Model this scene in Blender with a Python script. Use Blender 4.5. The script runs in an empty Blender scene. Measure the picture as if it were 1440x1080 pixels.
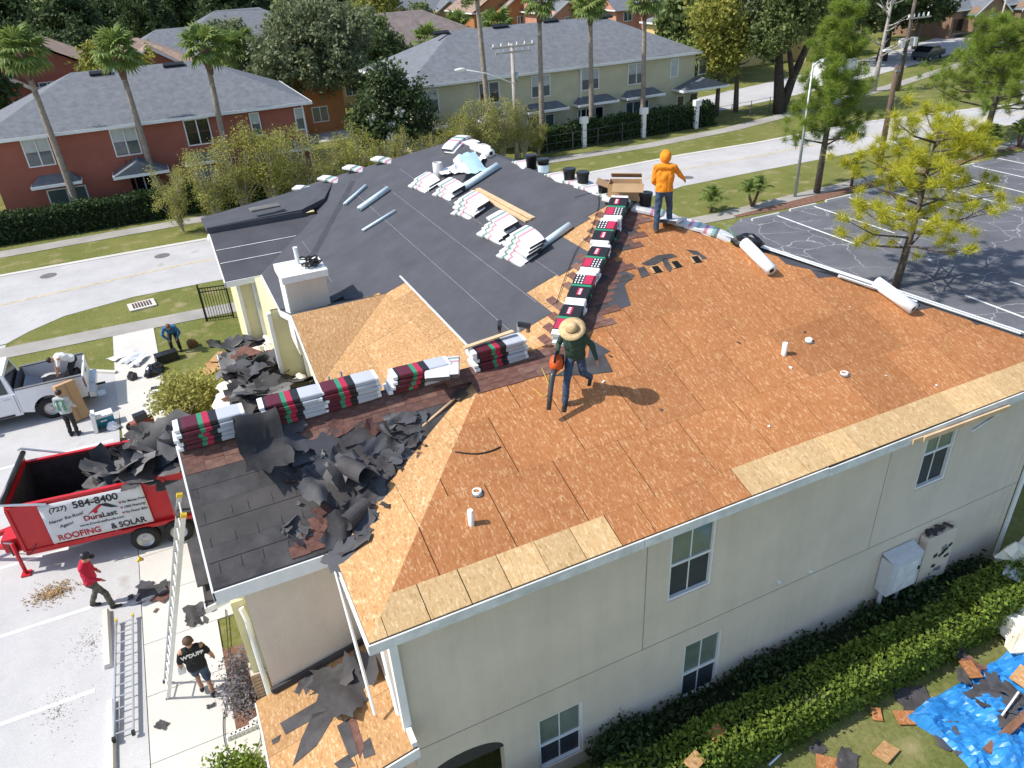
import bpy, bmesh, math, random
import numpy as np
from mathutils import Vector, Matrix, Euler
random.seed(7); RNG = np.random.default_rng(11)
SC = bpy.context.scene
COL = SC.collection
rad = math.radians

# ---------------------------------------------------------------- camera, sky, sun, exposure
CAM_P = Vector((-1.2793, -7.5642, 13.3274))
AX_R = Vector((0.90233969, -0.42808482, -0.050264))
AX_U = Vector((0.25438332, 0.43477094, 0.86386536))
AX_W = Vector((0.34795432, 0.79228632, -0.50120871))
FPX = 1059.0
cam = bpy.data.cameras.new('camera'); cam_o = bpy.data.objects.new('camera', cam); COL.objects.link(cam_o)
m4 = Matrix((AX_R, AX_U, -AX_W)).transposed().to_4x4(); m4.translation = CAM_P
cam_o.matrix_world = m4
cam.sensor_width = 36; cam.lens = 36 * FPX / 1440; cam.clip_start = 0.1; cam.clip_end = 3000
SC.camera = cam_o

SUN_DIR = Vector((-0.63, 0.135, 0.763)).normalized()
sun_el = math.asin(SUN_DIR.z); sun_az = math.atan2(SUN_DIR.x, SUN_DIR.y)
wd = bpy.data.worlds.new('World'); SC.world = wd; wd.use_nodes = True
nt = wd.node_tree; nt.nodes.clear()
o_ = nt.nodes.new('ShaderNodeOutputWorld'); b_ = nt.nodes.new('ShaderNodeBackground'); s_ = nt.nodes.new('ShaderNodeTexSky')
s_.sky_type = 'NISHITA'; s_.sun_disc = False; s_.sun_elevation = sun_el; s_.sun_rotation = sun_az
s_.air_density = 1.0; s_.dust_density = 1.0; s_.ozone_density = 1.0
b_.inputs[1].default_value = 0.15
nt.links.new(s_.outputs[0], b_.inputs[0]); nt.links.new(b_.outputs[0], o_.inputs[0])
sl = bpy.data.lights.new('sun', 'SUN'); sl.energy = 3.95; sl.angle = rad(0.53); sl.color = (1.0, 0.95, 0.87)
so = bpy.data.objects.new('sun', sl); COL.objects.link(so)
so.rotation_euler = SUN_DIR.to_track_quat('Z', 'Y').to_euler(); so.location = (0, 0, 60)
SC.view_settings.view_transform = 'Standard'; SC.view_settings.look = 'None'
SC.view_settings.gamma = 1; SC.view_settings.use_curve_mapping = False; SC.view_settings.exposure = 0.45
SC.cycles.max_bounces = 6; SC.cycles.diffuse_bounces = 3; SC.cycles.glossy_bounces = 2
SC.cycles.transmission_bounces = 4; SC.cycles.transparent_max_bounces = 6

# ---------------------------------------------------------------- survey: sight lines of the photograph to real surfaces
def sight(px, py):
    return AX_R * ((px - 720) / FPX) - AX_U * ((py - 540) / FPX) + AX_W
def G(px, py, z=0.0):
    d = sight(px, py); return CAM_P + d * ((z - CAM_P.z) / d.z)
def GY(px, py, y):
    d = sight(px, py); return CAM_P + d * ((y - CAM_P.y) / d.y)
def onplane(px, py, p0, n):
    d = sight(px, py); n = Vector(n); return CAM_P + d * ((Vector(p0) - CAM_P).dot(n) / d.dot(n))

# ---------------------------------------------------------------- materials
MATS = {}
def mat(name, col, rough=0.7, var=0.12, scale=3.0, metal=0.0, bump=0.0, bscale=40.0, spec=0.4, col2=None, detail=4.0):
    if name in MATS: return MATS[name]
    m = bpy.data.materials.new(name); m.use_nodes = True; MATS[name] = m
    t = m.node_tree; bs = t.nodes['Principled BSDF']
    bs.inputs['Roughness'].default_value = rough; bs.inputs['Metallic'].default_value = metal
    bs.inputs['Specular IOR Level'].default_value = spec
    tc = t.nodes.new('ShaderNodeTexCoord')
    if var > 0:
        nz = t.nodes.new('ShaderNodeTexNoise'); nz.inputs['Scale'].default_value = scale; nz.inputs['Detail'].default_value = detail
        nz.inputs['Roughness'].default_value = 0.65
        cr = t.nodes.new('ShaderNodeValToRGB')
        c2 = col2 if col2 else tuple(c * (1 - 1.6 * var) for c in col)
        c1 = tuple(min(1, c * (1 + (0 if col2 else var))) for c in col)
        cr.color_ramp.elements[0].position = 0.3; cr.color_ramp.elements[1].position = 0.7
        cr.color_ramp.elements[0].color = (*c2, 1); cr.color_ramp.elements[1].color = (*c1, 1)
        t.links.new(tc.outputs['Object'], nz.inputs['Vector']); t.links.new(nz.outputs['Fac'], cr.inputs[0])
        t.links.new(cr.outputs[0], bs.inputs['Base Color'])
    else:
        bs.inputs['Base Color'].default_value = (*col, 1)
    if bump > 0:
        n2 = t.nodes.new('ShaderNodeTexNoise'); n2.inputs['Scale'].default_value = bscale; n2.inputs['Detail'].default_value = 5
        bp = t.nodes.new('ShaderNodeBump'); bp.inputs['Strength'].default_value = bump; bp.inputs['Distance'].default_value = 0.02
        t.links.new(tc.outputs['Object'], n2.inputs['Vector']); t.links.new(n2.outputs['Fac'], bp.inputs['Height'])
        t.links.new(bp.outputs[0], bs.inputs['Normal'])
    return m
def N(t, kind, **kw):
    n = t.nodes.new(kind)
    for k, v in kw.items():
        if k in n.inputs: n.inputs[k].default_value = v
        else: setattr(n, k, v)
    return n
def ramp(t, stops, interp='LINEAR'):
    r = t.nodes.new('ShaderNodeValToRGB'); r.color_ramp.interpolation = interp
    e = r.color_ramp.elements
    while len(e) < len(stops): e.new(0.5)
    for i, (p, c) in enumerate(stops): e[i].position = p; e[i].color = (*c, 1)
    return r
def blank(name, rough=0.8, spec=0.3):
    m = bpy.data.materials.new(name); m.use_nodes = True; MATS[name] = m
    t = m.node_tree; bs = t.nodes['Principled BSDF']; bs.inputs['Roughness'].default_value = rough
    bs.inputs['Specular IOR Level'].default_value = spec
    return m, t, bs
def osb(name, dark, mid, light, seed=0.0, stain=0.25):
    m, t, bs = blank(name, 0.85, 0.2)
    L = t.links.new
    tc = N(t, 'ShaderNodeTexCoord')
    mixer = []
    for k, (sx, sy, sc, rot) in enumerate(((42, 11, 1, 0.28), (44, 12, 1, -0.30), (30, 16, 1, 0.75))):
        mp = N(t, 'ShaderNodeMapping'); mp.inputs['Rotation'].default_value = (0, 0, rot); mp.inputs['Scale'].default_value = (sx, sy, 6)
        mp.inputs['Location'].default_value = (seed + k * 3.3, k * 7.7, 0)
        v = N(t, 'ShaderNodeTexVoronoi', Scale=1.0, Randomness=1.0)
        L(tc.outputs['Object'], mp.inputs['Vector']); L(mp.outputs[0], v.inputs['Vector'])
        bw = N(t, 'ShaderNodeRGBToBW'); L(v.outputs['Color'], bw.inputs[0]); mixer.append(bw)
    nz = N(t, 'ShaderNodeTexNoise', Scale=14.0, Detail=2.0); L(tc.outputs['Object'], nz.inputs['Vector'])
    g1 = N(t, 'ShaderNodeMath', operation='GREATER_THAN'); g1.inputs[1].default_value = 0.5; L(nz.outputs['Fac'], g1.inputs[0])
    mx = N(t, 'ShaderNodeMix', data_type='FLOAT'); L(g1.outputs[0], mx.inputs[0]); L(mixer[0].outputs[0], mx.inputs[2]); L(mixer[1].outputs[0], mx.inputs[3])
    mx2 = N(t, 'ShaderNodeMix', data_type='FLOAT'); mx2.inputs[0].default_value = 0.35; L(mx.outputs[0], mx2.inputs[2]); L(mixer[2].outputs[0], mx2.inputs[3])
    r = ramp(t, [(0.15, dark), (0.40, mid), (0.60, mid), (0.80, light)]); L(mx2.outputs[0], r.inputs[0])
    # broad weather stains
    n3 = N(t, 'ShaderNodeTexNoise', Scale=0.55, Detail=5.0, Roughness=0.6); L(tc.outputs['Object'], n3.inputs['Vector'])
    r3 = ramp(t, [(0.32, (1 - stain, 1 - stain * 1.15, 1 - stain * 1.3)), (0.68, (1.0, 1.0, 1.0))]); L(n3.outputs['Fac'], r3.inputs[0])
    mm = N(t, 'ShaderNodeMix', data_type='RGBA', blend_type='MULTIPLY'); mm.inputs[0].default_value = 1.0
    L(r.outputs[0], mm.inputs[6]); L(r3.outputs[0], mm.inputs[7])
    # per-sheet tint
    oi = N(t, 'ShaderNodeObjectInfo'); r4 = ramp(t, [(0, (0.86, 0.86, 0.85)), (.5, (1.0, 1.0, 1.0)), (1, (1.08, 1.07, 1.05))]); L(oi.outputs['Random'], r4.inputs[0])
    m5 = N(t, 'ShaderNodeMix', data_type='RGBA', blend_type='MULTIPLY'); m5.inputs[0].default_value = 1.0
    L(mm.outputs[2], m5.inputs[6]); L(r4.outputs[0], m5.inputs[7])
    L(m5.outputs[2], bs.inputs['Base Color'])
    bp = N(t, 'ShaderNodeBump', Strength=0.25, Distance=0.004); L(mx2.outputs[0], bp.inputs['Height']); L(bp.outputs[0], bs.inputs['Normal'])
    return m
def leafmat(name, c1, c2, trans=0.35):
    m = bpy.data.materials.new(name); m.use_nodes = True; MATS[name] = m
    t = m.node_tree; t.nodes.clear(); L = t.links.new
    out = N(t, 'ShaderNodeOutputMaterial'); geo = N(t, 'ShaderNodeNewGeometry')
    r = ramp(t, [(0.0, c1), (1.0, c2)]); L(geo.outputs['Random Per Island'], r.inputs[0])
    df = N(t, 'ShaderNodeBsdfPrincipled', Roughness=0.6); df.inputs['Specular IOR Level'].default_value = 0.3
    tr = N(t, 'ShaderNodeBsdfTranslucent'); mx = N(t, 'ShaderNodeMixShader'); mx.inputs[0].default_value = trans
    L(r.outputs[0], df.inputs['Base Color']); L(r.outputs[0], tr.inputs['Color'])
    L(df.outputs[0], mx.inputs[1]); L(tr.outputs[0], mx.inputs[2]); L(mx.outputs[0], out.inputs[0])
    return m

OSB_S = osb('osb_weathered_red', (0.34, 0.13, 0.048), (0.43, 0.182, 0.070), (0.58, 0.34, 0.175), 0.0, 0.15)
OSB_W = osb('osb_tan_sunlit', (0.36, 0.19, 0.082), (0.49, 0.285, 0.13), (0.65, 0.45, 0.26), 5.0, 0.15)  # tan board colour, lightened further for the sun on the west faces
OSB_N = osb('osb_new_pale', (0.44, 0.28, 0.13), (0.59, 0.40, 0.20), (0.71, 0.54, 0.32), 9.0, 0.10)
FELT = mat('black_felt', (0.07, 0.072, 0.083), 0.75, 0.12, 1.3, bump=0.12, bscale=6, spec=0.35)
FELT_D = mat('old_felt', (0.07, 0.066, 0.068), 0.8, 0.28, 2.2, bump=0.3, bscale=9, spec=0.3)
FELT_L = mat('felt_back', (0.16, 0.155, 0.152), 0.85, 0.2, 2.2, bump=0.2, bscale=9, spec=0.2)
SHING_R = mat('shingle_red_brown', (0.17, 0.085, 0.068), 0.9, 0.25, 8, bump=0.4, bscale=160, spec=0.2)
SHING_D = mat('shingle_dark', (0.075, 0.068, 0.066), 0.9, 0.25, 1.4, bump=0.4, bscale=160, spec=0.2)
def stuccomat(name, col):
    m, t, bs = blank(name, .92, .15); L = t.links.new; tc = N(t, 'ShaderNodeTexCoord')
    a = N(t, 'ShaderNodeTexNoise', Scale=0.7, Detail=7.0, Roughness=.65); L(tc.outputs['Object'], a.inputs['Vector'])
    mp = N(t, 'ShaderNodeMapping'); mp.inputs['Scale'].default_value = (3.2, 3.2, .22); b = N(t, 'ShaderNodeTexNoise', Scale=1.0, Detail=5.0, Roughness=.7); L(tc.outputs['Object'], mp.inputs['Vector']); L(mp.outputs[0], b.inputs['Vector'])
    r1 = ramp(t, [(.3, tuple(c * .88 for c in col)), (.7, tuple(c * 1.05 for c in col))]); L(a.outputs['Fac'], r1.inputs[0]); r2 = ramp(t, [(.36, (.86, .86, .85)), (.55, (1, 1, 1))]); L(b.outputs['Fac'], r2.inputs[0])
    mx = N(t, 'ShaderNodeMix', data_type='RGBA', blend_type='MULTIPLY'); mx.inputs[0].default_value = .35; L(r1.outputs[0], mx.inputs[6]); L(r2.outputs[0], mx.inputs[7]); L(mx.outputs[2], bs.inputs['Base Color'])
    n2 = N(t, 'ShaderNodeTexNoise', Scale=48.0, Detail=6.0); L(tc.outputs['Object'], n2.inputs['Vector']); n3 = N(t, 'ShaderNodeTexNoise', Scale=3.0, Detail=3.0); L(tc.outputs['Object'], n3.inputs['Vector'])
    ad = N(t, 'ShaderNodeMath', operation='ADD'); L(n2.outputs['Fac'], ad.inputs[0]); L(n3.outputs['Fac'], ad.inputs[1]); bp = N(t, 'ShaderNodeBump', Strength=.35, Distance=.02); L(ad.outputs[0], bp.inputs['Height']); L(bp.outputs[0], bs.inputs['Normal']); return m
STUCCO = stuccomat('stucco_beige', (0.70, 0.605, 0.49))
STUCCO_Y = mat('stucco_cream_sunlit', (0.66, 0.60, 0.36), 0.9, 0.06, 1.2, bump=0.2, bscale=70, spec=0.2)  # sunlit copy of the beige stucco, warm light put into the colour
WHITE = mat('white_paint', (0.78, 0.78, 0.76), 0.5, 0.05, 3)
WHITE_OLD = mat('white_paint_worn', (0.70, 0.70, 0.68), 0.6, 0.14, 4)
ALU = mat('aluminium', (0.62, 0.63, 0.64), 0.35, 0.06, 6, metal=0.7)
BLACK = mat('black_plastic', (0.018, 0.018, 0.02), 0.4, 0.1, 6)
GLASS = mat('window_glass', (0.10, 0.125, 0.13), 0.06, 0.25, 0.6, spec=0.9)
GLASS_L = mat('window_blinds', (0.46, 0.49, 0.47), 0.12, 0.1, 1.5, spec=0.8)
SCREEN = mat('window_screen', (0.045, 0.05, 0.055), 0.55, 0.15, 2.0, spec=0.4)
GLASS_D = mat('window_dark', (0.012, 0.015, 0.018), 0.06, 0.1, 1.5, spec=0.9)
TRIM_D = mat('dark_gap', (0.02, 0.018, 0.016), 0.9, 0.1, 3)
LUMBER = mat('lumber', (0.66, 0.46, 0.27), 0.8, 0.1, 4, bump=0.1)
CARD = mat('cardboard', (0.46, 0.29, 0.155), 0.85, 0.08, 3)
CARD_D = mat('cardboard_inner', (0.36, 0.235, 0.13), 0.9, 0.08, 3)

# ---------------------------------------------------------------- mesh builder
def rotm(rz=0, rx=0, ry=0): return Euler((rx, ry, rz)).to_matrix()
class MB:
    def __init__(s): s.v = []; s.f = []; s.m = []
    def add(s, vs, fs, m=0):
        o = len(s.v); s.v += [tuple(v) for v in vs]; s.f += [tuple(o + i for i in f) for f in fs]; s.m += [m] * len(fs); return s
    def poly(s, pts, m=0): return s.add(pts, [tuple(range(len(pts)))], m)
    def box(s, c, d, R=None, m=0, taper=1.0):
        x, y, z = d[0] / 2, d[1] / 2, d[2] / 2
        vs = [Vector((i * x * (taper if k > 0 else 1), j * y * (taper if k > 0 else 1), k * z)) for k in (-1, 1) for j in (-1, 1) for i in (-1, 1)]
        if R is not None: vs = [R @ v for v in vs]
        c = Vector(c); vs = [v + c for v in vs]
        return s.add(vs, [(0, 2, 3, 1), (4, 5, 7, 6), (0, 1, 5, 4), (2, 6, 7, 3), (0, 4, 6, 2), (1, 3, 7, 5)], m)
    def prism(s, pts, off, m=0, ms=None):
        pts = [Vector(p) for p in pts]; off = Vector(off); n = len(pts)
        q = [p + off for p in pts]
        ar = Vector((0, 0, 0))
        for i in range(n): ar += pts[i].cross(pts[(i + 1) % n])
        if ar.dot(off) < 0: pts, q = list(reversed(pts)), list(reversed(q))
        o = len(s.v); s.v += [tuple(v) for v in pts + q]
        s.f.append(tuple(reversed(range(o, o + n)))); s.f.append(tuple(range(o + n, o + 2 * n))); s.m += [m, m]
        for i in range(n):
            j = (i + 1) % n; s.f.append((o + i, o + j, o + n + j, o + n + i)); s.m.append(m if ms is None else ms)
        return s
    def tube(s, pts, r, n=8, m=0, cap=True, flat=1.0):
        pts = [Vector(p) for p in pts]; rs = r if isinstance(r, (list, tuple)) else [r] * len(pts)
        o = len(s.v); prev = None
        for i, p in enumerate(pts):
            d = (pts[min(i + 1, len(pts) - 1)] - pts[max(i - 1, 0)]).normalized()
            if prev is None:
                a = d.orthogonal().normalized()
            else:
                a = (prev - d * prev.dot(d)); a = a.normalized() if a.length > 1e-6 else d.orthogonal().normalized()
            prev = a; b = d.cross(a)
            for k in range(n):
                t = 2 * math.pi * k / n; s.v.append(tuple(p + (a * math.cos(t) + b * math.sin(t) * flat) * rs[i]))
        for i in range(len(pts) - 1):
            for k in range(n):
                k2 = (k + 1) % n; s.f.append((o + i * n + k, o + i * n + k2, o + (i + 1) * n + k2, o + (i + 1) * n + k)); s.m.append(m)
        if cap:
            s.f.append(tuple(reversed(range(o, o + n)))); s.m.append(m)
            e = o + (len(pts) - 1) * n; s.f.append(tuple(range(e, e + n))); s.m.append(m)
        return s
    def lathe(s, prof, n=16, c=(0, 0, 0), R=None, m=0, close=False):
        c = Vector(c); o = len(s.v)
        for (r, z) in prof:
            for k in range(n):
                t = 2 * math.pi * k / n; v = Vector((r * math.cos(t), r * math.sin(t), z))
                if R is not None: v = R @ v
                s.v.append(tuple(v + c))
        for i in range(len(prof) - 1):
            for k in range(n):
                k2 = (k + 1) % n; s.f.append((o + i * n + k, o + i * n + k2, o + (i + 1) * n + k2, o + (i + 1) * n + k)); s.m.append(m)
        if close:
            s.f.append(tuple(reversed(range(o, o + n)))); s.m.append(m)
            e = o + (len(prof) - 1) * n; s.f.append(tuple(range(e, e + n))); s.m.append(m)
        return s
    def sph(s, c, r, n=10, m=0, sc=(1, 1, 1), R=None):
        pr = [(max(1e-4, r * math.sin(math.pi * i / (n // 2 + 1))), -r * math.cos(math.pi * i / (n // 2 + 1))) for i in range(n // 2 + 2)]
        S = Matrix.Diagonal(Vector(sc)); return s.lathe(pr, n, c, (R @ S if R is not None else S), m)
    def mesh(s, name, mats):
        me = bpy.data.meshes.new(name); me.from_pydata(s.v, [], s.f)
        for mm in (mats if isinstance(mats, (list, tuple)) else [mats]): me.materials.append(mm)
        if any(s.m): me.polygons.foreach_set('material_index', s.m)
        me.update(); return me
    def build(s, name, mats, parent=None, smooth=False, loc=None, rot=None):
        me = s.mesh(name, mats)
        if smooth: me.shade_smooth()
        return link(name, me, parent, loc, rot)
def link(name, me, parent=None, loc=None, rot=None):
    o = bpy.data.objects.new(name, me); COL.objects.link(o)
    if parent is not None: o.parent = parent
    if loc is not None: o.location = loc
    if rot is not None: o.rotation_euler = rot
    return o
def tag(o, label=None, cat=None, group=None, kind=None):
    if label: o['label'] = label
    if cat: o['category'] = cat
    if group: o['group'] = group
    if kind: o['kind'] = kind
    return o
def thing(name, label, cat, loc=(0, 0, 0), rz=0, group=None, rot=None):
    o = bpy.data.objects.new(name, None); COL.objects.link(o); o.location = loc
    o.rotation_euler = rot if rot is not None else (0, 0, rz); o.empty_display_size = 0.1
    return tag(o, label, cat, group)
def copy_tree(o, parent=None):
    c = o.copy(); COL.objects.link(c)
    if parent is not None: c.parent = parent
    for ch in list(o.children): copy_tree(ch, c)
    return c
def clip(poly, x0, x1, y0, y1):
    def cut(p, f, isec):
        out = []
        for i in range(len(p)):
            a, b = p[i - 1], p[i]
            fa, fb = f(a), f(b)
            if fb:
                if not fa: out.append(isec(a, b))
                out.append(b)
            elif fa: out.append(isec(a, b))
        return out
    def ix(x): return lambda a, b: (x, a[1] + (b[1] - a[1]) * (x - a[0]) / (b[0] - a[0]))
    def iy(y): return lambda a, b: (a[0] + (b[0] - a[0]) * (y - a[1]) / (b[1] - a[1]), y)
    for f, i in ((lambda q: q[0] >= x0, ix(x0)), (lambda q: q[0] <= x1, ix(x1)), (lambda q: q[1] >= y0, iy(y0)), (lambda q: q[1] <= y1, iy(y1))):
        poly = cut(poly, f, i)
        if len(poly) < 3: return []
    out = [poly[0]]
    for q in poly[1:]:
        if abs(q[0] - out[-1][0]) + abs(q[1] - out[-1][1]) > 1e-4: out.append(q)
    if abs(out[0][0] - out[-1][0]) + abs(out[0][1] - out[-1][1]) < 1e-4: out.pop()
    return out if len(out) > 2 else []
def parea(p): return abs(sum(p[i - 1][0] * p[i][1] - p[i][0] * p[i - 1][1] for i in range(len(p)))) / 2
def text_mesh(s, size, extr=0.002, bold=0.0, align='LEFT', shear=0.0, sx=1.0):
    cu = bpy.data.curves.new('lettering', 'FONT'); cu.body = s; cu.size = size; cu.extrude = extr; cu.offset = bold; cu.align_x = align; cu.shear = shear
    o = bpy.data.objects.new('lettering', cu); COL.objects.link(o)
    me = bpy.data.meshes.new_from_object(o.evaluated_get(bpy.context.evaluated_depsgraph_get()))
    bpy.data.objects.remove(o); bpy.data.curves.remove(cu)
    if sx != 1.0: me.transform(Matrix.Diagonal((sx, 1, 1, 1)))
    return me

# ================================================================ GROUND
def sheet(name, pts, z, m, label=None, kind='structure', thick=0.0):
    mb = MB()
    if thick: mb.prism([(p[0], p[1], z - thick) for p in pts], (0, 0, thick))
    else: mb.poly([(p[0], p[1], z) for p in pts])
    o = mb.build(name, m); o['kind'] = kind
    if label: o['label'] = label
    return o
def grassmat(name, c1, c2, c3):
    m, t, bs = blank(name, 0.95, 0.1); L = t.links.new
    tc = N(t, 'ShaderNodeTexCoord')
    a = N(t, 'ShaderNodeTexNoise', Scale=0.35, Detail=6.0, Roughness=0.7); b = N(t, 'ShaderNodeTexNoise', Scale=9.0, Detail=6.0, Roughness=0.75)
    L(tc.outputs['Object'], a.inputs['Vector']); L(tc.outputs['Object'], b.inputs['Vector'])
    r1 = ramp(t, [(0.35, c1), (0.62, c2)]); r2 = ramp(t, [(0.3, (0.55, 0.6, 0.5)), (0.6, (1, 1, 1)), (0.75, (1.25, 1.2, 1.0))])
    L(a.outputs['Fac'], r1.inputs[0]); L(b.outputs['Fac'], r2.inputs[0])
    mx = N(t, 'ShaderNodeMix', data_type='RGBA', blend_type='MULTIPLY'); mx.inputs[0].default_value = 1
    L(r1.outputs[0], mx.inputs[6]); L(r2.outputs[0], mx.inputs[7])
    c = N(t, 'ShaderNodeTexNoise', Scale=1.1, Detail=4.0); L(tc.outputs['Object'], c.inputs['Vector'])
    r3 = ramp(t, [(0.56, (0, 0, 0)), (0.72, (1, 1, 1))]); L(c.outputs['Fac'], r3.inputs[0])
    m2 = N(t, 'ShaderNodeMix', data_type='RGBA'); L(r3.outputs[0], m2.inputs[0]); L(mx.outputs[2], m2.inputs[6]); m2.inputs[7].default_value = (*c3, 1)
    L(m2.outputs[2], bs.inputs['Base Color'])
    bp = N(t, 'ShaderNodeBump', Strength=0.6, Distance=0.05); L(b.outputs['Fac'], bp.inputs['Height']); L(bp.outputs[0], bs.inputs['Normal'])
    return m
GRASS = grassmat('grass_ground', (0.15, 0.165, 0.045), (0.215, 0.215, 0.07), (0.28, 0.24, 0.125))
GRASS_Y = grassmat('grass_yard', (0.13, 0.155, 0.04), (0.22, 0.215, 0.085), (0.30, 0.26, 0.13))
def pavemat(name, base, crack=None, scale=0.4, blot=0.16):
    m, t, bs = blank(name, 0.9, 0.25); L = t.links.new
    tc = N(t, 'ShaderNodeTexCoord')
    a = N(t, 'ShaderNodeTexNoise', Scale=0.45, Detail=7.0, Roughness=0.7); b = N(t, 'ShaderNodeTexNoise', Scale=55.0, Detail=3.0)
    L(tc.outputs['Object'], a.inputs['Vector']); L(tc.outputs['Object'], b.inputs['Vector'])
    r = ramp(t, [(0.3, tuple(c * (1 - blot) for c in base)), (0.7, tuple(c * (1 + blot * .6) for c in base))]); L(a.outputs['Fac'], r.inputs[0])
    r2 = ramp(t, [(0.3, (0.86, 0.86, 0.86)), (0.7, (1.08, 1.08, 1.08))]); L(b.outputs['Fac'], r2.inputs[0])
    mx = N(t, 'ShaderNodeMix', data_type='RGBA', blend_type='MULTIPLY'); mx.inputs[0].default_value = 1
    L(r.outputs[0], mx.inputs[6]); L(r2.outputs[0], mx.inputs[7]); last = mx.outputs[2]
    # small dark oil and leaf stains
    o = N(t, 'ShaderNodeTexNoise', Scale=0.9, Detail=3.0); L(tc.outputs['Object'], o.inputs['Vector'])
    r4 = ramp(t, [(0.66, (1, 1, 1)), (0.78, (0.72, 0.70, 0.66))]); L(o.outputs['Fac'], r4.inputs[0])
    m3 = N(t, 'ShaderNodeMix', data_type='RGBA', blend_type='MULTIPLY'); m3.inputs[0].default_value = 1
    L(last, m3.inputs[6]); L(r4.outputs[0], m3.inputs[7]); last = m3.outputs[2]
    if crack:
        w = N(t, 'ShaderNodeTexNoise', Scale=0.8, Detail=4.0); L(tc.outputs['Object'], w.inputs['Vector'])
        ad = N(t, 'ShaderNodeMix', data_type='RGBA', blend_type='ADD'); ad.inputs[0].default_value = 1.2
        L(tc.outputs['Object'], ad.inputs[6]); L(w.outputs['Color'], ad.inputs[7])
        v = N(t, 'ShaderNodeTexVoronoi', feature='DISTANCE_TO_EDGE', Scale=scale); L(ad.outputs[2], v.inputs['Vector'])
        r3 = ramp(t, [(0.003, (1, 1, 1)), (0.010, (0, 0, 0))]); L(v.outputs['Distance'], r3.inputs[0])
        nb = N(t, 'ShaderNodeTexNoise', Scale=0.25, Detail=2.0); L(tc.outputs['Object'], nb.inputs['Vector'])
        rb = ramp(t, [(0.32, (0, 0, 0)), (0.42, (1, 1, 1))]); L(nb.outputs['Fac'], rb.inputs[0])
        mm = N(t, 'ShaderNodeMath', operation='MULTIPLY'); L(r3.outputs[0], mm.inputs[0]); L(rb.outputs[0], mm.inputs[1])
        m2 = N(t, 'ShaderNodeMix', data_type='RGBA'); L(mm.outputs[0], m2.inputs[0]); L(last, m2.inputs[6]); m2.inputs[7].default_value = (*crack, 1); last = m2.outputs[2]
    L(last, bs.inputs['Base Color'])
    bp = N(t, 'ShaderNodeBump', Strength=0.2, Distance=0.01); L(b.outputs['Fac'], bp.inputs['Height']); L(bp.outputs[0], bs.inputs['Normal'])
    return m
ROAD = pavemat('road_asphalt', (0.47, 0.46, 0.455))
LOT_L = pavemat('lot_worn_asphalt', (0.49, 0.485, 0.485), blot=0.14)
LOT_R = pavemat('lot_dark_asphalt', (0.14, 0.143, 0.16), (0.38, 0.38, 0.39), 0.5, 0.3)
CONC = pavemat('concrete_walk', (0.60, 0.575, 0.53), blot=0.10)
CONC_D = pavemat('concrete_old_walk', (0.36, 0.34, 0.31), blot=0.25)
MULCH = mat('mulch', (0.20, 0.105, 0.07), 0.95, 0.3, 9, bump=0.8, bscale=25)
PAINT = mat('road_paint_white', (0.74, 0.74, 0.72), 0.7, 0.12, 3)
PAINT_Y = mat('road_paint_yellow', (0.52, 0.44, 0.30), 0.8, 0.16, 3)

sheet('ground', [(-900, -300), (1400, -300), (1400, 1600), (-900, 1600)], 0.0, GRASS, 'grass covered flat ground')
sheet('yard_ground', [(-.5, -14), (40, -14), (40, 0.2), (-.5, 0.2)], 0.004, GRASS_Y, 'dry patchy grass of the back yard')
# road running past the building
near = [(-60, 25.6), (-30, 26.6), (-12, 27.0), (-9.0, 27.3), (-8.2, 28.2), (-6.9, 29.2), (-4.0, 29.9), (-0.73, 29.9), (6, 29.6), (14, 29.2), (22, 28.7)] + [tuple(G(*q).xy) for q in ((960, 262), (1060, 242), (1160, 223), (1313, 192), (1440, 173))] + [(75, 34.2), (110, 44), (160, 62)]
far = [(160, 70), (110, 52), (75, 41.2)] + [tuple(G(*q).xy) for q in ((1440, 145), (1330, 158), (1207, 173), (1070, 200), (960, 218))] + [(24, 36.3), (10, 36.8), (-2.3, 36.9), (-10.2, 36.9), (-30, 36.4), (-60, 35.4)]
sheet('road', near + far, 0.012, ROAD, 'pale worn asphalt road')
def polyline_sheet(name, pts, w, z, m, label, kind='structure', thick=0):
    L_, R_ = [], []
    for i, p in enumerate(pts):
        a = Vector(pts[max(i - 1, 0)]); b = Vector(pts[min(i + 1, len(pts) - 1)]); d = (b - a).normalized(); n = Vector((-d.y, d.x)) * w / 2
        L_.append((p[0] + n.x, p[1] + n.y)); R_.append((p[0] - n.x, p[1] - n.y))
    return sheet(name, L_ + R_[::-1], z, m, label, kind, thick)
mid = [(-60, 30.6), (-20, 31.6), (-10, 32.3), (-2, 33.2), (8, 33.2), (20, 32.6)] + [((G(a, b).x + G(a, c).x) / 2, (G(a, b).y + G(a, c).y) / 2) for a, b, c in ((960, 262, 218), (1070, 240, 200), (1207, 213, 173), (1440, 173, 145))] + [(75, 37.7), (110, 48)]
polyline_sheet('road_centre_line', mid, 0.22, 0.017, PAINT_Y, 'faded yellow centre line of the road')
polyline_sheet('kerb_strip', far[::-1], 0.35, 0.03, CONC, 'pale concrete kerb along the far side of the road')
# walk beyond the road, in front of the houses
polyline_sheet('far_sidewalk', [(-60, 39.3), (-20, 40.5), (-4.4, 41.0), (8, 41.2), (20, 41.0), (32, 40.4), (40, 41.0), (50, 43.0), (64, 46.4), (90, 54)], 1.3, 0.02, CONC_D, 'grey sidewalk on the far side of the road')
polyline_sheet('near_sidewalk', [(-40, 24.6), (-20, 25.6), (-9, 26.3), (-4.9, 26.2), (-0.6, 26.05), (6, 25.6), (16, 24.8), (26, 24.2), (31, 24.5), (40, 24.9), (52, 25.6), (70, 28.5)], 1.15, 0.02, CONC_D, 'stained grey sidewalk between road and building')
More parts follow.
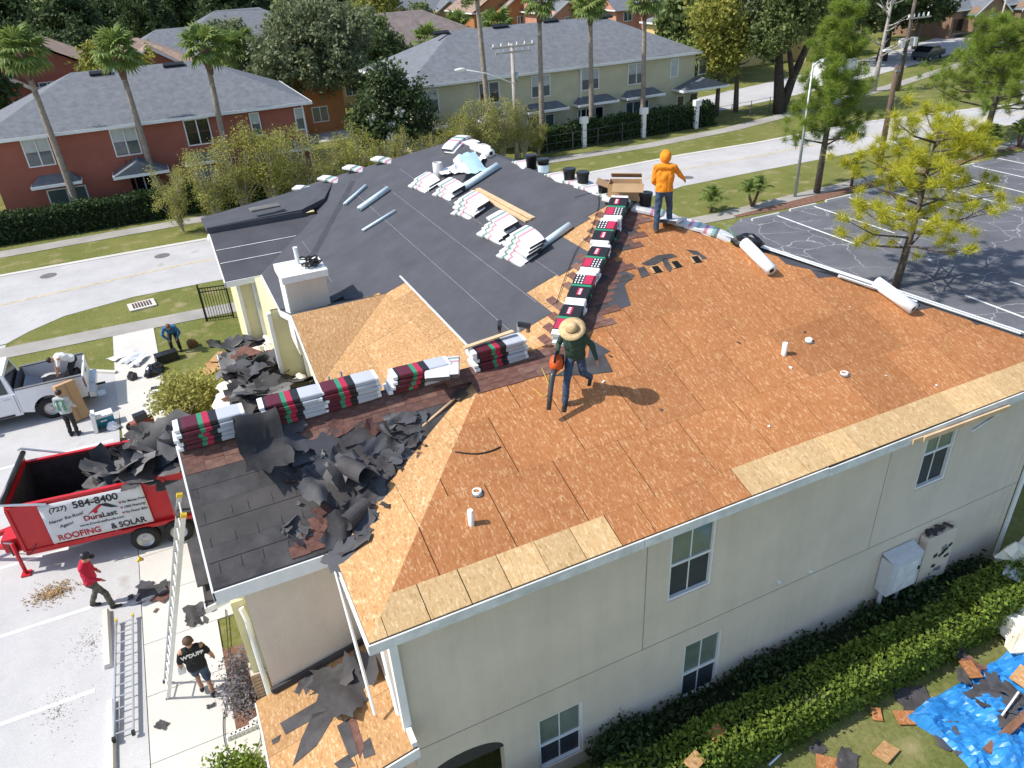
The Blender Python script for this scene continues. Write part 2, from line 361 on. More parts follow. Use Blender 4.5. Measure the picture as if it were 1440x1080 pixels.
# left parking area and drive
lot = [(-40, -20), (-4.9, -20), (-4.75, 19.4), (-4.8, 21.9), (-5.4, 22.6), (-7.7, 23.6), (-12, 24.2), (-40, 22.0)]
sheet('parking_lot', lot, 0.012, LOT_L, 'sun bleached asphalt parking bays beside the building')
sheet('driveway_apron', [(-40, 22.2), (-12, 24.3), (-9.1, 24.6), (-9.0, 27.2), (-12, 27.0), (-40, 26.2)], 0.008, LOT_L, 'asphalt drive joining the road')
sheet('concrete_walk', [(-4.65, 16.5), (-3.15, 16.5), (-3.3, 25.6), (-4.9, 25.6), (-4.85, 21), ], 0.022, CONC, 'pale concrete walk across the grass to the building')
polyline_sheet('kerb', [(-4.8, 21.9), (-6.2, 22.9), (-7.7, 23.6)], 0.16, 0.10, CONC, 'concrete kerb at the grass corner', thick=0.12)
# front walk of slabs
fw = tag(bpy.data.objects.new('front_walk', None), 'pale concrete slabs of the walk beside the wing', None, None, 'structure'); COL.objects.link(fw)
ys = [-12, -9.6, -7.2, -4.8, -2.4, -0.6, 1.7, 3.75, 5.45, 7.0, 8.6, 10.2, 12, 14, 16.5]
for i in range(len(ys) - 1):
    xr = -1.95 if ys[i] > 1.5 or ys[i] < -1 else -1.95
    MB().prism([(-4.38, ys[i] + .007, 0.0), (-2.78 if 3.0 < ys[i] < 6 else xr, ys[i] + .007, 0.0), (-2.78 if 3.0 < ys[i] < 6 else xr, ys[i + 1] - .007, 0.0), (-4.38, ys[i + 1] - .007, 0.0)], (0, 0, 0.04)).build('slab', CONC, fw)
sheet('walk_edge', [(-4.95, -12), (-4.40, -12), (-4.40, 16.5), (-4.95, 16.5)], 0.03, LOT_L, 'grey gutter strip between bays and walk', thick=0.02)
sheet('planting_bed', [(-2.85, 2.3), (-1.9, 2.3), (-1.9, 6.0), (-2.85, 6.0)], 0.03, MULCH, 'brown mulch bed by the downspout')
for k, y in enumerate((8.92, 6.2, 3.5, 0.8, 11.6)):
    sheet('bay_line', [(-9.5 - k * .1, y - .055), (-5.4, y - .055), (-5.4, y + .055), (-9.5 - k * .1, y + .055)], 0.017, PAINT, 'white painted bay line')
sheet('bay_line', [(-12, 16.74), (-4.95, 16.76), (-4.95, 16.88), (-12, 16.86)], 0.017, PAINT, 'white painted bay line')
# right parking lot with sealed cracks
sheet('side_parking_lot', [(20.5, 0.5), (26, 1.5), (75, 4), (75, 26.5), (51, 24.0), (40, 23.6), (30.5, 22.9), (26.3, 23.3), (22.5, 21)], 0.014, LOT_R, 'dark asphalt parking lot with pale sealed cracks')
sheet('mulch_bed', [(26.3, 23.6), (30.5, 23.2), (40, 23.9), (56, 25.0), (56, 25.4), (40, 24.5), (33, 24.3), (26.3, 23.9)], 0.026, MULCH, 'reddish mulch bed between lot and sidewalk')
for k in range(9):
    x = 28.25 + k * 2.75; y1 = 22.9 + 0.055 * (x - 30)
    sheet('bay_line', [(x - .06, y1 - 5.6), (x + .06, y1 - 5.6), (x + .06, y1), (x - .06, y1)], 0.02, PAINT, 'white painted bay line')
for k in range(9):
    x = 24.5 + k * 2.75
    sheet('bay_line', [(x - .06, 5.0), (x + .06, 5.0), (x + .06, 10.6), (x - .06, 10.6)], 0.02, PAINT, 'white painted bay line')
# side street and drives by the far houses
sheet('side_street', [(39, 49.8), (44.5, 47.3), (58, 49.3), (80, 55), (120, 68), (119, 76), (80, 62), (58, 56), (44, 53.0), (39, 58)], 0.02, ROAD, 'pale side street behind the fence')
sheet('car_park_pad', [(8.5, 58), (15, 58), (15, 75), (8.5, 75)], 0.02, ROAD, 'pale drive between the houses')

# wheel stops, drain, manholes
def wheel_stop(x, y, L_, rz, label, grp=None):
    mb = MB(); h = .13
    pr = [(-.09, 0), (.09, 0), (.055, h), (-.055, h)]
    mb.prism([(a, -L_ / 2, b) for a, b in pr], (0, L_, 0))
    o = mb.build('wheel_stop', CONC); o.location = (x, y, .012); o.rotation_euler = (0, 0, rz); return tag(o, label, 'wheel stop', grp)
wheel_stop(-5.15, 7.62, 1.85, 0.03, 'pale concrete wheel stop at the foot of the red shirt worker')
wheel_stop(-5.08, 4.75, 1.85, 0.0, 'pale concrete wheel stop beside the lower end of the flat ladder')
for k in range(7):
    wheel_stop(27.2 + k * 2.75 + .3, 22.95 + .05 * k * 2.75 - .25, 1.85, math.pi / 2, 'low concrete wheel stop edging the dark parking lot', 'wheel stops of the side lot')
t = thing('storm_drain', 'rectangular storm drain with rusty grate in the grass verge', 'drain', (*G(200, 430).xy, 0.01), 0.12)
MB().box((0, 0, 0.03), (1.15, .95, .06)).build('frame', CONC, t)
for k in range(7): MB().box((-.36 + k * .12, 0, .075), (.06, .6, .03)).build('bar', mat('rusty_iron', (0.10, .055, .04), .8, .3, 8), t)
for px, py in ((967, 250), (68, 388), (228, 360)):
    p = G(px, py); o = MB().lathe([(0.02, .012), (.36, .012), (.40, .0)], 20).build('manhole_cover', mat('cast_iron', (0.16, .15, .145), .7, .2, 9)); o.location = (p.x, p.y, .014)
    tag(o, {967: 'round iron manhole cover in the road beyond the hooded worker', 68: 'iron cover in the road near the drive mouth', 228: 'small iron cover in the road by the leafy shrubs'}[px], 'manhole')

# ================================================================ MAIN BUILDING
PS = 1 / 3.0
def zS(x, y): return 5.5 + (y + .4) * PS
def zW2(x, y): return 8.033 - (8.16 - x) * PS
def zW1(x, y): return 5.5 + (x + .4) * 0.369
def zE(x, y): return 5.5 + (14.7 - x) * 0.3873
def zWS(x, y): return 6.843 - (3.63 - y) * 0.6715
def zWN(x, y): return 6.843 - (y - 3.63) * 0.6715
def zDS(x, y): return 6.263 - (9.03 - y) * PS
def zDN(x, y): return 6.263 - (y - 9.03) * PS
def zES(x, y): return 6.27 - (16.5 - y) * PS
def SP(px, py, off=0.0):
    return onplane(px, py, (0, -.4, 5.5 + off), (0, -PS, 1))
def WP(px, py, off=0.0):
    return onplane(px, py, (8.16, 0, 8.033 + off), (-PS, 0, 1))
def WSP(px, py, off=0.0):
    return onplane(px, py, (0, 3.63, 6.843 + off), (0, -0.6715, 1))
bld = thing('office_building', 'two storey beige stucco building with its roof stripped to bare boards', 'building')

KNEE = (4.59, 3.63); APEX = (8.16, 7.2); VV = (3.24, 3.63); QQ = (7.73, 16.47)
pS = [(-.4, -.4), (14.7, -.4), APEX, KNEE, VV]
pW1 = [(-.4, 1.63), (-.4, -.4), VV]
pW2 = [KNEE, APEX, QQ, (4.79, 18.65), (3.0, 19.9), (2.88, 16.5), (.57, 14.2), (.57, 11.3), (2.85, 9.03), (.57, 6.76), (.57, 5.63)]
pE = None
pWS = [(-2.15, 1.63), (-.4, 1.63), VV, (-2.15, 3.63)]
pWN = [(-2.15, 3.63), VV, KNEE, (.57, 5.63), (-2.15, 5.63)]
pDS = [(.57, 6.76), (2.85, 9.03), (.57, 9.03)]
pDN = [(.57, 9.03), (2.85, 9.03), (.57, 11.3)]
pES = [(-.45, 14.2), (.57, 14.2), (2.88, 16.5), (-.45, 16.5)]
def slope(name, poly, zf, m, th=.10, off=0.0, parent=None):
    mb = MB(); mb.prism([(x, y, zf(x, y) - th + off) for x, y in poly], (0, 0, th))
    return mb.build(name, m, parent or bld)
DECK = TRIM_D
slabs = {}
for nm, pl, zf in (('S', pS, zS), ('W1', pW1, zW1), ('W2', pW2, zW2), ('WS', pWS, zWS), ('WN', pWN, zWN), ('DS', pDS, zDS), ('DN', pDN, zDN), ('ES', pES, zES)):
    slabs[nm] = slope('roof_slope', pl, zf, DECK if nm in ('S', 'W1', 'W2', 'DS') else FELT, .10, -.004)
mb = MB()
for tri in (((14.7, -.4, 5.49), (8.16, 7.2, 8.028), (7.73, 16.47, 7.885)), ((14.7, -.4, 5.49), (7.73, 16.47, 7.885), (12.6, 21.0, 5.49))):
    mb.prism([Vector(v) - Vector((0, 0, .1)) for v in tri], (0, 0, .1))
mb.build('roof_slope', FELT, bld)
def piece(poly, zf, th, name, m, parent, lift=0.0):
    mb = MB(); mb.prism([(x, y, zf(x, y) + lift) for x, y in poly], (0, 0, th)); return mb.build(name, m, parent)
def inset(poly, d):
    cx = sum(p[0] for p in poly) / len(poly); cy = sum(p[1] for p in poly) / len(poly)
    out = []
    for x, y in poly:
        l = math.hypot(x - cx, y - cy); k = max(0, 1 - d / l) if l > 0 else 1; out.append((cx + (x - cx) * k, cy + (y - cy) * k))
    return out
# --- sheathing boards of the big slope
xs_strip1 = SP(865, 748).x; xs_strip2 = SP(1045, 668).x
rows = [(-.4, .14)] + [(.14 + k * 1.16, .14 + (k + 1) * 1.16) for k in range(7)]
gapx = .016; gapy = .003
for ri, (y0, y1) in enumerate(rows):
    x = -.4 - (0 if ri % 2 else .61) - .35 * (ri == 0)
    while x < 14.8:
        ln = 2.44 if ri == 0 else 1.22
        q = clip(pS, x + gapx / 2, x + ln - gapx / 2, y0 + gapy / 2, y1 - gapy / 2)
        if q and parea(q) > .01:
            cx = x + ln / 2
            pale = ri == 0 and (cx < xs_strip1 - .1 or cx > xs_strip2 + .6)
            hole = None
            if ri == 0:
                sub = []
                # eave strip boards are short pieces
                for k in range(4):
                    qq = clip(q, x + k * .61 + .005, x + k * .61 + random.choice((.605, .60, .60)), -1, 9)
                    if qq and parea(qq) > .004: sub.append(qq)
                for qq in (sub if random.random() < .6 else [q]):
                    piece(qq, zS, .016 if pale else .012, 'sheathing_board', OSB_N if pale else OSB_S, slabs['S'])
            else:
                piece(q, zS, .012, 'sheathing_board', OSB_S, slabs['S'])
        x += ln
# three square vent holes cut near the top: dark wells with pale rims lying in the slope
for px, py in ((922, 380), (950, 373), (978, 366)):
    c = SP(px, py)
    mb = MB(); s2 = .115
    Rm = rotm(0, math.atan(PS), 0) @ rotm(random.uniform(-.1, .1))
    def rp(a, b, z): return c + Rm @ Vector((a, b, z))
    mb.poly([rp(-s2, -s2, .016), rp(s2, -s2, .016), rp(s2, s2, .016), rp(-s2, s2, .016)], 0)
    mb.build('vent_hole', mat('void_black', (0.004, .004, .004), 1, 0), slabs['S'])
    mb = MB()
    for a, b, w_, h_ in ((random.uniform(-.02, .02), s2 + .012, 2 * s2, .03), (s2 + .012, .01, .03, 2 * s2 - .02), (-s2 + .03, 0, .06, 2 * s2 - .03)):
        mb.box(rp(a, b, .017), (w_, h_, .010), Rm @ rotm(random.uniform(-.08, .08)))
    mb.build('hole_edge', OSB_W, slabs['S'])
# west triangle by the near corner
for k in range(3):
    q = clip(pW1, -.4 + k * 1.22 + .004, -.4 + (k + 1) * 1.22 - .004, -9, 9)
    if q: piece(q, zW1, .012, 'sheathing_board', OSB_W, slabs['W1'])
# main west slope boards where the felt is not laid yet
for k in range(7):
    for j in range(9):
        y0 = 3.6 + j * 2.44 - (1.22 if k % 2 else 0)
        q = clip(pW2, .57 + k * 1.16 + .002, .57 + (k + 1) * 1.16 - .002, y0 + .005, y0 + 2.435)
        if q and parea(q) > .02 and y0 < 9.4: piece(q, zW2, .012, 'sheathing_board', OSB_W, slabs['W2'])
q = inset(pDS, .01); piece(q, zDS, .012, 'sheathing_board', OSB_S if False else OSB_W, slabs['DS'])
# --- black felt courses on the main west slope
def hipx(y): return KNEE[0] + (y - KNEE[1])
for k in range(6):
    x0 = 3.36 + k * .80; x1 = x0 + .86
    ys0 = 3.63 + max(0, x0 - KNEE[0]) + (1.0, .95, 1.75, .85, 1.55, .9)[k]
    q = clip(pW2, x0, min(x1, 8.1), ys0, 30)
    if q: piece(q, zW2, .004, 'felt_course', FELT, slabs['W2'], .013 + .0022 * (k % 2) + .001 * k)
for k in range(4):
    x0 = .57 + k * .72; x1 = min(x0 + .78, 3.42)
    q = clip(pW2, x0, x1, 9.05 if k > 2 else 10.9 - k * .8, 30)
    if q: piece(q, zW2, .004, 'felt_course', FELT, slabs['W2'], .0125 + .0022 * (k % 2))
# pale lap lines of the felt
LAP = mat('felt_lap_line', (0.34, .345, .36), .8, .2, 5)
def wline(p0, p1, zf, w=.02, m=LAP, parent=None, lift=.024, name='lap_line'):
    a = Vector((p0[0], p0[1], zf(*p0[:2]) + lift)); b = Vector((p1[0], p1[1], zf(*p1[:2]) + lift)); d = (b - a).normalized(); n = Vector((0, 0, 1)).cross(d) * w / 2
    MB().prism([a - n, b - n, b + n, a + n], (0, 0, .002)).build(name, m, parent or slabs['W2'])
wline((3.37, 4.7), (3.37, 9.5), zW2, .05, WHITE_OLD)
for x, ya, yb in ((4.17, 4.6, 16.5), (4.98, 5.2, 15.9), (5.75, 5.6, 16.5), (2.0, 11.2, 15.0)): wline((x, ya), (x, yb), zW2, .008)
# darker felt strip running up the far valley
wline((1.55, 12.55), (4.50, 17.6), zW2, .34, mat('felt_dark_strip', (0.055, .057, .064), .7, .15, 3), slabs['W2'], .022, 'felt_patch')
# --- far north-west wing felt courses and the ridge behind
for k, (ya, yb) in enumerate(((14.2, 14.95), (14.9, 15.75), (15.7, 16.5))):
    q = clip(pES, -1, 4, ya, yb); piece(q, zES, .004, 'felt_course', FELT, slabs['ES'], .001 + .002 * k)
for ya, xr in ((15.0, 1.35), (15.62, 1.95)): wline((-.42, ya), (xr, ya), zES, .04, WHITE_OLD, slabs['ES'], .012)
a = Vector((-.5, 16.52, 6.45)); b = Vector((2.4, 16.52, 6.5)); c = WP(436, 264); d = Vector((-.52, 18.6, 6.2)); e = WP(470, 252)
f2 = Vector((3.3, 17.2, 6.55))
mb = MB(); mb.prism([a, b, f2, e, c, d], (0, 0, -.16)); mb.build('roof_slope', FELT, bld)
mb = MB(); mb.box((.95, 16.5, 6.36), (2.9, .05, .17)); mb.build('fascia', FELT, bld)
mb = MB(); mb.box((1.35, 16.9, 6.66), (.9, .4, .05), rotm(.1)); mb.build('felt_flap', FELT_L, bld)
# north parts hidden from here, closing the building
mb = MB(); mb.prism([(7.73, 16.47, 7.78), (4.79, 18.65, 6.80), (3.0, 19.9, 6.2), (3.0, 21.0, 5.39), (12.6, 21.0, 5.39)], (0, 0, .1)); mb.build('roof_slope', FELT, bld)

# --- walls
def wall(p0, p1, z0, z1, m, th=.2, openings=(), name='wall', side=1):
    """wall face from p0 to p1 (xy); openings (u0,u1,z0,z1); th goes behind the face"""
    p0 = Vector((*p0, 0)); p1 = Vector((*p1, 0)); L_ = (p1 - p0).length; d = (p1 - p0) / L_; n = Vector((d.y, -d.x, 0)) * side  # outward
    us = sorted({0, L_, *[o[0] for o in openings], *[o[1] for o in openings]}); zs = sorted({z0, z1, *[o[2] for o in openings], *[o[3] for o in openings]})
    mb = MB(); P = lambda u, z, k=0: p0 + d * u + Vector((0, 0, z)) - n * k
    for i in range(len(us) - 1):
        for j in range(len(zs) - 1):
            um = (us[i] + us[i + 1]) / 2; zm = (zs[j] + zs[j + 1]) / 2
            if any(o[0] < um < o[1] and o[2] < zm < o[3] for o in openings): continue
            for k in (0, th): mb.poly([P(us[i], zs[j], k), P(us[i + 1], zs[j], k), P(us[i + 1], zs[j + 1], k), P(us[i], zs[j + 1], k)])
    for o in openings:
        c = [(o[0], o[2]), (o[1], o[2]), (o[1], o[3]), (o[0], o[3])]
        for i in range(4):
            a, b = c[i], c[(i + 1) % 4]; mb.poly([P(*a), P(*b), P(*b, th), P(*a, th)])
    mb.poly([P(0, z1), P(L_, z1), P(L_, z1, th), P(0, z1, th)])
    o = mb.build(name, m, bld)
    return o, P, n, d
def window(P, u0, u1, z0, z1, parent, split=.5, up=None, lo=None, mullion=True, rec=.07, fw_=.05, fm=None):
    """sash window set into an opening; P maps (u,z,depth)"""
    up = up or GLASS; lo = lo or GLASS_D; fm = fm or WHITE
    def bar(a0, a1, b0, b1, k0, k1, m, name, par):
        mb = MB(); vs = [P(a, b, k) for k in (k0, k1) for (a, b) in ((a0, b0), (a1, b0), (a1, b1), (a0, b1))]
        mb.add(vs, [(0, 1, 2, 3), (7, 6, 5, 4), (0, 4, 5, 1), (1, 5, 6, 2), (2, 6, 7, 3), (3, 7, 4, 0)]); return mb.build(name, m, par)
    mb = MB()
    def addb(a0, a1, b0, b1, k0, k1):
        vs = [P(a, b, k) for k in (k0, k1) for (a, b) in ((a0, b0), (a1, b0), (a1, b1), (a0, b1))]
        mb.add(vs, [(0, 1, 2, 3), (7, 6, 5, 4), (0, 4, 5, 1), (1, 5, 6, 2), (2, 6, 7, 3), (3, 7, 4, 0)])
    zm = z0 + (z1 - z0) * split; um = (u0 + u1) / 2
    addb(u0, u0 + fw_, z0, z1, rec - .05, rec + .02); addb(u1 - fw_, u1, z0, z1, rec - .05, rec + .02)
    addb(u0 + fw_, u1 - fw_, z1 - fw_, z1, rec - .05, rec + .02); addb(u0 + fw_, u1 - fw_, z0, z0 + fw_, rec - .05, rec + .02)
    fr = mb.build('window', fm, parent)
    bar(u0 + fw_, u1 - fw_, zm - .025, zm + .025, rec - .03, rec + .015, fm, 'rail', fr)
    bar(u0 + fw_, u1 - fw_, z0 + fw_, zm - .025, rec + .016, rec + .03, lo, 'pane', fr)
    bar(u0 + fw_, u1 - fw_, zm + .025, z1 - fw_, rec - .002, rec + .012, up, 'pane', fr)
    if mullion:
        bar(um - .012, um + .012, zm + .025, z1 - fw_, rec - .015, rec - .004, fm, 'muntin', fr)
        bar(um - .012, um + .012, z0 + fw_, zm - .025, rec + .004, rec + .014, fm, 'muntin', fr)
    return fr
W_UP = mat('window_painted_reflection', (0.22, 0.25, 0.22), 0.12, 0.35, 1.2, spec=0.5, col2=(0.13, 0.165, 0.11))  # green-grey foliage reflection painted into the glass colour
opS = [(4.74, 5.68, 3.34, 4.92), (10.68, 11.55, 3.51, 5.02), (5.22, 6.10, .38, 1.98), (2.15, 3.05, .35, 1.76), (.10, 1.5, -.1, 1.55)]
wS, PSf, nS, dS = wall((0, 0), (14.25, 0), -.1, 5.42, STUCCO, .2, opS)
window(PSf, *opS[0], bld, .5, W_UP, SCREEN); window(PSf, *opS[1], bld, .55, W_UP, SCREEN); window(PSf, *opS[2], bld, .45, W_UP, SCREEN); window(PSf, *opS[3], bld, .45, W_UP, SCREEN)
# arched head of the ground floor opening
mb = MB(); n_ = 14; cx = .8; r_ = .7
for i in range(n_):
    a0 = math.pi * i / n_; a1 = math.pi * (i + 1) / n_
    p = [(cx + r_ * math.cos(a0), 1.55 + .33 * math.sin(a0)), (cx + r_ * math.cos(a1), 1.55 + .33 * math.sin(a1))]
    mb.poly([(p[0][0], -.004, p[0][1]), (p[1][0], -.004, p[1][1]), (p[1][0], .2, p[1][1]), (p[0][0], .2, p[0][1])])
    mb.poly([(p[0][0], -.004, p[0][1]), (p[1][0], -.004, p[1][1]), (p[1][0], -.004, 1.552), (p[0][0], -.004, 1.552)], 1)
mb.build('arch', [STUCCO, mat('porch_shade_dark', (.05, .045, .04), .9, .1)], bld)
mb = MB(); mb.box((.8, 1.4, 1.0), (2.0, .1, 2.6)); mb.build('porch_back_wall', STUCCO, bld)
# joints scored in the stucco
JM = mat('stucco_joint', (0.33, .305, .245), .9, .1, 5)
for (x0, x1, z0, z1) in ((0.02, 14.23, 2.405, 2.42), (4.26, 4.275, 2.42, 5.3), (9.7, 9.712, 2.42, 5.3)):
    MB().box(((x0 + x1) / 2, -.0015, (z0 + z1) / 2), (x1 - x0, .006, z1 - z0)).build('control_joint', JM, bld)
for (px, py) in ((1095, 818), (1140, 803)):
    p = GY(px, py, 0); MB().lathe([(.05, -.06), (.05, .0), (.03, .02)], 10, (p.x, -.02, p.z), rotm(0, rad(90)), close=True).build('vent_cap', WHITE_OLD, bld)
wall((14.25, 0), (12.2, 20.6), -.1, 5.38, STUCCO)
MB().tube([(14.33, -.04, 5.2), (14.33, -.04, .1)], .05, 8).build('downspout', WHITE, bld)
# west side
wall((0, 1.95), (0, 0), -.1, 5.42, STUCCO)
wW, PWw, _, _ = wall((-1.80, 5.35), (-1.80, 1.95), -.1, 5.42, STUCCO_Y, .2, [(.9, 1.9, .9, 2.2)])
window(PWw, .9, 1.9, .9, 2.2, bld)
MB().prism([(-1.80, 1.95, 5.42), (-1.80, 5.3, 5.42), (-1.80, 3.63, 6.72)], (.1, 0, 0)).build('gable_wall', STUCCO_Y, bld)
wall((-1.80, 1.95), (0, 1.95), -.1, 5.42, STUCCO, .2)
wall((1.0, 5.35), (-1.8, 5.35), -.1, 5.42, STUCCO_Y)
opW = [(1.2, 1.9, 3.2, 4.7), (4.0, 4.8, 3.2, 4.7), (1.2, 1.9, .7, 2.2), (4.0, 4.8, .7, 2.2)]
wW2, PW2, _, _ = wall((1.0, 11.6), (1.0, 5.35), -.1, 5.42, STUCCO_Y, .2, opW)
for o in opW: window(PW2, *o, bld, .5, GLASS_L, GLASS)
MB().prism([(1.0, 6.8, 5.42), (1.0, 11.2, 5.42), (1.0, 9.03, 6.15)], (.1, 0, 0)).build('gable_wall', STUCCO_Y, bld)
wall((.35, 14.5), (.35, 11.6), -.1, 5.45, STUCCO_Y); wall((.35, 11.6), (1.0, 11.6), -.1, 5.42, STUCCO_Y)
wall((-.1, 14.5), (0.35, 14.5), -.1, 5.42, STUCCO_Y)
wall((-.1, 20), (-.1, 14.5), -.1, 5.42, STUCCO_Y)
wall((12.2, 20.6), (-.1, 20), -.1, 5.38, STUCCO_Y)
MB().prism([(-.1, 14.5, 5.42), (-.1, 18.5, 5.42), (-.1, 16.5, 6.16)], (.1, 0, 0)).build('gable_wall', STUCCO_Y, bld)
# white corner boards and trims
for (x, y, zt) in ((1.0, 5.9, 5.35), (1.0, 11.5, 5.35), (.33, 14.44, 5.35), (-.1, 14.55, 5.35), (.33, 11.65, 5.35), (1.0, 8.0, 5.35), (1.0, 8.9, 5.35)):
    MB().box((x - .03, y, zt / 2), (.10, .16, zt)).build('corner_board', WHITE, bld)
# fascias and gutters
def fascia(a, b, zt=None, h=.17, th=.03, m=None, nm='fascia', out=(0, 0)):
    a = Vector(a); b = Vector(b); d = (b - a).normalized(); n = Vector((-d.y, d.x, 0)).normalized() * th
    vs = [a, b, b - Vector((0, 0, h)), a - Vector((0, 0, h))]
    MB().prism(vs, n).build(nm, m or WHITE_OLD, bld)
xa = -.42
for x1, dz in ((3.9, 0), (7.6, .0), (11.0, -.02), (14.72, 0)):
    fascia((xa, -.43, 5.485 + dz), (x1 - .01, -.43, 5.485 + dz * .3)); xa = x1
fascia((-.43, 1.6, 5.48), (-.43, -.42, 5.48), m=WHITE)
fascia((-2.17, 1.60, 5.47), (-.45, 1.60, 5.47), h=.24, m=WHITE)
fascia((-2.18, 3.63, 6.83), (-2.18, 1.6, 5.47), h=.16, m=WHITE); fascia((-2.18, 5.66, 5.47), (-2.18, 3.63, 6.83), h=.16, m=WHITE)
fascia((.55, 6.7, 5.5), (.55, 5.6, 5.5), m=WHITE); fascia((.55, 9.03, 6.25), (.55, 6.72, 5.49), m=WHITE); fascia((.55, 11.3, 5.5), (.55, 9.03, 6.25), m=WHITE)
fascia((.55, 14.2, 5.5), (.55, 11.3, 5.5), m=WHITE); fascia((-.47, 14.17, 5.49), (.55, 14.17, 5.49), m=WHITE); fascia((-.48, 16.5, 6.26), (-.48, 14.17, 5.49), m=WHITE)
fascia((-.48, 18.7, 5.5), (-.48, 16.5, 6.3), m=WHITE)
# loose eave soffit plank dangling under the far eave
MB().box((10.95, -.47, 5.33), (2.3, .04, .10), rotm(0.0, 0, .02)).build('soffit_plank', LUMBER, bld)
MB().box((11.9, -.30, 5.0), (1.1, .03, .05), rotm(0.1, 0, -.10)).build('soffit_plank', WHITE_OLD, bld)
MB().box((10.0, -.44, 5.35), (.9, .05, .1), rotm(0, 0, .03)).build('soffit_plank', LUMBER, bld)
# downspout against the near corner and leader on the low roof
MB().tube([(-.40, .75, 5.35), (-.12, .6, 5.0), (-.12, .1, 3.3)], .045, 8).build('downspout', WHITE, bld)
MB().box((-.05, -.02, 4.0), (.12, .16, 2.6)).build('corner_board', WHITE, bld)
MB().tube([(-.44, 1.45, 5.35), (-.44, .35, 3.18)], .026, 8).build('downspout', WHITE, bld)
# low porch roof tucked against the near corner
def zL(x, y): return 2.62 + (x + 2.1) * .22
pL = [(-2.12, 1.95), (-2.08, -.4), (-.02, -.4), (-.02, 1.95)]
lo = slope('porch_roof', pL, zL, DECK, .12)
for k in range(2):
    for j in range(2):
        q = clip(pL, -2.12 + k * 1.22 + .004, -2.12 + (k + 1) * 1.22 - .004, -.4 + j * 1.2, -.4 + (j + 1) * 1.2 - .006)
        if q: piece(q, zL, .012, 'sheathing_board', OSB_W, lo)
fascia((-2.13, -.43, 2.58), (.0, -.43, 3.06), h=.2, m=WHITE); fascia((-2.14, 1.95, 2.6), (-2.14, -.42, 2.6), h=.16, m=WHITE)
MB().box((-.95, 1.90, 2.96), (1.8, .05, .10), rotm(0, 0, -.215)).build('flashing', FELT_D, bld)
MB().box((-.05, .75, 3.14), (.08, 2.3, .10)).build('flashing', WHITE_OLD, bld)
wall((-1.75, 1.9), (-1.75, -.2), -.1, 2.62, STUCCO, .2, [(.4, 1.7, -.05, 2.2)]); wall((-1.75, -.2), (-1.5, -.2), -.1, 2.62, STUCCO)
# entry hood on the west face, pier, downspout
hood = [(-2.62, 5.0), (-2.62, 2.0), (-1.82, 2.0), (-1.82, 5.0)]
def zH(x, y): return 3.05 + (x + 1.8) * .2
hd = slope('porch_roof', [(-2.62, 5.4), (-2.62, 4.3), (-1.82, 4.3), (-1.82, 5.4)], zH, SHING_D, .10)
fascia((-2.64, 5.4, 2.88), (-2.64, 4.28, 2.88), h=.13, m=WHITE); fascia((-2.64, 4.27, 2.88), (-1.82, 4.27, 3.04), h=.13, m=WHITE)
BRICK = mat('tan_brick', (0.40, .27, .18), .9, .25, 6, bump=.3)

pr_ = MB().box((-2.05, 4.2, .52), (.36, .36, 1.04)).build('pier', mat('mortar', (.5, .46, .4), .9, .1), bld)
bme = MB().box((0, 0, 0), (.19, .025, .075)).mesh('brick', BRICK)
for r in range(11):
    z = .05 + r * .094
    for k in range(2):
        off = .095 * (r % 2) * .5
        link('brick', bme, pr_, (-2.14 + k * .2 + off * .5, 4.015, z + .01)); b2 = link('brick', bme, pr_, (-2.235, 4.10 + k * .2, z + .01)); b2.rotation_euler = (0, 0, math.pi / 2)
MB().box((-2.05, 4.2, 2.0), (.26, .26, 1.95)).build('porch_post', STUCCO_Y, bld)
MB().tube([(-2.02, 4.0, 2.85), (-1.98, 3.92, 2.6), (-2.0, 3.9, .5), (-2.1, 3.75, .22), (-2.5, 3.7, .12)], .06, 8, flat=.8).build('downspout', WHITE, bld)
# low flat roof along the west wall
lw = slope('porch_roof', [(-1.17, 5.4), (.99, 5.4), (.99, 11.58), (.34, 11.58), (.34, 14.4), (-1.17, 15.0)], lambda x, y: 3.0, FELT_L, .14)
fascia((-1.20, 15.0, 2.99), (-1.20, 5.4, 2.99), h=.2, m=WHITE); fascia((.3, 14.44, 2.99), (-1.2, 15.04, 2.99), h=.2, m=FELT_D)
wall((-.9, 14.6), (-.9, 5.4), -.1, 2.85, STUCCO_Y)
# --- chimney
ch = MB(); cx, cy = 1.12, 10.05
ch.box((cx, cy, 5.95), (.95, .95, 2.0)); co = ch.build('chimney', STUCCO, bld)
MB().box((cx, cy, 6.92), (1.08, 1.08, .16)).build('chimney_cap', WHITE, co)
MB().box((cx - .47, cy - .02, 5.95), (.05, .9, 1.75)).build('corner_board', WHITE, co)
MB().tube([(cx, cy + .2, 7.0), (cx, cy + .2, 7.35), (cx, cy + .2, 7.42)], [.05, .05, .06], 8).build('flue', WHITE, co)
MB().prism([(.62, 9.56, 5.62), (1.62, 9.56, 6.02), (1.62, 9.5, 6.14), (1.1, 9.5, 6.02), (.62, 9.5, 5.70)], (0, -.12, -.02)).build('flashing', FELT_D, co)

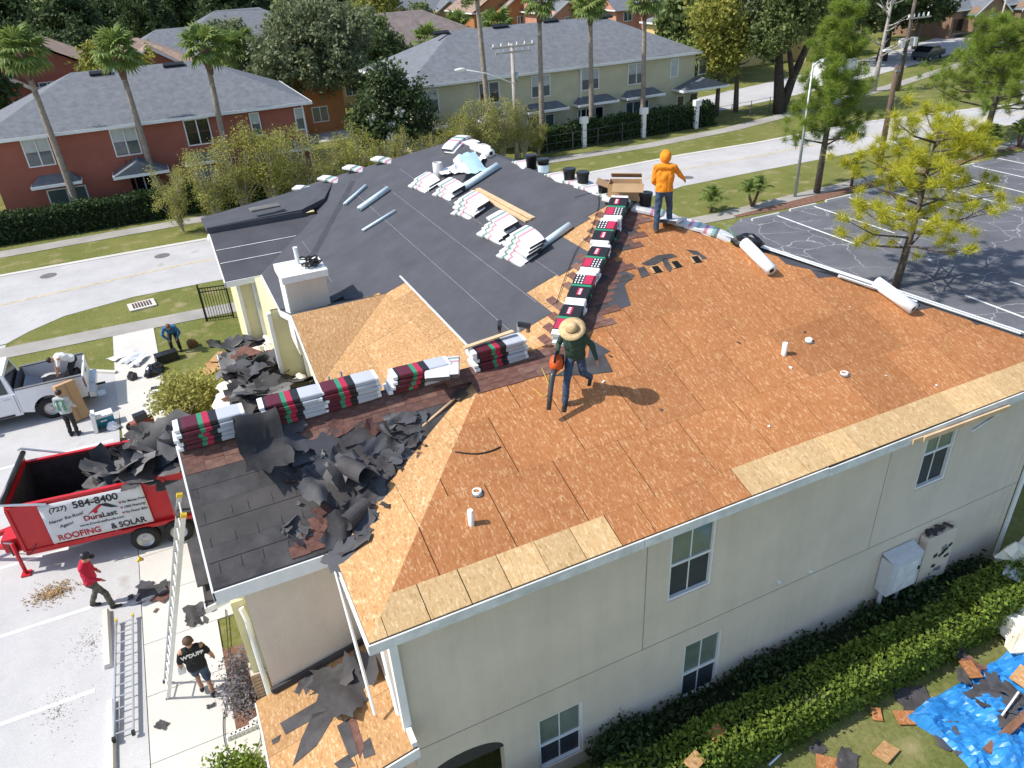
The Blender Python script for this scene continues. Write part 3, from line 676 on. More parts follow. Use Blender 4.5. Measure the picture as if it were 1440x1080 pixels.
# --- old shingles still on: rows of tabs
def tab_rows(zf, rows_, parent, m_list, tabw=.30, tabh=.145, jitter=.012, drop=.05, axis='x', th=.006, lift=.004):
    mesh_cache = [MB().box((0, 0, 0), (tabw - .004, tabh * 1.25, th)).mesh('shingle', mm) for mm in m_list]
    for (y, x0, x1, dirn) in rows_:
        x = x0
        k = 0
        while x < x1:
            if random.random() > drop:
                me = random.choice(mesh_cache)
                yy = y + random.uniform(-jitter, jitter)
                if axis == 'x':
                    z = zf(x + tabw / 2, yy); sl_ = math.atan((zf(x, yy + .1) - zf(x, yy)) / .1)
                    link('shingle', me, parent, (x + tabw / 2, yy, z + th / 2 + lift + random.random() * .004), (sl_ - .03 * (1 if dirn > 0 else -1), 0, random.uniform(-.015, .015)))
            x += tabw
# wing south slope: dark weathered tabs, red-brown ones by the ridge
rws = []
for i in range(14):
    y = 1.75 + i * .135
    xr = -.4 + (y - 1.63) * 1.8
    rws.append((y, -2.13, min(xr, 3.2) - .3, 1))
mat('shingle_dark_b', (.07, .064, .063), .9, .25, 1.4, bump=.3, bscale=150)
for k, (ya, yb) in enumerate(((1.63, 2.2), (2.16, 2.75), (2.71, 3.22))):
    q = clip(pWS, -2.14, 4, ya, yb); piece(q, zWS, .003, 'felt_course', (FELT_D, MATS['shingle_dark_b'], FELT_D)[k], slabs['WS'], .001 + .002 * k)
for k in range(16):
    x = -2.0 + .33 * (k % 5) + random.uniform(-.05, .05); y = 1.8 + .26 * (k // 5) * 1.3
    wline((x, y), (x + .004, y + .13), zWS, .006, TRIM_D, slabs['WS'], .009, 'tab_slit')
for y in (1.95, 2.45, 2.95): wline((-2.12, y), (-.1 + random.uniform(-.3, .3), y + .01), zWS, .006, TRIM_D, slabs['WS'], .009, 'tab_slit')
tab_rows(zWS, rws[11:], slabs['WS'], [SHING_R, mat('shingle_red_b', (.20, .11, .085), .9, .25, 8, bump=.3, bscale=150), mat('shingle_red_c', (.145, .075, .06), .9, .25, 8)], drop=.03)
tab_rows(zWS, [(1.75, -1.0, -.5, 1), (1.88, -.9, -.3, 1)], slabs['WS'], [SHING_R], lift=.012)
# ridge strip continuing over the big slope, and patch beside the hip row
SR = [SHING_R, MATS['shingle_red_b'], MATS['shingle_red_c']]
rws = [(3.50 - i * .14, 1.9 + random.uniform(0, .3) + i * .25, 4.6 + random.uniform(-.1, .2) - i * .12, 1) for i in range(4)]
tab_rows(zS, rws, slabs['S'], SR, lift=.015, drop=.08)
for i in range(24):
    y = 3.65 + i * .145; xl = hipx(y)
    wdt = .55 + .5 * abs(math.sin(i * 1.7)) * (1 if i < 20 else .5)
    tab_rows(zS, [(y, xl + .02, xl + wdt, 1)], slabs['S'], SR + [SHING_R, SHING_D], lift=.015, drop=.04)
for i in range(14):
    x = 4.5 + i * .24
    yb = KNEE[1] + (x - KNEE[0])
    for j in range(random.choice((1, 2, 2, 3))):
        yy = yb + .1 + j * .3
        me = MB().box((0, 0, 0), (.17, .29, .006)).mesh('shingle', random.choice(SR))
        link('shingle', me, slabs['W2'], (x, yy, zW2(x, yy) + .02 + .002 * j), (0, -math.atan(PS), random.uniform(-.03, .03)))
# exposed board patches between felt and hip are the deck itself; felt beside the hip row on the big slope
for poly in ([(846, 405), (872, 380), (893, 388), (878, 402), (887, 430), (858, 440)], [(830, 478), (858, 495), (826, 512)]):
    mb = MB(); pts = [SP(*q) for q in poly]; mb.prism([p + Vector((0, 0, .014)) for p in pts], (0, 0, .006)); mb.build('felt_scrap', FELT, slabs['S'])
# felt under the right hip with scalloped boards
pts = [(960, 322), (1012, 332), (1042, 345), (1078, 352), (1092, 360), (1105, 372), (1140, 380), (1150, 392), (1190, 388), (1205, 402), (1240, 405), (1262, 412), (1285, 438), (1320, 432), (1350, 440), (1372, 458), (1395, 455), (1440, 474)]
top = [(APEX[0] + t * 6.54, APEX[1] - t * 7.6) for t in (.08, .2, .4, .6, .8, .98)]
ln_ = [SP(*q).xy for q in pts]
poly = [(x, y) for x, y in top] + [tuple(p) for p in reversed(ln_)]
piece(poly, zS, .004, 'felt_strip', FELT, slabs['S'], .0145)

# ================================================================ HOUSES ACROSS THE ROAD
ROOF_G = mat('roof_grey_shingle', (0.17, 0.183, 0.203), .9, .14, 2.5, bump=.4, bscale=30, spec=.15)
ROOF_B = mat('roof_brown_shingle', (0.20, 0.165, 0.155), .9, .18, 1.5, bump=.3, bscale=30, spec=.15)
ROOF_T = mat('roof_tan_shingle', (0.30, 0.22, 0.175), .9, .18, 1.5, spec=.15)
RED_W = mat('stucco_brick_red', (0.34, 0.118, 0.082), .9, .07, 1.0, bump=.15, bscale=50, spec=.2)
YEL_W = mat('stucco_pale_yellow', (0.54, 0.50, 0.34), .9, .06, 1.0, bump=.15, bscale=50, spec=.2)
ORA_W = mat('stucco_orange', (0.42, 0.19, 0.08), .9, .08, 1.0, spec=.2)
SAL_W = mat('stucco_salmon', (0.52, 0.26, 0.19), .9, .08, 1.0, spec=.2)
TAN_W = mat('stucco_tan', (0.46, 0.30, 0.17), .9, .08, 1.0, spec=.2)
YLW_W = mat('stucco_warm_yellow', (0.62, 0.46, 0.20), .9, .08, 1.0, spec=.2)
BRN_W = mat('stucco_brown', (0.24, 0.155, 0.105), .9, .08, 1.0, spec=.2)
def hip_roof(mb, x0, x1, y0, y1, z, p, oh=.45, gable=False, axis='x', m=0, th=.16):
    x0 -= oh; x1 += oh; y0 -= oh; y1 += oh
    if axis == 'x':
        h = (y1 - y0) / 2; ym = (y0 + y1) / 2; zr = z + h * p
        a, b = (x0, x1) if gable else (x0 + h, x1 - h)
        A, B, C_, D = (x0, y0, z), (x1, y0, z), (x1, y1, z), (x0, y1, z); R1, R2 = (a, ym, zr), (b, ym, zr)
        mb.poly([A, B, R2, R1], m); mb.poly([C_, D, R1, R2], m)
        if not gable: mb.poly([B, C_, R2], m); mb.poly([D, A, R1], m)
    else:
        h = (x1 - x0) / 2; xm = (x0 + x1) / 2; zr = z + h * p
        a, b = (y0, y1) if gable else (y0 + h, y1 - h)
        A, B, C_, D = (x0, y0, z), (x1, y0, z), (x1, y1, z), (x0, y1, z); R1, R2 = (xm, a, zr), (xm, b, zr)
        mb.poly([B, C_, R2, R1], m); mb.poly([D, A, R1, R2], m)
        if not gable: mb.poly([A, B, R1], m); mb.poly([C_, D, R2], m)
    mb.poly([(x0, y0, z - .003), (x0, y1, z - .003), (x1, y1, z - .003), (x1, y0, z - .003)], m)
    return zr
def fascia_ring(mb, x0, x1, y0, y1, z, oh=.45, h=.18):
    x0 -= oh; x1 += oh; y0 -= oh; y1 += oh
    mb.box(((x0 + x1) / 2, y0 - .015, z - h / 2 + .03), (x1 - x0 + .06, .03, h)); mb.box(((x0 + x1) / 2, y1 + .015, z - h / 2 + .03), (x1 - x0 + .06, .03, h))
    mb.box((x0 - .015, (y0 + y1) / 2, z - h / 2 + .03), (.03, y1 - y0, h)); mb.box((x1 + .015, (y0 + y1) / 2, z - h / 2 + .03), (.03, y1 - y0, h))
def house_window(par, x0, x1, y, z0, z1, panes=2, lo=None, up=None, rows=2):
    """window standing 4 cm proud of a wall facing -Y"""
    mb = MB(); f = .07
    mb.box(((x0 + x1) / 2, y - .02, z0 + f / 2), (x1 - x0, .08, f)); mb.box(((x0 + x1) / 2, y - .02, z1 - f / 2), (x1 - x0, .08, f))
    for k in range(panes + 1):
        x = x0 + (x1 - x0) * k / panes; x = min(max(x, x0 + f / 2), x1 - f / 2); mb.box((x, y - .02, (z0 + z1) / 2), (f, .078, z1 - z0 - 2 * f))
    w = mb.build('window', WHITE, par)
    for k in range(panes):
        a = x0 + (x1 - x0) * k / panes + .05; b = x0 + (x1 - x0) * (k + 1) / panes - .05
        for j in range(rows):
            c = z0 + f + (z1 - z0 - 2 * f) * j / rows; d = z0 + f + (z1 - z0 - 2 * f) * (j + 1) / rows
            mm = (lo or GLASS) if j == 0 else (up or GLASS_L)
            MB().box(((a + b) / 2, y - .005 + .004 * j, (c + d) / 2 + .01), (b - a, .03, d - c - .03)).build('pane', mm, w)
    return w
def awning(par, x0, x1, y, z, dep=1.1, gable=False):
    mb = MB(); h = .42
    A = (x0, y - dep, z); B = (x1, y - dep, z); C_ = (x1, y, z); D = (x0, y, z); a = (x0 + .5, y, z + h); b = (x1 - .5, y, z + h)
    if gable:
        m_ = ((x0 + x1) / 2, y - dep, z + .75); m2 = ((x0 + x1) / 2, y, z + .75)
        mb.poly([A, m_, m2, D]); mb.poly([B, C_, m2, m_]); mb.poly([A, B, m_])
    else:
        mb.poly([A, B, b, a]); mb.poly([B, C_, b]); mb.poly([D, A, a])
    mb.poly([A, D, C_, B])
    o = mb.build('awning', ROOF_G, par)
    MB().box(((x0 + x1) / 2, y - dep - .02, z - .06), (x1 - x0 + .04, .04, .17)).build('fascia', WHITE, o)
    for x in (x0 - .02, x1 + .02): MB().box((x, y - dep / 2, z - .06), (.04, dep, .17)).build('fascia', WHITE, o)
    return o
def big_house(name, label, x0, x1, y0, dep, ez, p, wm, ups, lows, aw, pipes=()):
    t = thing(name, label, 'house', (0, 0, 0))
    MB().box(((x0 + x1) / 2, y0 + dep / 2, ez / 2 - .1), (x1 - x0, dep, ez + .2)).build('wall', wm, t)
    mb = MB(); zr = hip_roof(mb, x0, x1, y0, y0 + dep, ez, p); rf = mb.build('roof', ROOF_G, t)
    mb = MB(); fascia_ring(mb, x0, x1, y0, y0 + dep, ez); mb.build('fascia', WHITE, t)
    for (px0, py0, px1, py1, n, lo, up) in ups:
        a = GY(px0, py0, y0); b = GY(px1, py1, y0); house_window(t, a.x, b.x, y0, min(b.z, a.z), max(a.z, b.z), n, lo, up)
    for (px0, px1, z0, z1, n, lo, up) in lows:
        a = GY(px0, 200, y0); b = GY(px1, 200, y0); house_window(t, a.x, b.x, y0, z0, z1, n, lo, up, 1)
    for (px0, px1, z, g) in aw:
        a = GY(px0, 200, y0); b = GY(px1, 200, y0); awning(t, a.x, b.x, y0, z, 1.5 if g else 1.0, g)
    for (xx, yy) in pipes:
        d = yy - (y0 - .45); MB().box((xx, yy, ez + d * p + .1), (1.3, .35, .14), rotm(0, math.atan(p))).build('ridge_vent', BLACK, rf)
    return t, zr
Y1 = 45.4
rh, zr1 = big_house('red_house', 'brick red two storey house with a grey hipped roof', -10.2, 8.25, Y1, 10.6, 5.28, .45, RED_W,
    [(27, 197, 80, 231, 2, None, None), (152, 182, 201, 216, 2, None, None), (256, 169, 301, 201, 2, GLASS_D, GLASS_D), (349, 159, 370, 190, 1, None, None), (412, 152, 432, 182, 1, None, None)],
    [(40, 100, .2, 2.1, 2, None, None), (166, 208, .1, 2.2, 2, GLASS_D, None), (262, 300, .2, 2.1, 2, GLASS_L, None), (385, 425, .2, 2.1, 2, None, None)],
    [(24, 98, 2.55, False), (146, 226, 2.55, True), (252, 318, 2.6, False), (382, 430, 2.55, False)], ((-3.2, 50.2), (1.2, 50.3)))
Y2 = 46.3
yh, zr2 = big_house('yellow_house', 'long pale yellow two storey house with a grey hipped roof', 15.9, 40.4, Y2, 11.2, 5.25, .46, YEL_W,
    [(584, 128, 618, 156, 2, GLASS, None), (672, 117, 703, 144, 2, GLASS_D, GLASS), (746, 107, 774, 135, 2, GLASS, None), (817, 98, 842, 125, 2, None, None), (883, 90, 906, 117, 2, GLASS, None), (943, 83, 953, 108, 1, GLASS_L, None), (983, 80, 993, 104, 1, GLASS, None)],
    [(742, 780, .1, 2.1, 3, GLASS, None), (812, 848, .1, 2.1, 3, GLASS_D, None), (878, 910, .1, 2.1, 3, GLASS, None), (948, 958, .2, 2.0, 1, GLASS_D, None), (965, 976, .0, 2.1, 1, GLASS_D, None), (585, 625, .2, 2.1, 2, None, None), (672, 700, .2, 2.1, 2, None, None)],
    [(737, 792, 2.55, False), (806, 860, 2.55, False), (872, 922, 2.55, False), (942, 1003, 2.6, True), (578, 625, 2.5, False), (668, 710, 2.55, True)],
    ((20.5, 51.6), (25.5, 51.7), (30, 51.8), (35, 51.6)))
MB().tube([(29.6, Y2 - .06, 5.2), (29.6, Y2 - .06, .1)], .06, 6).build('downspout', WHITE, yh)
MB().tube([(8.1, Y1 - .07, 5.2), (8.1, Y1 - .07, .1)], .06, 6).build('downspout', WHITE, rh)
for x in (-3.2, -2.9, 4.0, 4.4): MB().tube([(x, Y1 - .05, 3.2), (x, Y1 - .05, .1)], .05, 6).build('pipe', RED_W, rh)

def far_house(name, label, px, py, dist_y, w, dep, ez, p, wm, rm, gable=False, axis='x', wins=3, front_gable=0, storeys=2, garage=False):
    c = GY(px, py, dist_y); x0 = c.x - w / 2; x1 = c.x + w / 2; y0 = dist_y
    t = thing(name, label, 'house', (0, 0, 0), 0, 'houses beyond the first row')
    MB().box(((x0 + x1) / 2, y0 + dep / 2, ez / 2), (w, dep, ez)).build('wall', wm, t)
    mb = MB(); zr = hip_roof(mb, x0, x1, y0, y0 + dep, ez, p, .5, gable, axis); rf = mb.build('roof', rm, t)
    if gable:
        if axis == 'y': MB().prism([(x0, y0 + .02, ez - .05), (x1, y0 + .02, ez - .05), ((x0 + x1) / 2, y0 + .02, ez + w / 2 * p)], (0, dep - .04, 0)).build('gable_wall', wm, t)
        else: MB().prism([(x0 + .02, y0, ez - .05), (x0 + .02, y0 + dep, ez - .05), (x0 + .02, y0 + dep / 2, ez + dep / 2 * p)], (w - .04, 0, 0)).build('gable_wall', wm, t)
    mb = MB(); fascia_ring(mb, x0, x1, y0, y0 + dep, ez, .5); mb.build('fascia', WHITE, t)
    for k in range(wins):
        xc = x0 + w * (k + .5) / wins
        for s in range(storeys):
            if garage and s == 0 and k < 2:
                MB().box((xc, y0 - .02, 1.15), (w / wins * .8, .06, 2.2)).build('garage_door', BRN_W if k else GLASS_D, t); continue
            house_window(t, xc - .7, xc + .7, y0, .9 + s * 2.75, 2.2 + s * 2.75, 2, None, None, 1)
    for k in range(front_gable):
        xc = x0 + w * (k + .6) / max(1, front_gable); gw = w / max(1, front_gable) * .36
        g = MB().prism([(xc - gw, y0 - 1.6, ez - 2.6), (xc + gw, y0 - 1.6, ez - 2.6), (xc + gw, y0 - 1.6, ez - .4), (xc, y0 - 1.6, ez - .4 + gw * .6), (xc - gw, y0 - 1.6, ez - .4)], (0, 3.4, 0)).build('front_gable', wm, t)
        mb = MB()
        for sgn in (-1, 1): mb.prism([(xc, y0 - 1.85, ez - .3 + gw * .6), (xc + sgn * (gw + .35), y0 - 1.85, ez - .55 - .12), (xc + sgn * (gw + .35), y0 - 1.85, ez - .7), (xc, y0 - 1.85, ez - .48 + gw * .6)], (0, 3.8, 0))
        mb.build('gable_roof', rm, g)
        mb = MB()
        for sgn in (-1, 1): mb.prism([(xc, y0 - 1.9, ez - .3 + gw * .6), (xc + sgn * (gw + .36), y0 - 1.9, ez - .67), (xc + sgn * (gw + .36), y0 - 1.9, ez - .85), (xc, y0 - 1.9, ez - .5 + gw * .6)], (0, .045, 0))
        mb.build('bargeboard', WHITE, g)
        house_window(g, xc - .5, xc + .5, y0 - 1.6, ez - 1.9, ez - .8, 2, None, None, 1)
    return t
far_house('gabled_house', 'dark red gabled house with a tan roof behind the left palms', 40, 40, 76, 13, 10, 4.6, .5, RED_W, ROOF_T, True, 'y', 3, 2)
far_house('gabled_house', 'dark red house with a rounded tan roof beside the golden tree', 185, 50, 80, 11, 10, 4.8, .45, RED_W, ROOF_T, False, 'x', 3, 1)
far_house('grey_roofed_house', 'cream house with a pale grey roof behind the third palm', 130 + 130, 45, 84, 16, 11, 4.6, .5, YLW_W, ROOF_G, False, 'x', 4, 2)
far_house('grey_roofed_house', 'cream house with the grey hipped roof in front of dark woods', 345, 30, 108, 18, 12, 4.6, .5, YEL_W, ROOF_G, False, 'x', 4, 0)
far_house('orange_house', 'plain orange stucco house half hidden behind the big oak', 402, 100, 62, 9, 8, 5.0, .45, ORA_W, ROOF_B, False, 'x', 2, 0)
far_house('brown_roofed_house', 'yellow house under a wide brown hipped roof', 560, 62, 74, 22, 12, 4.8, .48, YLW_W, ROOF_B, False, 'x', 6, 0)
far_house('gabled_house', 'tan house with three stepped gables behind the brown roof', 620, 8, 118, 24, 12, 5.2, .5, TAN_W, ROOF_G, False, 'x', 5, 3)
far_house('gabled_house', 'orange gabled house between bushy palms', 715, 22, 104, 11, 10, 5.4, .6, ORA_W, ROOF_T, True, 'y', 3, 1)
far_house('gabled_house', 'salmon pink house with pale gables above the long grey roof', 815, 28, 98, 14, 11, 5.2, .55, SAL_W, ROOF_G, True, 'x', 4, 2)
far_house('gabled_house', 'salmon house with grey roof and one pale gable by the palm thicket', 930, 30, 90, 15, 11, 5.2, .55, SAL_W, ROOF_G, True, 'x', 4, 1)
far_house('yellow_cottage', 'warm yellow house shaded by trees across the side street', 1085, 80, 66, 22, 10, 4.8, .45, YLW_W, ROOF_G, False, 'x', 6, 0)
far_house('yellow_cottage', 'small yellow house end beyond the bare branches', 1165, 78, 64, 7, 8, 4.2, .45, YLW_W, ROOF_B, False, 'x', 2, 0)
far_house('garage_house', 'brown house with garage doors beside the white car', 1400, 40, 66, 18, 10, 3.4, .5, BRN_W, ROOF_G, False, 'x', 4, 2, 1, True)
far_house('garage_house', 'orange upper house behind the golden tree', 1420, 12, 80, 14, 10, 6.2, .5, ORA_W, ROOF_B, False, 'x', 4, 0)
far_house('gabled_house', 'grey roofed tan house behind the tall dark oaks', 1150, 25, 92, 14, 10, 5.0, .5, TAN_W, ROOF_G, False, 'x', 4, 1)
far_house('white_roofed_house', 'low house with a white metal roof among dark trees', 78, 15, 150, 16, 9, 4.0, .3, RED_W, mat('roof_white_metal', (.62, .66, .7), .4, .1, 1), False, 'x', 3, 0)

# ================================================================ TREES, HEDGES, PALMS
def quads_mesh(name, centers, sizes, m, seed=0, asp=1.0, upb=0.0):
    r = np.random.default_rng(seed); n = len(centers)
    d = r.normal(size=(n, 3)); d[:, 2] = np.abs(d[:, 2]) * (1 + upb) + upb; d /= np.linalg.norm(d, axis=1)[:, None]
    a = r.normal(size=(n, 3)); a -= d * (a * d).sum(1)[:, None]; a /= np.linalg.norm(a, axis=1)[:, None]; b = np.cross(d, a)
    s = np.asarray(sizes).reshape(-1, 1)
    v = np.empty((n, 4, 3)); v[:, 0] = centers - a * s * asp; v[:, 1] = centers - b * s * .55 + a * s * .1; v[:, 2] = centers + a * s * asp; v[:, 3] = centers + b * s * .55 + a * s * .1
    return np_mesh(name, v.reshape(-1, 3), np.arange(n * 4).reshape(n, 4), m)
def np_mesh(name, v, f, m):
    me = bpy.data.meshes.new(name); nv, nf, k = len(v), len(f), f.shape[1]
    me.vertices.add(nv); me.vertices.foreach_set('co', v.astype(np.float32).ravel())
    me.loops.add(nf * k); me.loops.foreach_set('vertex_index', f.astype(np.int32).ravel())
    me.polygons.add(nf); me.polygons.foreach_set('loop_start', np.arange(0, nf * k, k, dtype=np.int32)); me.polygons.foreach_set('loop_total', np.full(nf, k, dtype=np.int32))
    me.update(calc_edges=True)
    for mm in (m if isinstance(m, (list, tuple)) else [m]): me.materials.append(mm)
    return me
def cloud(blobs, n, size, seed, shell=.55, clump=.0, cl_r=.5):
    """leaf positions spread through ellipsoids, gathered in clumps"""
    r = np.random.default_rng(seed); out = []
    vol = np.array([b[3] * b[4] * b[5] for b in blobs]) ** .75; cnt = (n * vol / vol.sum()).astype(int)
    for b, k in zip(blobs, cnt):
        nc = max(3, int(k / 45)) if clump else k
        d = r.normal(size=(nc, 3)); d /= np.linalg.norm(d, axis=1)[:, None]
        rr = shell + (1 - shell) * r.random(nc) ** .6; rr = rr * (1 + .16 * r.normal(size=nc))
        c = d * rr[:, None]
        if clump:
            c = np.repeat(c, 45, 0); g = r.normal(size=c.shape); c = c + g * cl_r / np.array([b[3], b[4], b[5]]) * .5
        out.append(c * np.array([b[3], b[4], b[5]]) + np.array([b[0], b[1], b[2]]))
    p = np.concatenate(out); return p, size * (.6 + .8 * r.random(len(p)))
def tree_mesh(blobs, n, size, seed, m, shell=.55, cl_r=.5):
    p, s = cloud(blobs, n, size, seed, shell, 1, cl_r); ok = p[:, 2] > .05; return quads_mesh('crown', p[ok], s[ok], m, seed)
BARK = mat('bark_grey', (0.13, 0.105, 0.085), .95, .3, 5, bump=.7, bscale=14)
BARK_D = mat('bark_dark', (0.055, 0.045, 0.038), .95, .3, 5, bump=.7, bscale=14)
PALM_B = mat('palm_bark', (0.30, 0.25, 0.20), .95, .25, 4, bump=.6, bscale=10)
PALM_D = mat('palm_bark_brown', (0.17, 0.105, 0.075), .95, .3, 4, bump=.6, bscale=10)
LF_OAK = leafmat('leaf_oak', (0.076, 0.119, 0.037), (0.220, 0.270, 0.092)); LF_GREY = leafmat('leaf_greygreen', (0.111, 0.149, 0.075), (0.267, 0.297, 0.149))
LF_DK = leafmat('leaf_dark', (0.031, 0.056, 0.021), (0.096, 0.140, 0.049)); LF_YG = leafmat('leaf_yellowgreen', (0.176, 0.203, 0.041), (0.432, 0.405, 0.081))
LF_GOLD = leafmat('leaf_golden', (0.432, 0.257, 0.027), (0.810, 0.513, 0.068)); LF_SHRUB = leafmat('leaf_shrub', (0.203, 0.227, 0.059), (0.506, 0.473, 0.144))
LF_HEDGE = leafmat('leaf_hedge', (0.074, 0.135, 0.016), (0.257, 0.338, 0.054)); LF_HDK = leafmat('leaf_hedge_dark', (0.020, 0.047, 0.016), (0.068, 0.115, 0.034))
LF_PALM = leafmat('leaf_palm', (0.081, 0.142, 0.034), (0.270, 0.338, 0.081)); LF_PINE = leafmat('leaf_pine', (0.105, 0.176, 0.026), (0.334, 0.421, 0.061)); LF_PINEY = leafmat('leaf_pine_yellow', (0.297, 0.324, 0.027), (0.675, 0.621, 0.054))
FLOWER = leafmat('white_blossom', (0.62, 0.62, 0.55), (0.85, 0.84, 0.78), .2); LF_SAGE = leafmat('leaf_sage', (0.16, 0.15, 0.14), (0.36, 0.33, 0.36))
def branches(mb, base, h, r, n, spread, seed, m=0, lean=(0, 0), z0=.45):
    q = random.Random(seed); b = Vector(base); top = b + Vector((lean[0], lean[1], h))
    midp = b.lerp(top, .5) + Vector((q.uniform(-.12, .12) * h * .3, q.uniform(-.12, .12) * h * .3, 0))
    mb.tube([b, b.lerp(midp, .5), midp, midp.lerp(top, .5), top], [r * 1.25, r, r * .8, r * .55, r * .2], 8, m)
    for k in range(n):
        t = q.uniform(z0, .92); s = b.lerp(midp, t * 2) if t < .5 else midp.lerp(top, t * 2 - 1); a = q.uniform(0, 6.283); L_ = spread * q.uniform(.55, 1) * (1.15 - t * .5)
        e = s + Vector((math.cos(a) * L_, math.sin(a) * L_, L_ * q.uniform(.25, .8))); mm = s.lerp(e, .5) + Vector((0, 0, -.06 * L_)) + Vector((q.uniform(-.1, .1) * L_, q.uniform(-.1, .1) * L_, 0))
        mb.tube([s, mm, e], [r * .42, r * .28, r * .08], 6, m)
        for j in range(2):
            a2 = a + q.uniform(-1, 1); e2 = mm + Vector((math.cos(a2) * L_ * .5, math.sin(a2) * L_ * .5, L_ * .35)); mb.tube([mm, e2], [r * .18, r * .05], 5, m)
def tree(name, label, loc, blobs, n, size, seed, lm, bm, h, r, nb=8, spread=2.5, group=None, shell=.5, cl_r=.6, lean=(0, 0)):
    t = thing(name, label, 'tree', loc, 0, group)
    mb = MB(); branches(mb, (0, 0, -.05), h, r, nb, spread, seed, 0, lean); mb.build('trunk', bm, t, True)
    link('crown', tree_mesh(blobs, n, size, seed, lm, shell, cl_r), t); return t
# --- big trees by hand
tree('oak_tree', 'broad grey green oak between the red and the yellow house', (12.6, 63, 0), [(0, 0, 6.6, 4.6, 4.2, 2.6), (-2.6, -1, 5.6, 3.0, 3, 2.0), (2.8, .5, 7.4, 3.4, 3, 2.4), (1.2, -1.5, 5.2, 3.2, 2.8, 1.8), (0, 0, 8.8, 3.0, 3, 1.6)], 26000, .17, 21, LF_GREY, BARK, 7.5, .32, 12, 4)
tree('magnolia_tree', 'dark glossy tree with white blossom against the yellow house end', (13.6, 44.3, 0), [(0, 0, 4.3, 2.1, 2.0, 2.2), (-1.0, 0, 3.2, 1.6, 1.5, 1.6), (1.1, -.3, 3.4, 1.5, 1.4, 1.7), (.2, 0, 6.0, 1.2, 1.2, 1.2)], 9000, .15, 22, LF_DK, BARK_D, 5.6, .16, 10, 1.6)
mg = bpy.context.scene.objects['magnolia_tree']
p_, s_2 = cloud([(.1, -1.0, 3.0, 1.7, 1.2, 1.3), (-.5, -1.1, 4.0, 1.1, .9, .8), (.9, -1.0, 2.2, 1.0, .9, 1.2)], 700, .13, 5, .6, 1, .3); link('blossom', quads_mesh('blossom', p_, s_2, FLOWER, 4), mg)
tree('oak_tree', 'large dark oak with twin leaning trunks beside the side street', (47.3, 43.4, 0), [(-1.0, 0, 7.6, 2.6, 2.6, 2.2), (2.2, .5, 8.4, 3.0, 3, 2.4), (.5, -.5, 10.0, 3.2, 3, 1.8), (-2.6, -.6, 5.9, 1.7, 1.6, 1.2)], 17000, .15, 23, LF_OAK, BARK_D, 8.2, .42, 14, 3.2, lean=(-1.4, 0))
mb = MB(); mb.tube([(.1, 0, -.05), (.9, 0, 2.4), (2.4, .2, 5.2), (2.9, .2, 8.2)], [.45, .34, .26, .1], 8); mb.tube([(1.0, 0, 2.6), (.2, -.2, 4.6), (-.8, -.3, 6.8)], [.25, .2, .08], 7); o = mb.build('trunk', BARK_D, bpy.context.scene.objects['oak_tree.001'], True)
tree('oak_tree', 'yellowing loose tree with a slim trunk by the far fence', (42.6, 45.8, 0), [(0, 0, 6.2, 2.0, 1.9, 2.2), (-.9, 0, 8.0, 1.9, 1.8, 1.5), (.4, 0, 4.2, 1.1, 1.1, .9)], 8000, .15, 24, LF_YG, BARK, 6.6, .18, 10, 1.8)
tree('oak_tree', 'grey leaved tree between the fence trees', (45.0, 46.2, 0), [(0, 0, 7.0, 1.9, 1.9, 2.4), (.4, .3, 9.2, 1.7, 1.7, 1.2)], 7000, .14, 25, LF_GREY, BARK, 7.5, .2, 10, 1.8)
tree('oak_tree', 'wide dark oak spreading over the parked dark car', (76, 58.5, 0), [(0, 0, 7.0, 6.5, 4.5, 3.0), (-4, -1, 6.0, 4, 3.5, 2.2), (4, -1, 5.8, 4, 3.5, 2.2)], 20000, .22, 26, LF_DK, BARK_D, 7, .5, 12, 4.5)
tree('maple_tree', 'golden yellow autumn tree in front of the orange house', (86, 62.5, 0), [(0, 0, 8.0, 4.2, 3.5, 2.6), (-2.5, 0, 7.0, 2.6, 2.5, 1.8)], 9000, .24, 27, LF_GOLD, BARK, 7, .3, 10, 3)
tree('oak_tree', 'golden olive tree between the dark red houses', (-2.2, 71, 0), [(0, 0, 5.0, 3.0, 2.6, 2.2), (-1, 0, 6.6, 2.2, 2, 1.6)], 8000, .18, 28, LF_YG, BARK, 5.5, .25, 10, 2.2)
# bare branching tree at right
t = thing('bare_tree', 'leafless pale branched tree beside the right utility pole', 'tree', (60.5, 45.5, 0)); mb = MB(); branches(mb, (0, 0, -.05), 9.5, .2, 16, 3.4, 31, 0, (.4, 0), .3); mb.build('trunk', mat('bark_pale', (.42, .38, .34), .9, .2, 5), t, True)
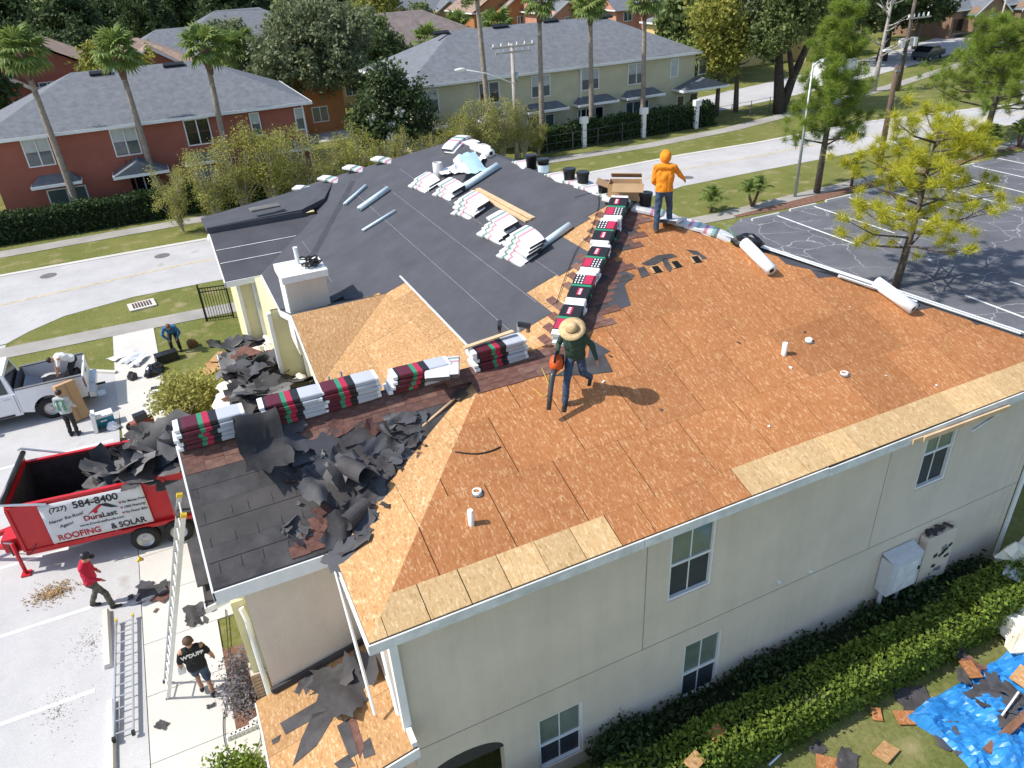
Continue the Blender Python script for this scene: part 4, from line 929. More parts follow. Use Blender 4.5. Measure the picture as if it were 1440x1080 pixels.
# --- background trees filling the gaps, three base shapes copied
BASES = []
for i, (lm, nm) in enumerate(((LF_OAK, 'mid green'), (LF_DK, 'dark'), (LF_GREY, 'grey green'), (LF_YG, 'yellow green'))):
    me = tree_mesh([(0, 0, 5.2, 3.4, 3.2, 2.8), (-1.6, .4, 4.2, 2.4, 2.2, 2.0), (1.7, -.4, 4.4, 2.4, 2.2, 2.0), (.2, .2, 7.2, 2.3, 2.2, 1.6)], 7000, .24, 60 + i, lm, .5, .7)
    mb = MB(); branches(mb, (0, 0, -.05), 6, .28, 7, 2.4, 70 + i); BASES.append((me, mb.mesh('trunk', BARK_D), nm))
spots = [(-26, 70, 1), (-20, 64, 2), (-15, 66, 1), (-14, 92, 1), (-6, 95, 1), (-28, 95, 1), (-22, 118, 1), (-8, 128, 1), (2, 118, 1), (10, 100, 2), (14, 122, 1), (22, 108, 0), (24, 90, 2), (26, 128, 1), (33, 132, 1), (16, 78, 2), (20, 68, 0), (28, 96, 3), (35, 118, 0), (38, 106, 0), (44, 128, 1), (52, 132, 1), (50, 108, 0), (56, 118, 0), (60, 98, 3), (63, 112, 1), (68, 108, 0), (74, 104, 0), (72, 88, 3), (78, 96, 1), (84, 104, 1), (88, 92, 0), (95, 100, 1), (104, 96, 1), (112, 100, 0), (62, 78, 0), (69, 80, 1), (66, 70, 1), (98, 78, 1), (108, 82, 0), (116, 84, 1), (-3, 145, 1), (8, 150, 1), (20, 150, 1), (-18, 150, 1), (-30, 140, 1), (38, 152, 1), (64, 140, 1), (80, 130, 1), (96, 122, 1), (112, 118, 1), (-40, 110, 1), (-34, 82, 1), (-32, 62, 2), (90, 70, 1), (56, 66, 1), (53, 62, 0)]
for i, (x, y, k) in enumerate(spots):
    lb = {'mid green': 'mid green rounded tree among the far houses', 'dark': 'dark green tree in the woods behind the far houses', 'grey green': 'grey green tree beside a far house', 'yellow green': 'yellow green bushy tree above the far roofs'}[BASES[k][2]]
    t = thing('background_tree', lb, 'tree', (x, y, 0), random.uniform(0, 6.28), lb.replace('tree', 'trees')); s = random.uniform(.85, 1.25) * (1.25 if y > 110 else 1); t.scale = (s, s, s * random.uniform(.85, 1.1))
    link('trunk', BASES[k][1], t); link('crown', BASES[k][0], t)
ORD_ = ('first', 'second', 'third', 'fourth', 'fifth', 'sixth', 'seventh', 'eighth', 'ninth', 'tenth', 'eleventh', 'twelfth', 'thirteenth', 'fourteenth', 'fifteenth')
# --- leggy shrubs along the far verge
def shrub_mesh(seed, h, w, lm, n, size=.075):
    mb = MB(); q = random.Random(seed)
    tips = []
    for k in range(26):
        a = q.uniform(0, 6.28); e = Vector((math.cos(a) * w * q.uniform(.3, 1), math.sin(a) * w * q.uniform(.3, 1), h * q.uniform(.45, 1.2))); m_ = e * .5 + Vector((0, 0, h * .06)); m_.x *= .7; m_.y *= .7
        mb.tube([(0, 0, 0), m_, e], [.04, .028, .014], 5); tips.append((m_, e))
    blobs = []
    for m_, e in tips: blobs.append((e.x, e.y, e.z * .92, w * .22, w * .22, h * .13)); blobs.append((m_.x * 1.3, m_.y * 1.3, m_.z, w * .30, w * .30, h * .15))
    p, s = cloud(blobs, n, size, seed, .2, 1, .35); ok = p[:, 2] > .05
    return mb.mesh('stem', mat('twig', (.36, .31, .24), .9, .2, 6)), quads_mesh('foliage', p[ok], s[ok], lm, seed)
SH = [shrub_mesh(100 + i, 4.2, 1.5, LF_SHRUB if i != 2 else LF_YG, 6000, .05) for i in range(3)]
for i, (x, y, s, k) in enumerate([(-1.0, 39.0, .78, 0), (.9, 38.6, .95, 1), (2.6, 39.2, 1.02, 0), (4.4, 38.9, 1.2, 2), (6.2, 39.6, 1.0, 1), (7.9, 39.2, .80, 0), (9.8, 39.8, .95, 2), (11.6, 40.6, .62, 1), (13.4, 40.9, .72, 0), (15.4, 41.4, .6, 1), (17.3, 41.8, .9, 2), (19.2, 42.2, .95, 0), (21.0, 42.4, .9, 1), (22.6, 42.2, .8, 0), (24.0, 42.6, .5, 2)]):
    t = thing('tall_shrub', f'leggy olive shrub, {ORD_[i]} in the verge row counted from the storm drain', 'shrub', (x, y, 0), i * 1.3, 'shrubs along the far verge'); t.scale = (s * 1.05, s * 1.05, s); link('stem', SH[k][0], t); link('foliage', SH[k][1], t)
# --- clipped hedges
def hedge(name, label, x0, x1, y0, y1, h, n, lm, size, seed, rough=.08, group=None, wavy=0.0):
    r = np.random.default_rng(seed); L_ = x1 - x0; D_ = y1 - y0
    a1, a2, a3 = L_ * D_, L_ * h, D_ * h * 2
    k = r.random(n) * (a1 + 2 * a2 + a3); u = r.random(n); v = r.random(n); p = np.empty((n, 3))
    top = k < a1; fr = (k >= a1) & (k < a1 + a2); bk = (k >= a1 + a2) & (k < a1 + 2 * a2); en = k >= a1 + 2 * a2
    p[top] = np.c_[u[top] * L_, v[top] * D_, np.full(top.sum(), h)]; p[fr] = np.c_[u[fr] * L_, np.zeros(fr.sum()), v[fr] * h]; p[bk] = np.c_[u[bk] * L_, np.full(bk.sum(), D_), v[bk] * h]
    p[en] = np.c_[np.where(r.random(en.sum()) < .5, 0, L_), u[en] * D_, v[en] * h]
    p[:, 2] += wavy * np.sin(p[:, 0] * 1.7 + 1) * (p[:, 2] / h) + wavy * .6 * np.sin(p[:, 0] * 4.1) * (p[:, 2] / h); p += r.normal(size=p.shape) * rough; p[:, 2] = np.abs(p[:, 2])
    t = thing(name, label, 'hedge', (x0, y0, 0), 0, group)
    MB().box((L_ / 2, D_ / 2, h * .46), (L_ - .12, D_ - .12, h * .9)).build('stems', mat('hedge_core', (.012, .02, .008), 1, .2), t)
    link('foliage', quads_mesh('foliage', p, size * (.6 + .8 * r.random(n)), lm, seed), t); return t
hedge('hedge', 'bright green clipped hedge along the beige wall, longer part beside the lawn', 1.4, 11.55, -1.50, -.80, .90, 30000, LF_HEDGE, .045, 41, .05, None, .05)
hedge('hedge', 'bright green clipped hedge part beyond the gap near the meter boxes', 11.75, 16.5, -1.50, -.68, .95, 15000, LF_HEDGE, .045, 42, .05, None, .05)
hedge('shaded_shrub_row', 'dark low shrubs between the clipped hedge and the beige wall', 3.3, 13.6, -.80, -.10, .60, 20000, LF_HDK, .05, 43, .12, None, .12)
hedge('dark_hedge', 'dark hedge in front of the red house', -14, 5.5, 42.6, 43.6, 1.55, 14000, LF_HDK, .10, 44, .09, None, .06)
hedge('dark_hedge', 'long dark hedge behind a fence in front of the yellow house', 24.2, 40.2, 43.1, 44.2, 1.6, 14000, LF_HDK, .10, 45, .12, None, .08)
hedge('low_hedge', 'low green shrub bed across the side street', 44, 52, 58, 60.5, .9, 4000, LF_OAK, .16, 46, .12)
# --- fan palms
def fan_frond():
    mb = MB(); n = 13; Lp = 1.0; Rf = .95
    mb.tube([(0, 0, 0), (.5, 0, .12), (Lp, 0, .1)], [.035, .025, .02], 4)
    for k in range(n):
        a = rad(-115 + 230 * k / (n - 1)); a2 = rad(8); d = Vector((math.cos(a), math.sin(a), 0)); c = Vector((Lp, 0, .1))
        L_ = Rf * (1 - .22 * abs(k - (n - 1) / 2) / n * 2)
        sd = Vector((-math.sin(a), math.cos(a), 0)) * (L_ * .11)
        m_ = c + d * L_ * .6 + Vector((0, 0, -.05)); e = c + d * L_ + Vector((0, 0, -.34))
        mb.poly([c, m_ - sd, m_ + Vector((0, 0, .05))]); mb.poly([c, m_ + Vector((0, 0, .05)), m_ + sd]); mb.poly([m_ - sd, e, m_ + Vector((0, 0, .05))]); mb.poly([m_ + Vector((0, 0, .05)), e, m_ + sd])
    return mb.mesh('frond', LF_PALM)
FROND = fan_frond()
def fan_palm(label, base, top, r=.19, nf=34, size=1.0, grp=None, dead=True, pm=None):
    base = Vector(base); top = Vector(top); d = top - base
    t = thing('fan_palm', label, 'palm tree', base, 0, grp)
    mb = MB(); pts = [Vector((0, 0, -.05))]; rs = [r * 1.35]
    for k in range(1, 9):
        f = k / 8; pts.append(Vector((d.x * f ** 1.15, d.y * f, d.z * f))); rs.append(r * (1.1 - .4 * f))
    mb.tube(pts, rs, 9); mb.build('trunk', pm or PALM_B, t, True)
    mb = MB(); mb.lathe([(r * .8, -1.3), (r * 1.5, -.5), (r * 1.7, -.1), (r * .8, .25)], 9, d); mb.build('leaf_bases', PALM_D, t)
    q = random.Random(int(base.x * 10))
    for k in range(nf):
        a = k * 2.39996 + q.uniform(-.2, .2); el = rad(72 - 112 * (k / nf)) + q.uniform(-.12, .12); s = size * q.uniform(.85, 1.15)
        o = link('frond', FROND, t, d + Vector((0, 0, .05))); o.rotation_euler = (q.uniform(-.4, .4), -el, a); o.scale = (s, s, s)
    return t
YP = 44.35
for i, (bx, by, tx, ty) in enumerate(((112, 278, 30, 78), (227, 262, 165, 78), (327, 235, 289, 72))):
    b = GY(bx, by, YP); tp = GY(tx, ty, YP); b.z = 0; b.x -= .25
    fan_palm(('fan palm with a leaning trunk by the left window of the red house', 'fan palm standing by the gabled porch of the red house', 'fan palm with the thickest brown neck by the right windows of the red house')[i], b, tp,   .2, 32, .85, 'palms before the red house', pm=PALM_B)
for i, (bx, by, tx) in enumerate(((690, 195, 668), (762, 180, 758), (832, 172, 830), (904, 160, 907))):
    b = GY(bx, by, 45.0); tp = GY(tx, -22 if i else -30, 45.0); b.z = 0
    if i > 0: tp = GY(tx, (0, 2, 6, 0)[i] + 2, 45.0)
    fan_palm(('fan palm beside the street lamp pole', 'fan palm before the second patio awning', 'fan palm before the middle patio awning', 'fan palm before the last patio awning')[i], b, tp,   .2, 32, .85, 'palms before the yellow house')
for i, (px, py, yy, s) in enumerate(((640, 40, 84, 1.2), (700, 40, 80, 1.3), (600, 60, 72, 1.0), (960, 75, 66, 1.3), (975, 85, 60, 1.2), (935, 70, 68, 1.2), (990, 40, 70, 1.3), (340, 70, 66, 1.1), (325, 75, 64, 1.0))):
    b = GY(px, py, yy); fan_palm('bushy cabbage palm between the far houses', (b.x, yy, 0), (b.x + .1, yy, max(2.5, b.z)), .22, 30, s, 'cabbage palms between the far houses')
# --- pygmy date palms in the mulch bed
def feather(n=16):
    mb = MB(); pts = [Vector((t_ * 1.0, 0, .42 * math.sin(t_ * 2.3))) for t_ in [i / 6 for i in range(7)]]; mb.tube(pts, .012, 4)
    for k in range(n):
        t_ = .2 + .8 * k / n; p = Vector((t_, 0, .42 * math.sin(t_ * 2.3))); L_ = .34 * (1.1 - t_ * .6)
        for s in (-1, 1):
            e = p + Vector((L_ * .55, s * L_, -.12)); w_ = Vector((.03, 0, 0)); mb.poly([p - w_, e, p + w_])
    return mb.mesh('frond', LF_PALM)
FEATHER = feather()
def small_palm(label, x, y, h, s, trunks=1, grp=None):
    t = thing('date_palm', label, 'palm', (x, y, 0), 0, grp); q = random.Random(int(x * 7))
    for j in range(trunks):
        off = Vector((0, 0, h)) if trunks == 1 else Vector((math.cos(j * 3.1 + .4) * .5, math.sin(j * 3.1 + .4) * .3, h))
        MB().tube([(0, 0, 0), off * .5, off], [.10, .08, .07], 7).build('trunk', PALM_D, t, True)
        for k in range(22):
            o = link('frond', FEATHER, t, off); el = rad(75 - 95 * k / 22); o.rotation_euler = (q.uniform(-.2, .2), -el, k * 2.4); o.scale = (s, s, s)
    return t
for i, (px, py, h, s, tr) in enumerate(((1000, 298, .5, .95, 1), (1058, 291, .85, .8, 2), (1197, 262, .9, .75, 1), (1262, 232, .9, .8, 1), (1385, 218, .9, .95, 3), (1432, 207, .9, .9, 2))):
    p = G(px, py); small_palm(('short bushy date palm at the end of the dark lot', 'twin trunk date palm in the mulch bed', 'small date palm in shade beside the pine trunk', 'small date palm behind the dark utility pole', 'three trunk date palm under the wide pine', 'twin trunk date palm beyond the wide pine')[i], p.x, p.y, h, s, tr, 'date palms in the mulch bed')
# --- pines: needle tufts
def pine_mesh(tufts, seed, m, nl=.34, per=34):
    r = np.random.default_rng(seed); c = np.repeat(np.asarray(tufts), per, 0); n = len(c)
    d = r.normal(size=(n, 3)); d[:, 2] = d[:, 2] * .8 + .45; d /= np.linalg.norm(d, axis=1)[:, None]
    a = r.normal(size=(n, 3)); a = np.cross(d, a); a /= np.linalg.norm(a, axis=1)[:, None]
    L_ = nl * (.7 + .5 * r.random(n))[:, None]; w_ = .009
    c = c + r.normal(size=c.shape) * .07
    v = np.empty((n, 3, 3)); v[:, 0] = c - a * w_; v[:, 1] = c + a * w_; v[:, 2] = c + d * L_
    return np_mesh('needles', v.reshape(-1, 3), np.arange(n * 3).reshape(n, 3), m)
def pine(label, loc, h, zs, reach, nb, seed, m, r=.14, nl=.34, prof=lambda t: 1.0, per=34, tpb=9, lean=(0, 0)):
    q = random.Random(seed); t = thing('pine_tree', label, 'tree', loc); mb = MB(); tf = []
    top = Vector((lean[0], lean[1], h)); mb.tube([(0, 0, -.05), top * .4 + Vector((.06, 0, 0)), top * .75, top], [r * 1.15, r * .85, r * .5, r * .15], 8)
    for k in range(nb):
        f = (k + q.random()) / nb; z = zs + (h - zs) * f; s = top * (z / h); a = k * 2.4 + q.uniform(-.4, .4); L_ = reach * prof(f) * q.uniform(.7, 1.1)
        e = s + Vector((math.cos(a) * L_, math.sin(a) * L_, L_ * q.uniform(.12, .5))); m_ = s.lerp(e, .55) + Vector((0, 0, -.08 * L_)); mb.tube([s, m_, e], [r * .35, r * .24, .012], 5)
        for j in range(tpb):
            g = q.uniform(.35, 1.05); b = s.lerp(m_, g / .55) if g < .55 else m_.lerp(e, (g - .55) / .45)
            o = Vector((q.gauss(0, .17), q.gauss(0, .17), q.gauss(.08, .14))) * (L_ * .75 + .3); tf.append(b + o)
            if q.random() < .45: mb.tube([b, b + o], [.018, .008], 4)
        tf.append(e)
    tf.append(top)
    mb.build('trunk', BARK, t, True); link('needles', pine_mesh([tuple(x) for x in tf], seed, m, nl, per), t); return t
pine('tall pine tree in the mulch bed next to the lamp post', (33.0, 24.6, 0), 9.7, 2.6, 2.3, 34, 51, LF_PINE, .17, .42, lambda f: 1.0 - .72 * f ** 1.4, 100, 13)
pine('wide spreading pine tree over the far end of the dark lot', (49.8, 26.5, 0), 7.4, 2.2, 4.6, 40, 52, LF_PINE, .2, .48, lambda f: 1.0 - .6 * f, 95, 15)
pine('yellow green young pine tree growing in the dark lot', (25.6, 12.6, 0), 6.3, 1.5, 3.5, 34, 53, LF_PINEY, .15, .40, lambda f: 1.0 - .45 * f, 125, 6, (.9, .3))
# --- bushes near the truck and walk
def bush(label, loc, blobs, n, size, lm, seed, cat='bush', name='bush'):
    t = thing(name, label, cat, loc); mb = MB()
    for k in range(6): a = k * 1.05; mb.tube([(0, 0, 0), (math.cos(a) * blobs[0][3] * .6, math.sin(a) * blobs[0][4] * .6, blobs[0][2])], [.025, .008], 5)
    mb.build('stem', MATS['twig'], t); link('foliage', tree_mesh(blobs, n, size, seed, lm, .3, .25), t); return t
p = G(262, 585); bush('olive green bush with pale twigs beside the rubbish pile', (p.x + .1, p.y + .1, 0), [(0, 0, .75, 1.0, .95, .6), (.6, .6, .6, .7, .8, .5), (-.3, .8, .6, .6, .7, .5)], 5200, .06, LF_SHRUB, 81)
p = G(330, 1000); bush('grey lavender bush at the foot of the downspout', (p.x + .25, p.y + .15, 0), [(0, 0, .3, .38, .55, .3), (.1, .6, .35, .35, .4, .3)], 2600, .035, LF_SAGE, 82)
p = G(355, 1075); bush('small bright yellow green bush by the porch roof', (p.x - .25, p.y - .35, 0), [(0, 0, .35, .5, .45, .32)], 2600, .045, LF_HEDGE, 83)
# --- iron and wire fences
IRON = mat('black_iron', (.014, .014, .015), .5, .1, 5)
t = thing('iron_gate', 'black iron picket gate beside the cream wall', 'gate', (*G(291, 452).xy, 0), math.atan2(-.2, 1.0))
for k in range(10): MB().box((.05 + k * .11, 0, .78), (.022, .022, 1.5)).build('picket', IRON, t)
MB().box((0, 0, .85), (.06, .06, 1.7)).build('post', IRON, t); MB().box((1.12, 0, .85), (.06, .06, 1.7)).build('post', IRON, t)
for z in (.12, 1.35, 1.52): MB().box((.56, 0, z), (1.1, .03, .04)).build('rail', IRON, t)
t = thing('wire_fence', 'low dark chain link fence in front of the long hedge', 'fence', (22.5, 42.7, 0))
FENCE_M = mat('fence_steel', (.10, .10, .10), .6, .1, 5)
for k in range(13): MB().tube([(k * 2.2, .004 * (k * 2.2) ** 2 * .55, 0), (k * 2.2, .004 * (k * 2.2) ** 2 * .55, 1.3)], .035, 6).build('post', FENCE_M, t)
for z in (1.26, .7, .15): MB().tube([(k * 2.2, .004 * (k * 2.2) ** 2 * .55, z) for k in range(13)], .014, 5).build('rail', FENCE_M, t)
# white posts with boxes along the hedge
for k, x in enumerate((28.0, 33.3, 38.3)):
    t = thing('marker_post', ('white square topped post in the hedge by the second patio awning', 'white square topped post in the hedge by the middle patio awning', 'white square topped post at the far end of the long hedge')[k], 'post', (x, 43.0, 0)); MB().box((0, 0, .9), (.3, .3, 1.8)).build('pillar', WHITE, t); MB().box((0, 0, 1.95), (.55, .4, .45)).build('box', WHITE, t)

# ================================================================ THINGS ON THE ROOF
def wrapmat(name, zones, dash=None):
    """printed wrapper: zones along the long side in object space (x from -.5 to .5)"""
    m, t, bs = blank(name, .45, .4); L = t.links.new
    tc = N(t, 'ShaderNodeTexCoord'); sp = N(t, 'ShaderNodeSeparateXYZ'); L(tc.outputs['Object'], sp.inputs[0])
    ad = N(t, 'ShaderNodeMath', operation='ADD'); ad.inputs[1].default_value = .5; L(sp.outputs[0], ad.inputs[0])
    r = ramp(t, zones, 'CONSTANT'); L(ad.outputs[0], r.inputs[0]); last = r.outputs[0]
    if dash:
        mp = N(t, 'ShaderNodeMapping'); mp.inputs['Scale'].default_value = dash['scale']; L(tc.outputs['Object'], mp.inputs['Vector'])
        br = N(t, 'ShaderNodeTexBrick'); br.inputs['Scale'].default_value = 1.0; br.inputs['Mortar Size'].default_value = dash.get('mortar', .16); br.inputs['Color1'].default_value = (0, 0, 0, 1); br.inputs['Color2'].default_value = (1, 1, 1, 1); br.inputs['Mortar'].default_value = (0, 0, 0, 1); br.inputs['Bias'].default_value = 0.0
        L(mp.outputs[0], br.inputs['Vector'])
        g = N(t, 'ShaderNodeMath', operation='GREATER_THAN'); g.inputs[1].default_value = dash.get('thr', .55); L(br.outputs['Color'], g.inputs[0])
        msk = ramp(t, dash['zones'], 'CONSTANT'); L(ad.outputs[0], msk.inputs[0])
        mu = N(t, 'ShaderNodeMath', operation='MULTIPLY'); L(g.outputs[0], mu.inputs[0]); L(msk.outputs[0], mu.inputs[1])
        mx = N(t, 'ShaderNodeMix', data_type='RGBA'); L(mu.outputs[0], mx.inputs[0]); L(last, mx.inputs[6]); mx.inputs[7].default_value = (*dash.get('ink', (.7, .7, .7)), 1); last = mx.outputs[2]
    L(last, bs.inputs['Base Color']); return m
K_, R_, Wt, Gn, Gy, Dr = (.018, .018, .02), (.42, .02, .06), (.80, .80, .80), (.03, .25, .13), (.46, .48, .53), (.10, .012, .025)
W0, W1_ = (0, 0, 0), (1, 1, 1)
WRAP_A = wrapmat('wrapper_side', [(0, Wt), (.05, K_), (.09, Dr), (.33, Gn), (.40, R_), (.50, K_), (.62, Gy), (.97, Wt)], {'scale': (26, 9, 34), 'zones': [(0, W0), (.09, W1_), (.33, W0), (.6, W0)], 'mortar': .2, 'thr': .7})
WRAP_B = wrapmat('wrapper_top', [(0, Wt), (.12, K_), (.46, Gn), (.52, K_), (.90, Wt)], {'scale': (17, 13, 20), 'zones': [(0, W0), (.15, W1_), (.42, W0), (.6, W0)], 'mortar': .22, 'thr': .5})
WRAPW_ = mat('print_white', (.72, .72, .72), .5, 0)
RED_LBL = mat('wrapper_red_panel', (.46, .03, .08), .45, .06, 8)
WC = (.66, .66, .66)
WRAP_C = wrapmat('wrapper_white', [(0, WC), (.26, (.58, .58, .59)), (.40, (.50, .22, .28)), (.48, WC), (.58, (.26, .44, .38)), (.65, (.16, .16, .17)), (.72, WC)], {'scale': (30, 17, 30), 'zones': [(0, W0), (.14, W1_), (.74, W0), (.8, W0)], 'thr': .5, 'ink': (.42, .20, .24)})
WRAPW_0 = mat('wrapper_end_white', (.68, .68, .68), .5, .05)
def bundle_mesh(mats0, L_=1.0, W_=.34, H=.078, bend=0.0, n=8, seed=0):
    q = random.Random(seed); mb = MB(); rows_ = []
    for i in range(n + 1):
        x = -L_ / 2 + L_ * i / n; dz = -bend * (x / (L_ / 2)) ** 2; e = .012 if i in (0, n) else 0; w2 = W_ / 2 - e; h1 = H / 2 - e * .6
        j = q.uniform(-.004, .004)
        ring = [(x, -w2 + .012, dz - h1), (x, w2 - .012, dz - h1), (x, w2, dz - h1 + .015), (x, w2, dz + h1 - .015), (x, w2 - .014, dz + h1 + j), (x, -w2 + .014, dz + h1 + j), (x, -w2, dz + h1 - .015), (x, -w2, dz - h1 + .015)]
        rows_.append(ring)
    v = [p for r_ in rows_ for p in r_]; f = []; k = 8
    for i in range(n):
        for a in range(k): b = (a + 1) % k; f.append((i * k + a, (i + 1) * k + a, (i + 1) * k + b, i * k + b))
    mb.add(v, f); mb.f += [tuple(range(k))[::-1], tuple(range(n * k, n * k + k))]; mb.m += [1, 1]; return mb.mesh('shingle_bundle', [mats0, SHING_D if bend > .03 else WRAPW_0])
BM_A = [bundle_mesh(WRAP_A, 1.06, .36, .08, .0, 6, i) for i in range(3)]; BM_B = [bundle_mesh(WRAP_B, 1.02, .42, .085, .012, 6, i) for i in range(3)]
BM_C = [bundle_mesh(WRAP_C, 1.08, .44, .085, b, 8, i) for i, b in enumerate((.05, .08, .12))]
def put_bundle(me, loc, rot, label, grp):
    o = link('shingle_bundle', me, None, loc, rot); return tag(o, label, 'shingle bundle', grp)
LV5 = ('lowest', 'second lowest', 'middle', 'second highest', 'topmost'); LV4 = ('lowest', 'second lowest', 'second highest', 'topmost'); LV3 = ('lowest', 'middle', 'topmost'); ORD = ('first', 'second', 'third', 'fourth', 'fifth', 'sixth', 'seventh', 'eighth', 'ninth', 'tenth', 'eleventh', 'twelfth', 'thirteenth', 'fourteenth', 'fifteenth')
# stacks along the wing ridge
stx = [(-1.62, 5, 'stack at the outer end of the wing ridge'), (-.28, 5, 'stack touching the loose felt on the wing ridge'), (.62, 5, 'stack at the middle of the wing ridge'), (1.78, 4, 'untidy stack on the wing ridge'), (3.38, 5, 'stack under the plank where ridge and hip meet')]
for sx, n, ph in stx:
    for k in range(n):
        jx = random.uniform(-.03, .03) + (.14 * k * .35 if sx == 1.78 else 0); z = 6.80 + .0 + .04 + k * .081
        put_bundle(BM_A[k % 3], (sx + jx, 3.62 + random.uniform(-.02, .02), z), (random.uniform(-.02, .02), random.uniform(-.01, .01), random.uniform(-.03, .03)), f'{(LV5 if n == 5 else LV4)[k]} printed bundle in the {ph}', f'bundles in the {ph}')
for x in (2.25, 2.42): put_bundle(BM_C[1], (x, 3.66, 7.02), (0, .2, 1.2), 'white wrapped bundle slumped at the end of the untidy stack', 'white bundles on the wing ridge')
# row up the hip: three high, end to end
hv = Vector((3.57, 3.57, 1.19)); hl = hv.length; hd_ = hv.normalized(); hb = Vector((KNEE[0], KNEE[1], 6.843))
hq = Matrix((hd_, Vector((-.7071, .7071, 0)), hd_.cross(Vector((-.7071, .7071, 0))))).transposed().to_euler()
for s in range(5):
    for k in range(3):
        c = hb + hd_ * (.42 + s * 1.03) + Vector((0, 0, .05 + .088 * k)) + Vector((.10, -.06, 0)) + Vector((random.uniform(-.03, .03), random.uniform(-.03, .03), 0))
        e = hq.copy(); e.z += (math.pi if (s + k) % 2 else 0) + random.uniform(-.05, .05)
        if (s + k) % 2: e.x *= -1; e.y *= -1
        
        bo = put_bundle(BM_B[(s + k) % 3], c, e, f'{LV3[k]} black and red bundle, {ORD[s]} stack up the hip from the straw hat worker', 'bundles in the row up the hip')
        if k == 2:
            MB().box((-.21, .10, .0445), (.30, .17, .006)).build('red_label', RED_LBL, bo); MB().box((-.21, .2145, -.005), (.30, .006, .06)).build('red_label', RED_LBL, bo); MB().box((.20, .02, .0445), (.22, .10, .006)).build('red_label', RED_LBL, bo)
            mb = MB()
            for a in range(4):
                for b in range(3): mb.box((-.33 + a * .08, -.15 + b * .065, .0435), (.045, .03, .004))
            for b in range(4): mb.box((.13 + b * .05, .03, .0485), (.028, .05, .003))
            mb.build('print', WRAPW_, bo)
# slumped white bundles on the black felt
clus = [(598, 262, 3), (632, 272, 3), (660, 298, 4), (700, 330, 4), (730, 360, 5)]
for ci, (px, py, n) in enumerate(clus):
    b = WP(px, py)
    for k in range(n):
        loc = b + Vector((.075 * k - .1, random.uniform(-.05, .05), 0)); loc.z = zW2(loc.x, loc.y) + .075 + .088 * k
        put_bundle(BM_C[(k + ci) % 3], loc, (-math.atan(PS), 0, rad(96) + random.uniform(-.13, .13)), {3: LV3, 4: LV4, 5: LV5}[n][k] + ' white bundle in the slumped stack ' + ('beside the upright roll', 'between the upright roll and the planks', 'at the end of the two planks', 'between planks and leaning tube', 'touching the leaning tube')[ci], f'bundles of slumped heap {("one", "two", "three", "four", "five")[ci]}')
# bundles lying along the main ridge and right hip
def ridge_pt(px):
    a = Vector((8.16, 7.2, 8.033)); b = Vector((7.73, 16.47, 7.89)); lo_, hi_ = -.2, 1.2
    for _ in range(40):
        m_ = (lo_ + hi_) / 2; p = a.lerp(b, m_); v = p - CAM_P; x = 720 + FPX * v.dot(AX_R) / v.dot(AX_W)
        if x > px: lo_ = m_
        else: hi_ = m_
    return a.lerp(b, lo_)
def hip_pt(t_): return Vector((8.16, 7.2, 8.033)).lerp(Vector((14.7, -.4, 5.5)), t_)
hipdir = (Vector((14.7, -.4, 5.5)) - Vector((8.16, 7.2, 8.033))).normalized(); hipang = math.atan2(hipdir.y, hipdir.x)
for bi, px in enumerate((852, 822, 800, 775, 728, 668, 650)):
    p = ridge_pt(px); put_bundle(random.choice(BM_C), p + Vector((.16, 0, .05)), (0, .08, math.pi / 2 + random.uniform(-.15, .15)), f'white wrapped bundle on the main ridge, {ORD[bi]} from the cardboard box', 'bundles along the main ridge')
for bi, t_ in enumerate((.02, .09, .135, .18, .215)):
    p = hip_pt(t_); put_bundle(random.choice(BM_C), p + Vector((.06, .06, .05)), (0, math.asin(-hipdir.z), hipang + random.uniform(-.12, .12) + (1.5 if t_ in (.135,) else 0)), f'white wrapped bundle over the right hip, {ORD[bi]} from the cardboard box', 'bundles along the right hip')
p = WP(640, 205); put_bundle(BM_C[2], p + Vector((.05, -.2, .1)), (0, -.2, .5), 'white wrapped bundle drooping at the far end of the ridge', 'bundles at the ridge end'); put_bundle(BM_C[1], p + Vector((.0, -.1, .18)), (0, -.2, .55), 'white wrapped bundle drooping at the far end of the ridge', 'bundles at the ridge end')
for px, py in ((470, 255), (505, 240), (545, 228), (435, 268)):
    p = WP(px, py); put_bundle(BM_C[0], p + Vector((0, 0, .05)), (0, -.2, 2.4 + random.uniform(-.2, .2)), 'white wrapped bundle on the far left hip of the felted roof', 'bundles on the far left hip')
# --- rolls and tubes
ROLL_W = mat('roll_white', (.82, .82, .81), .6, .04, 4); ROLL_B = mat('roll_pale_blue', (.55, .66, .70), .6, .06, 4)
def roll(a, b, r, m, label, core=BLACK, n=14):
    a = Vector(a); b = Vector(b); d = b - a; t = thing('felt_roll', label, 'roll', a)
    MB().tube([(0, 0, 0), d], r, n).build('tube', m, t, True)
    dn = d.normalized(); MB().tube([d - dn * .01, d + dn * .004], r * .45, 10).build('core', core, t); MB().tube([-dn * .004, dn * .01], r * .45, 10).build('core', core, t); return t
def wroll(p0, p1, r, m, label, f=WP):
    a = f(*p0); b = f(*p1); up = Vector((-PS, 0, 1)).normalized() if f is WP else Vector((0, -PS, 1)).normalized(); return roll(a + up * (r + .016), b + up * (r + .016), r, m, label)
wroll((486, 290), (516, 264), .055, ROLL_B, 'thin pale blue tube lying on the felt, leftmost on the slope beside the valley strip'); wroll((507, 298), (548, 269), .085, ROLL_B, 'thickest pale blue tube lying alone on the felt'); wroll((511, 327), (557, 299), .045, ROLL_B, 'thinnest pale tube with a brown end lying on the felt')
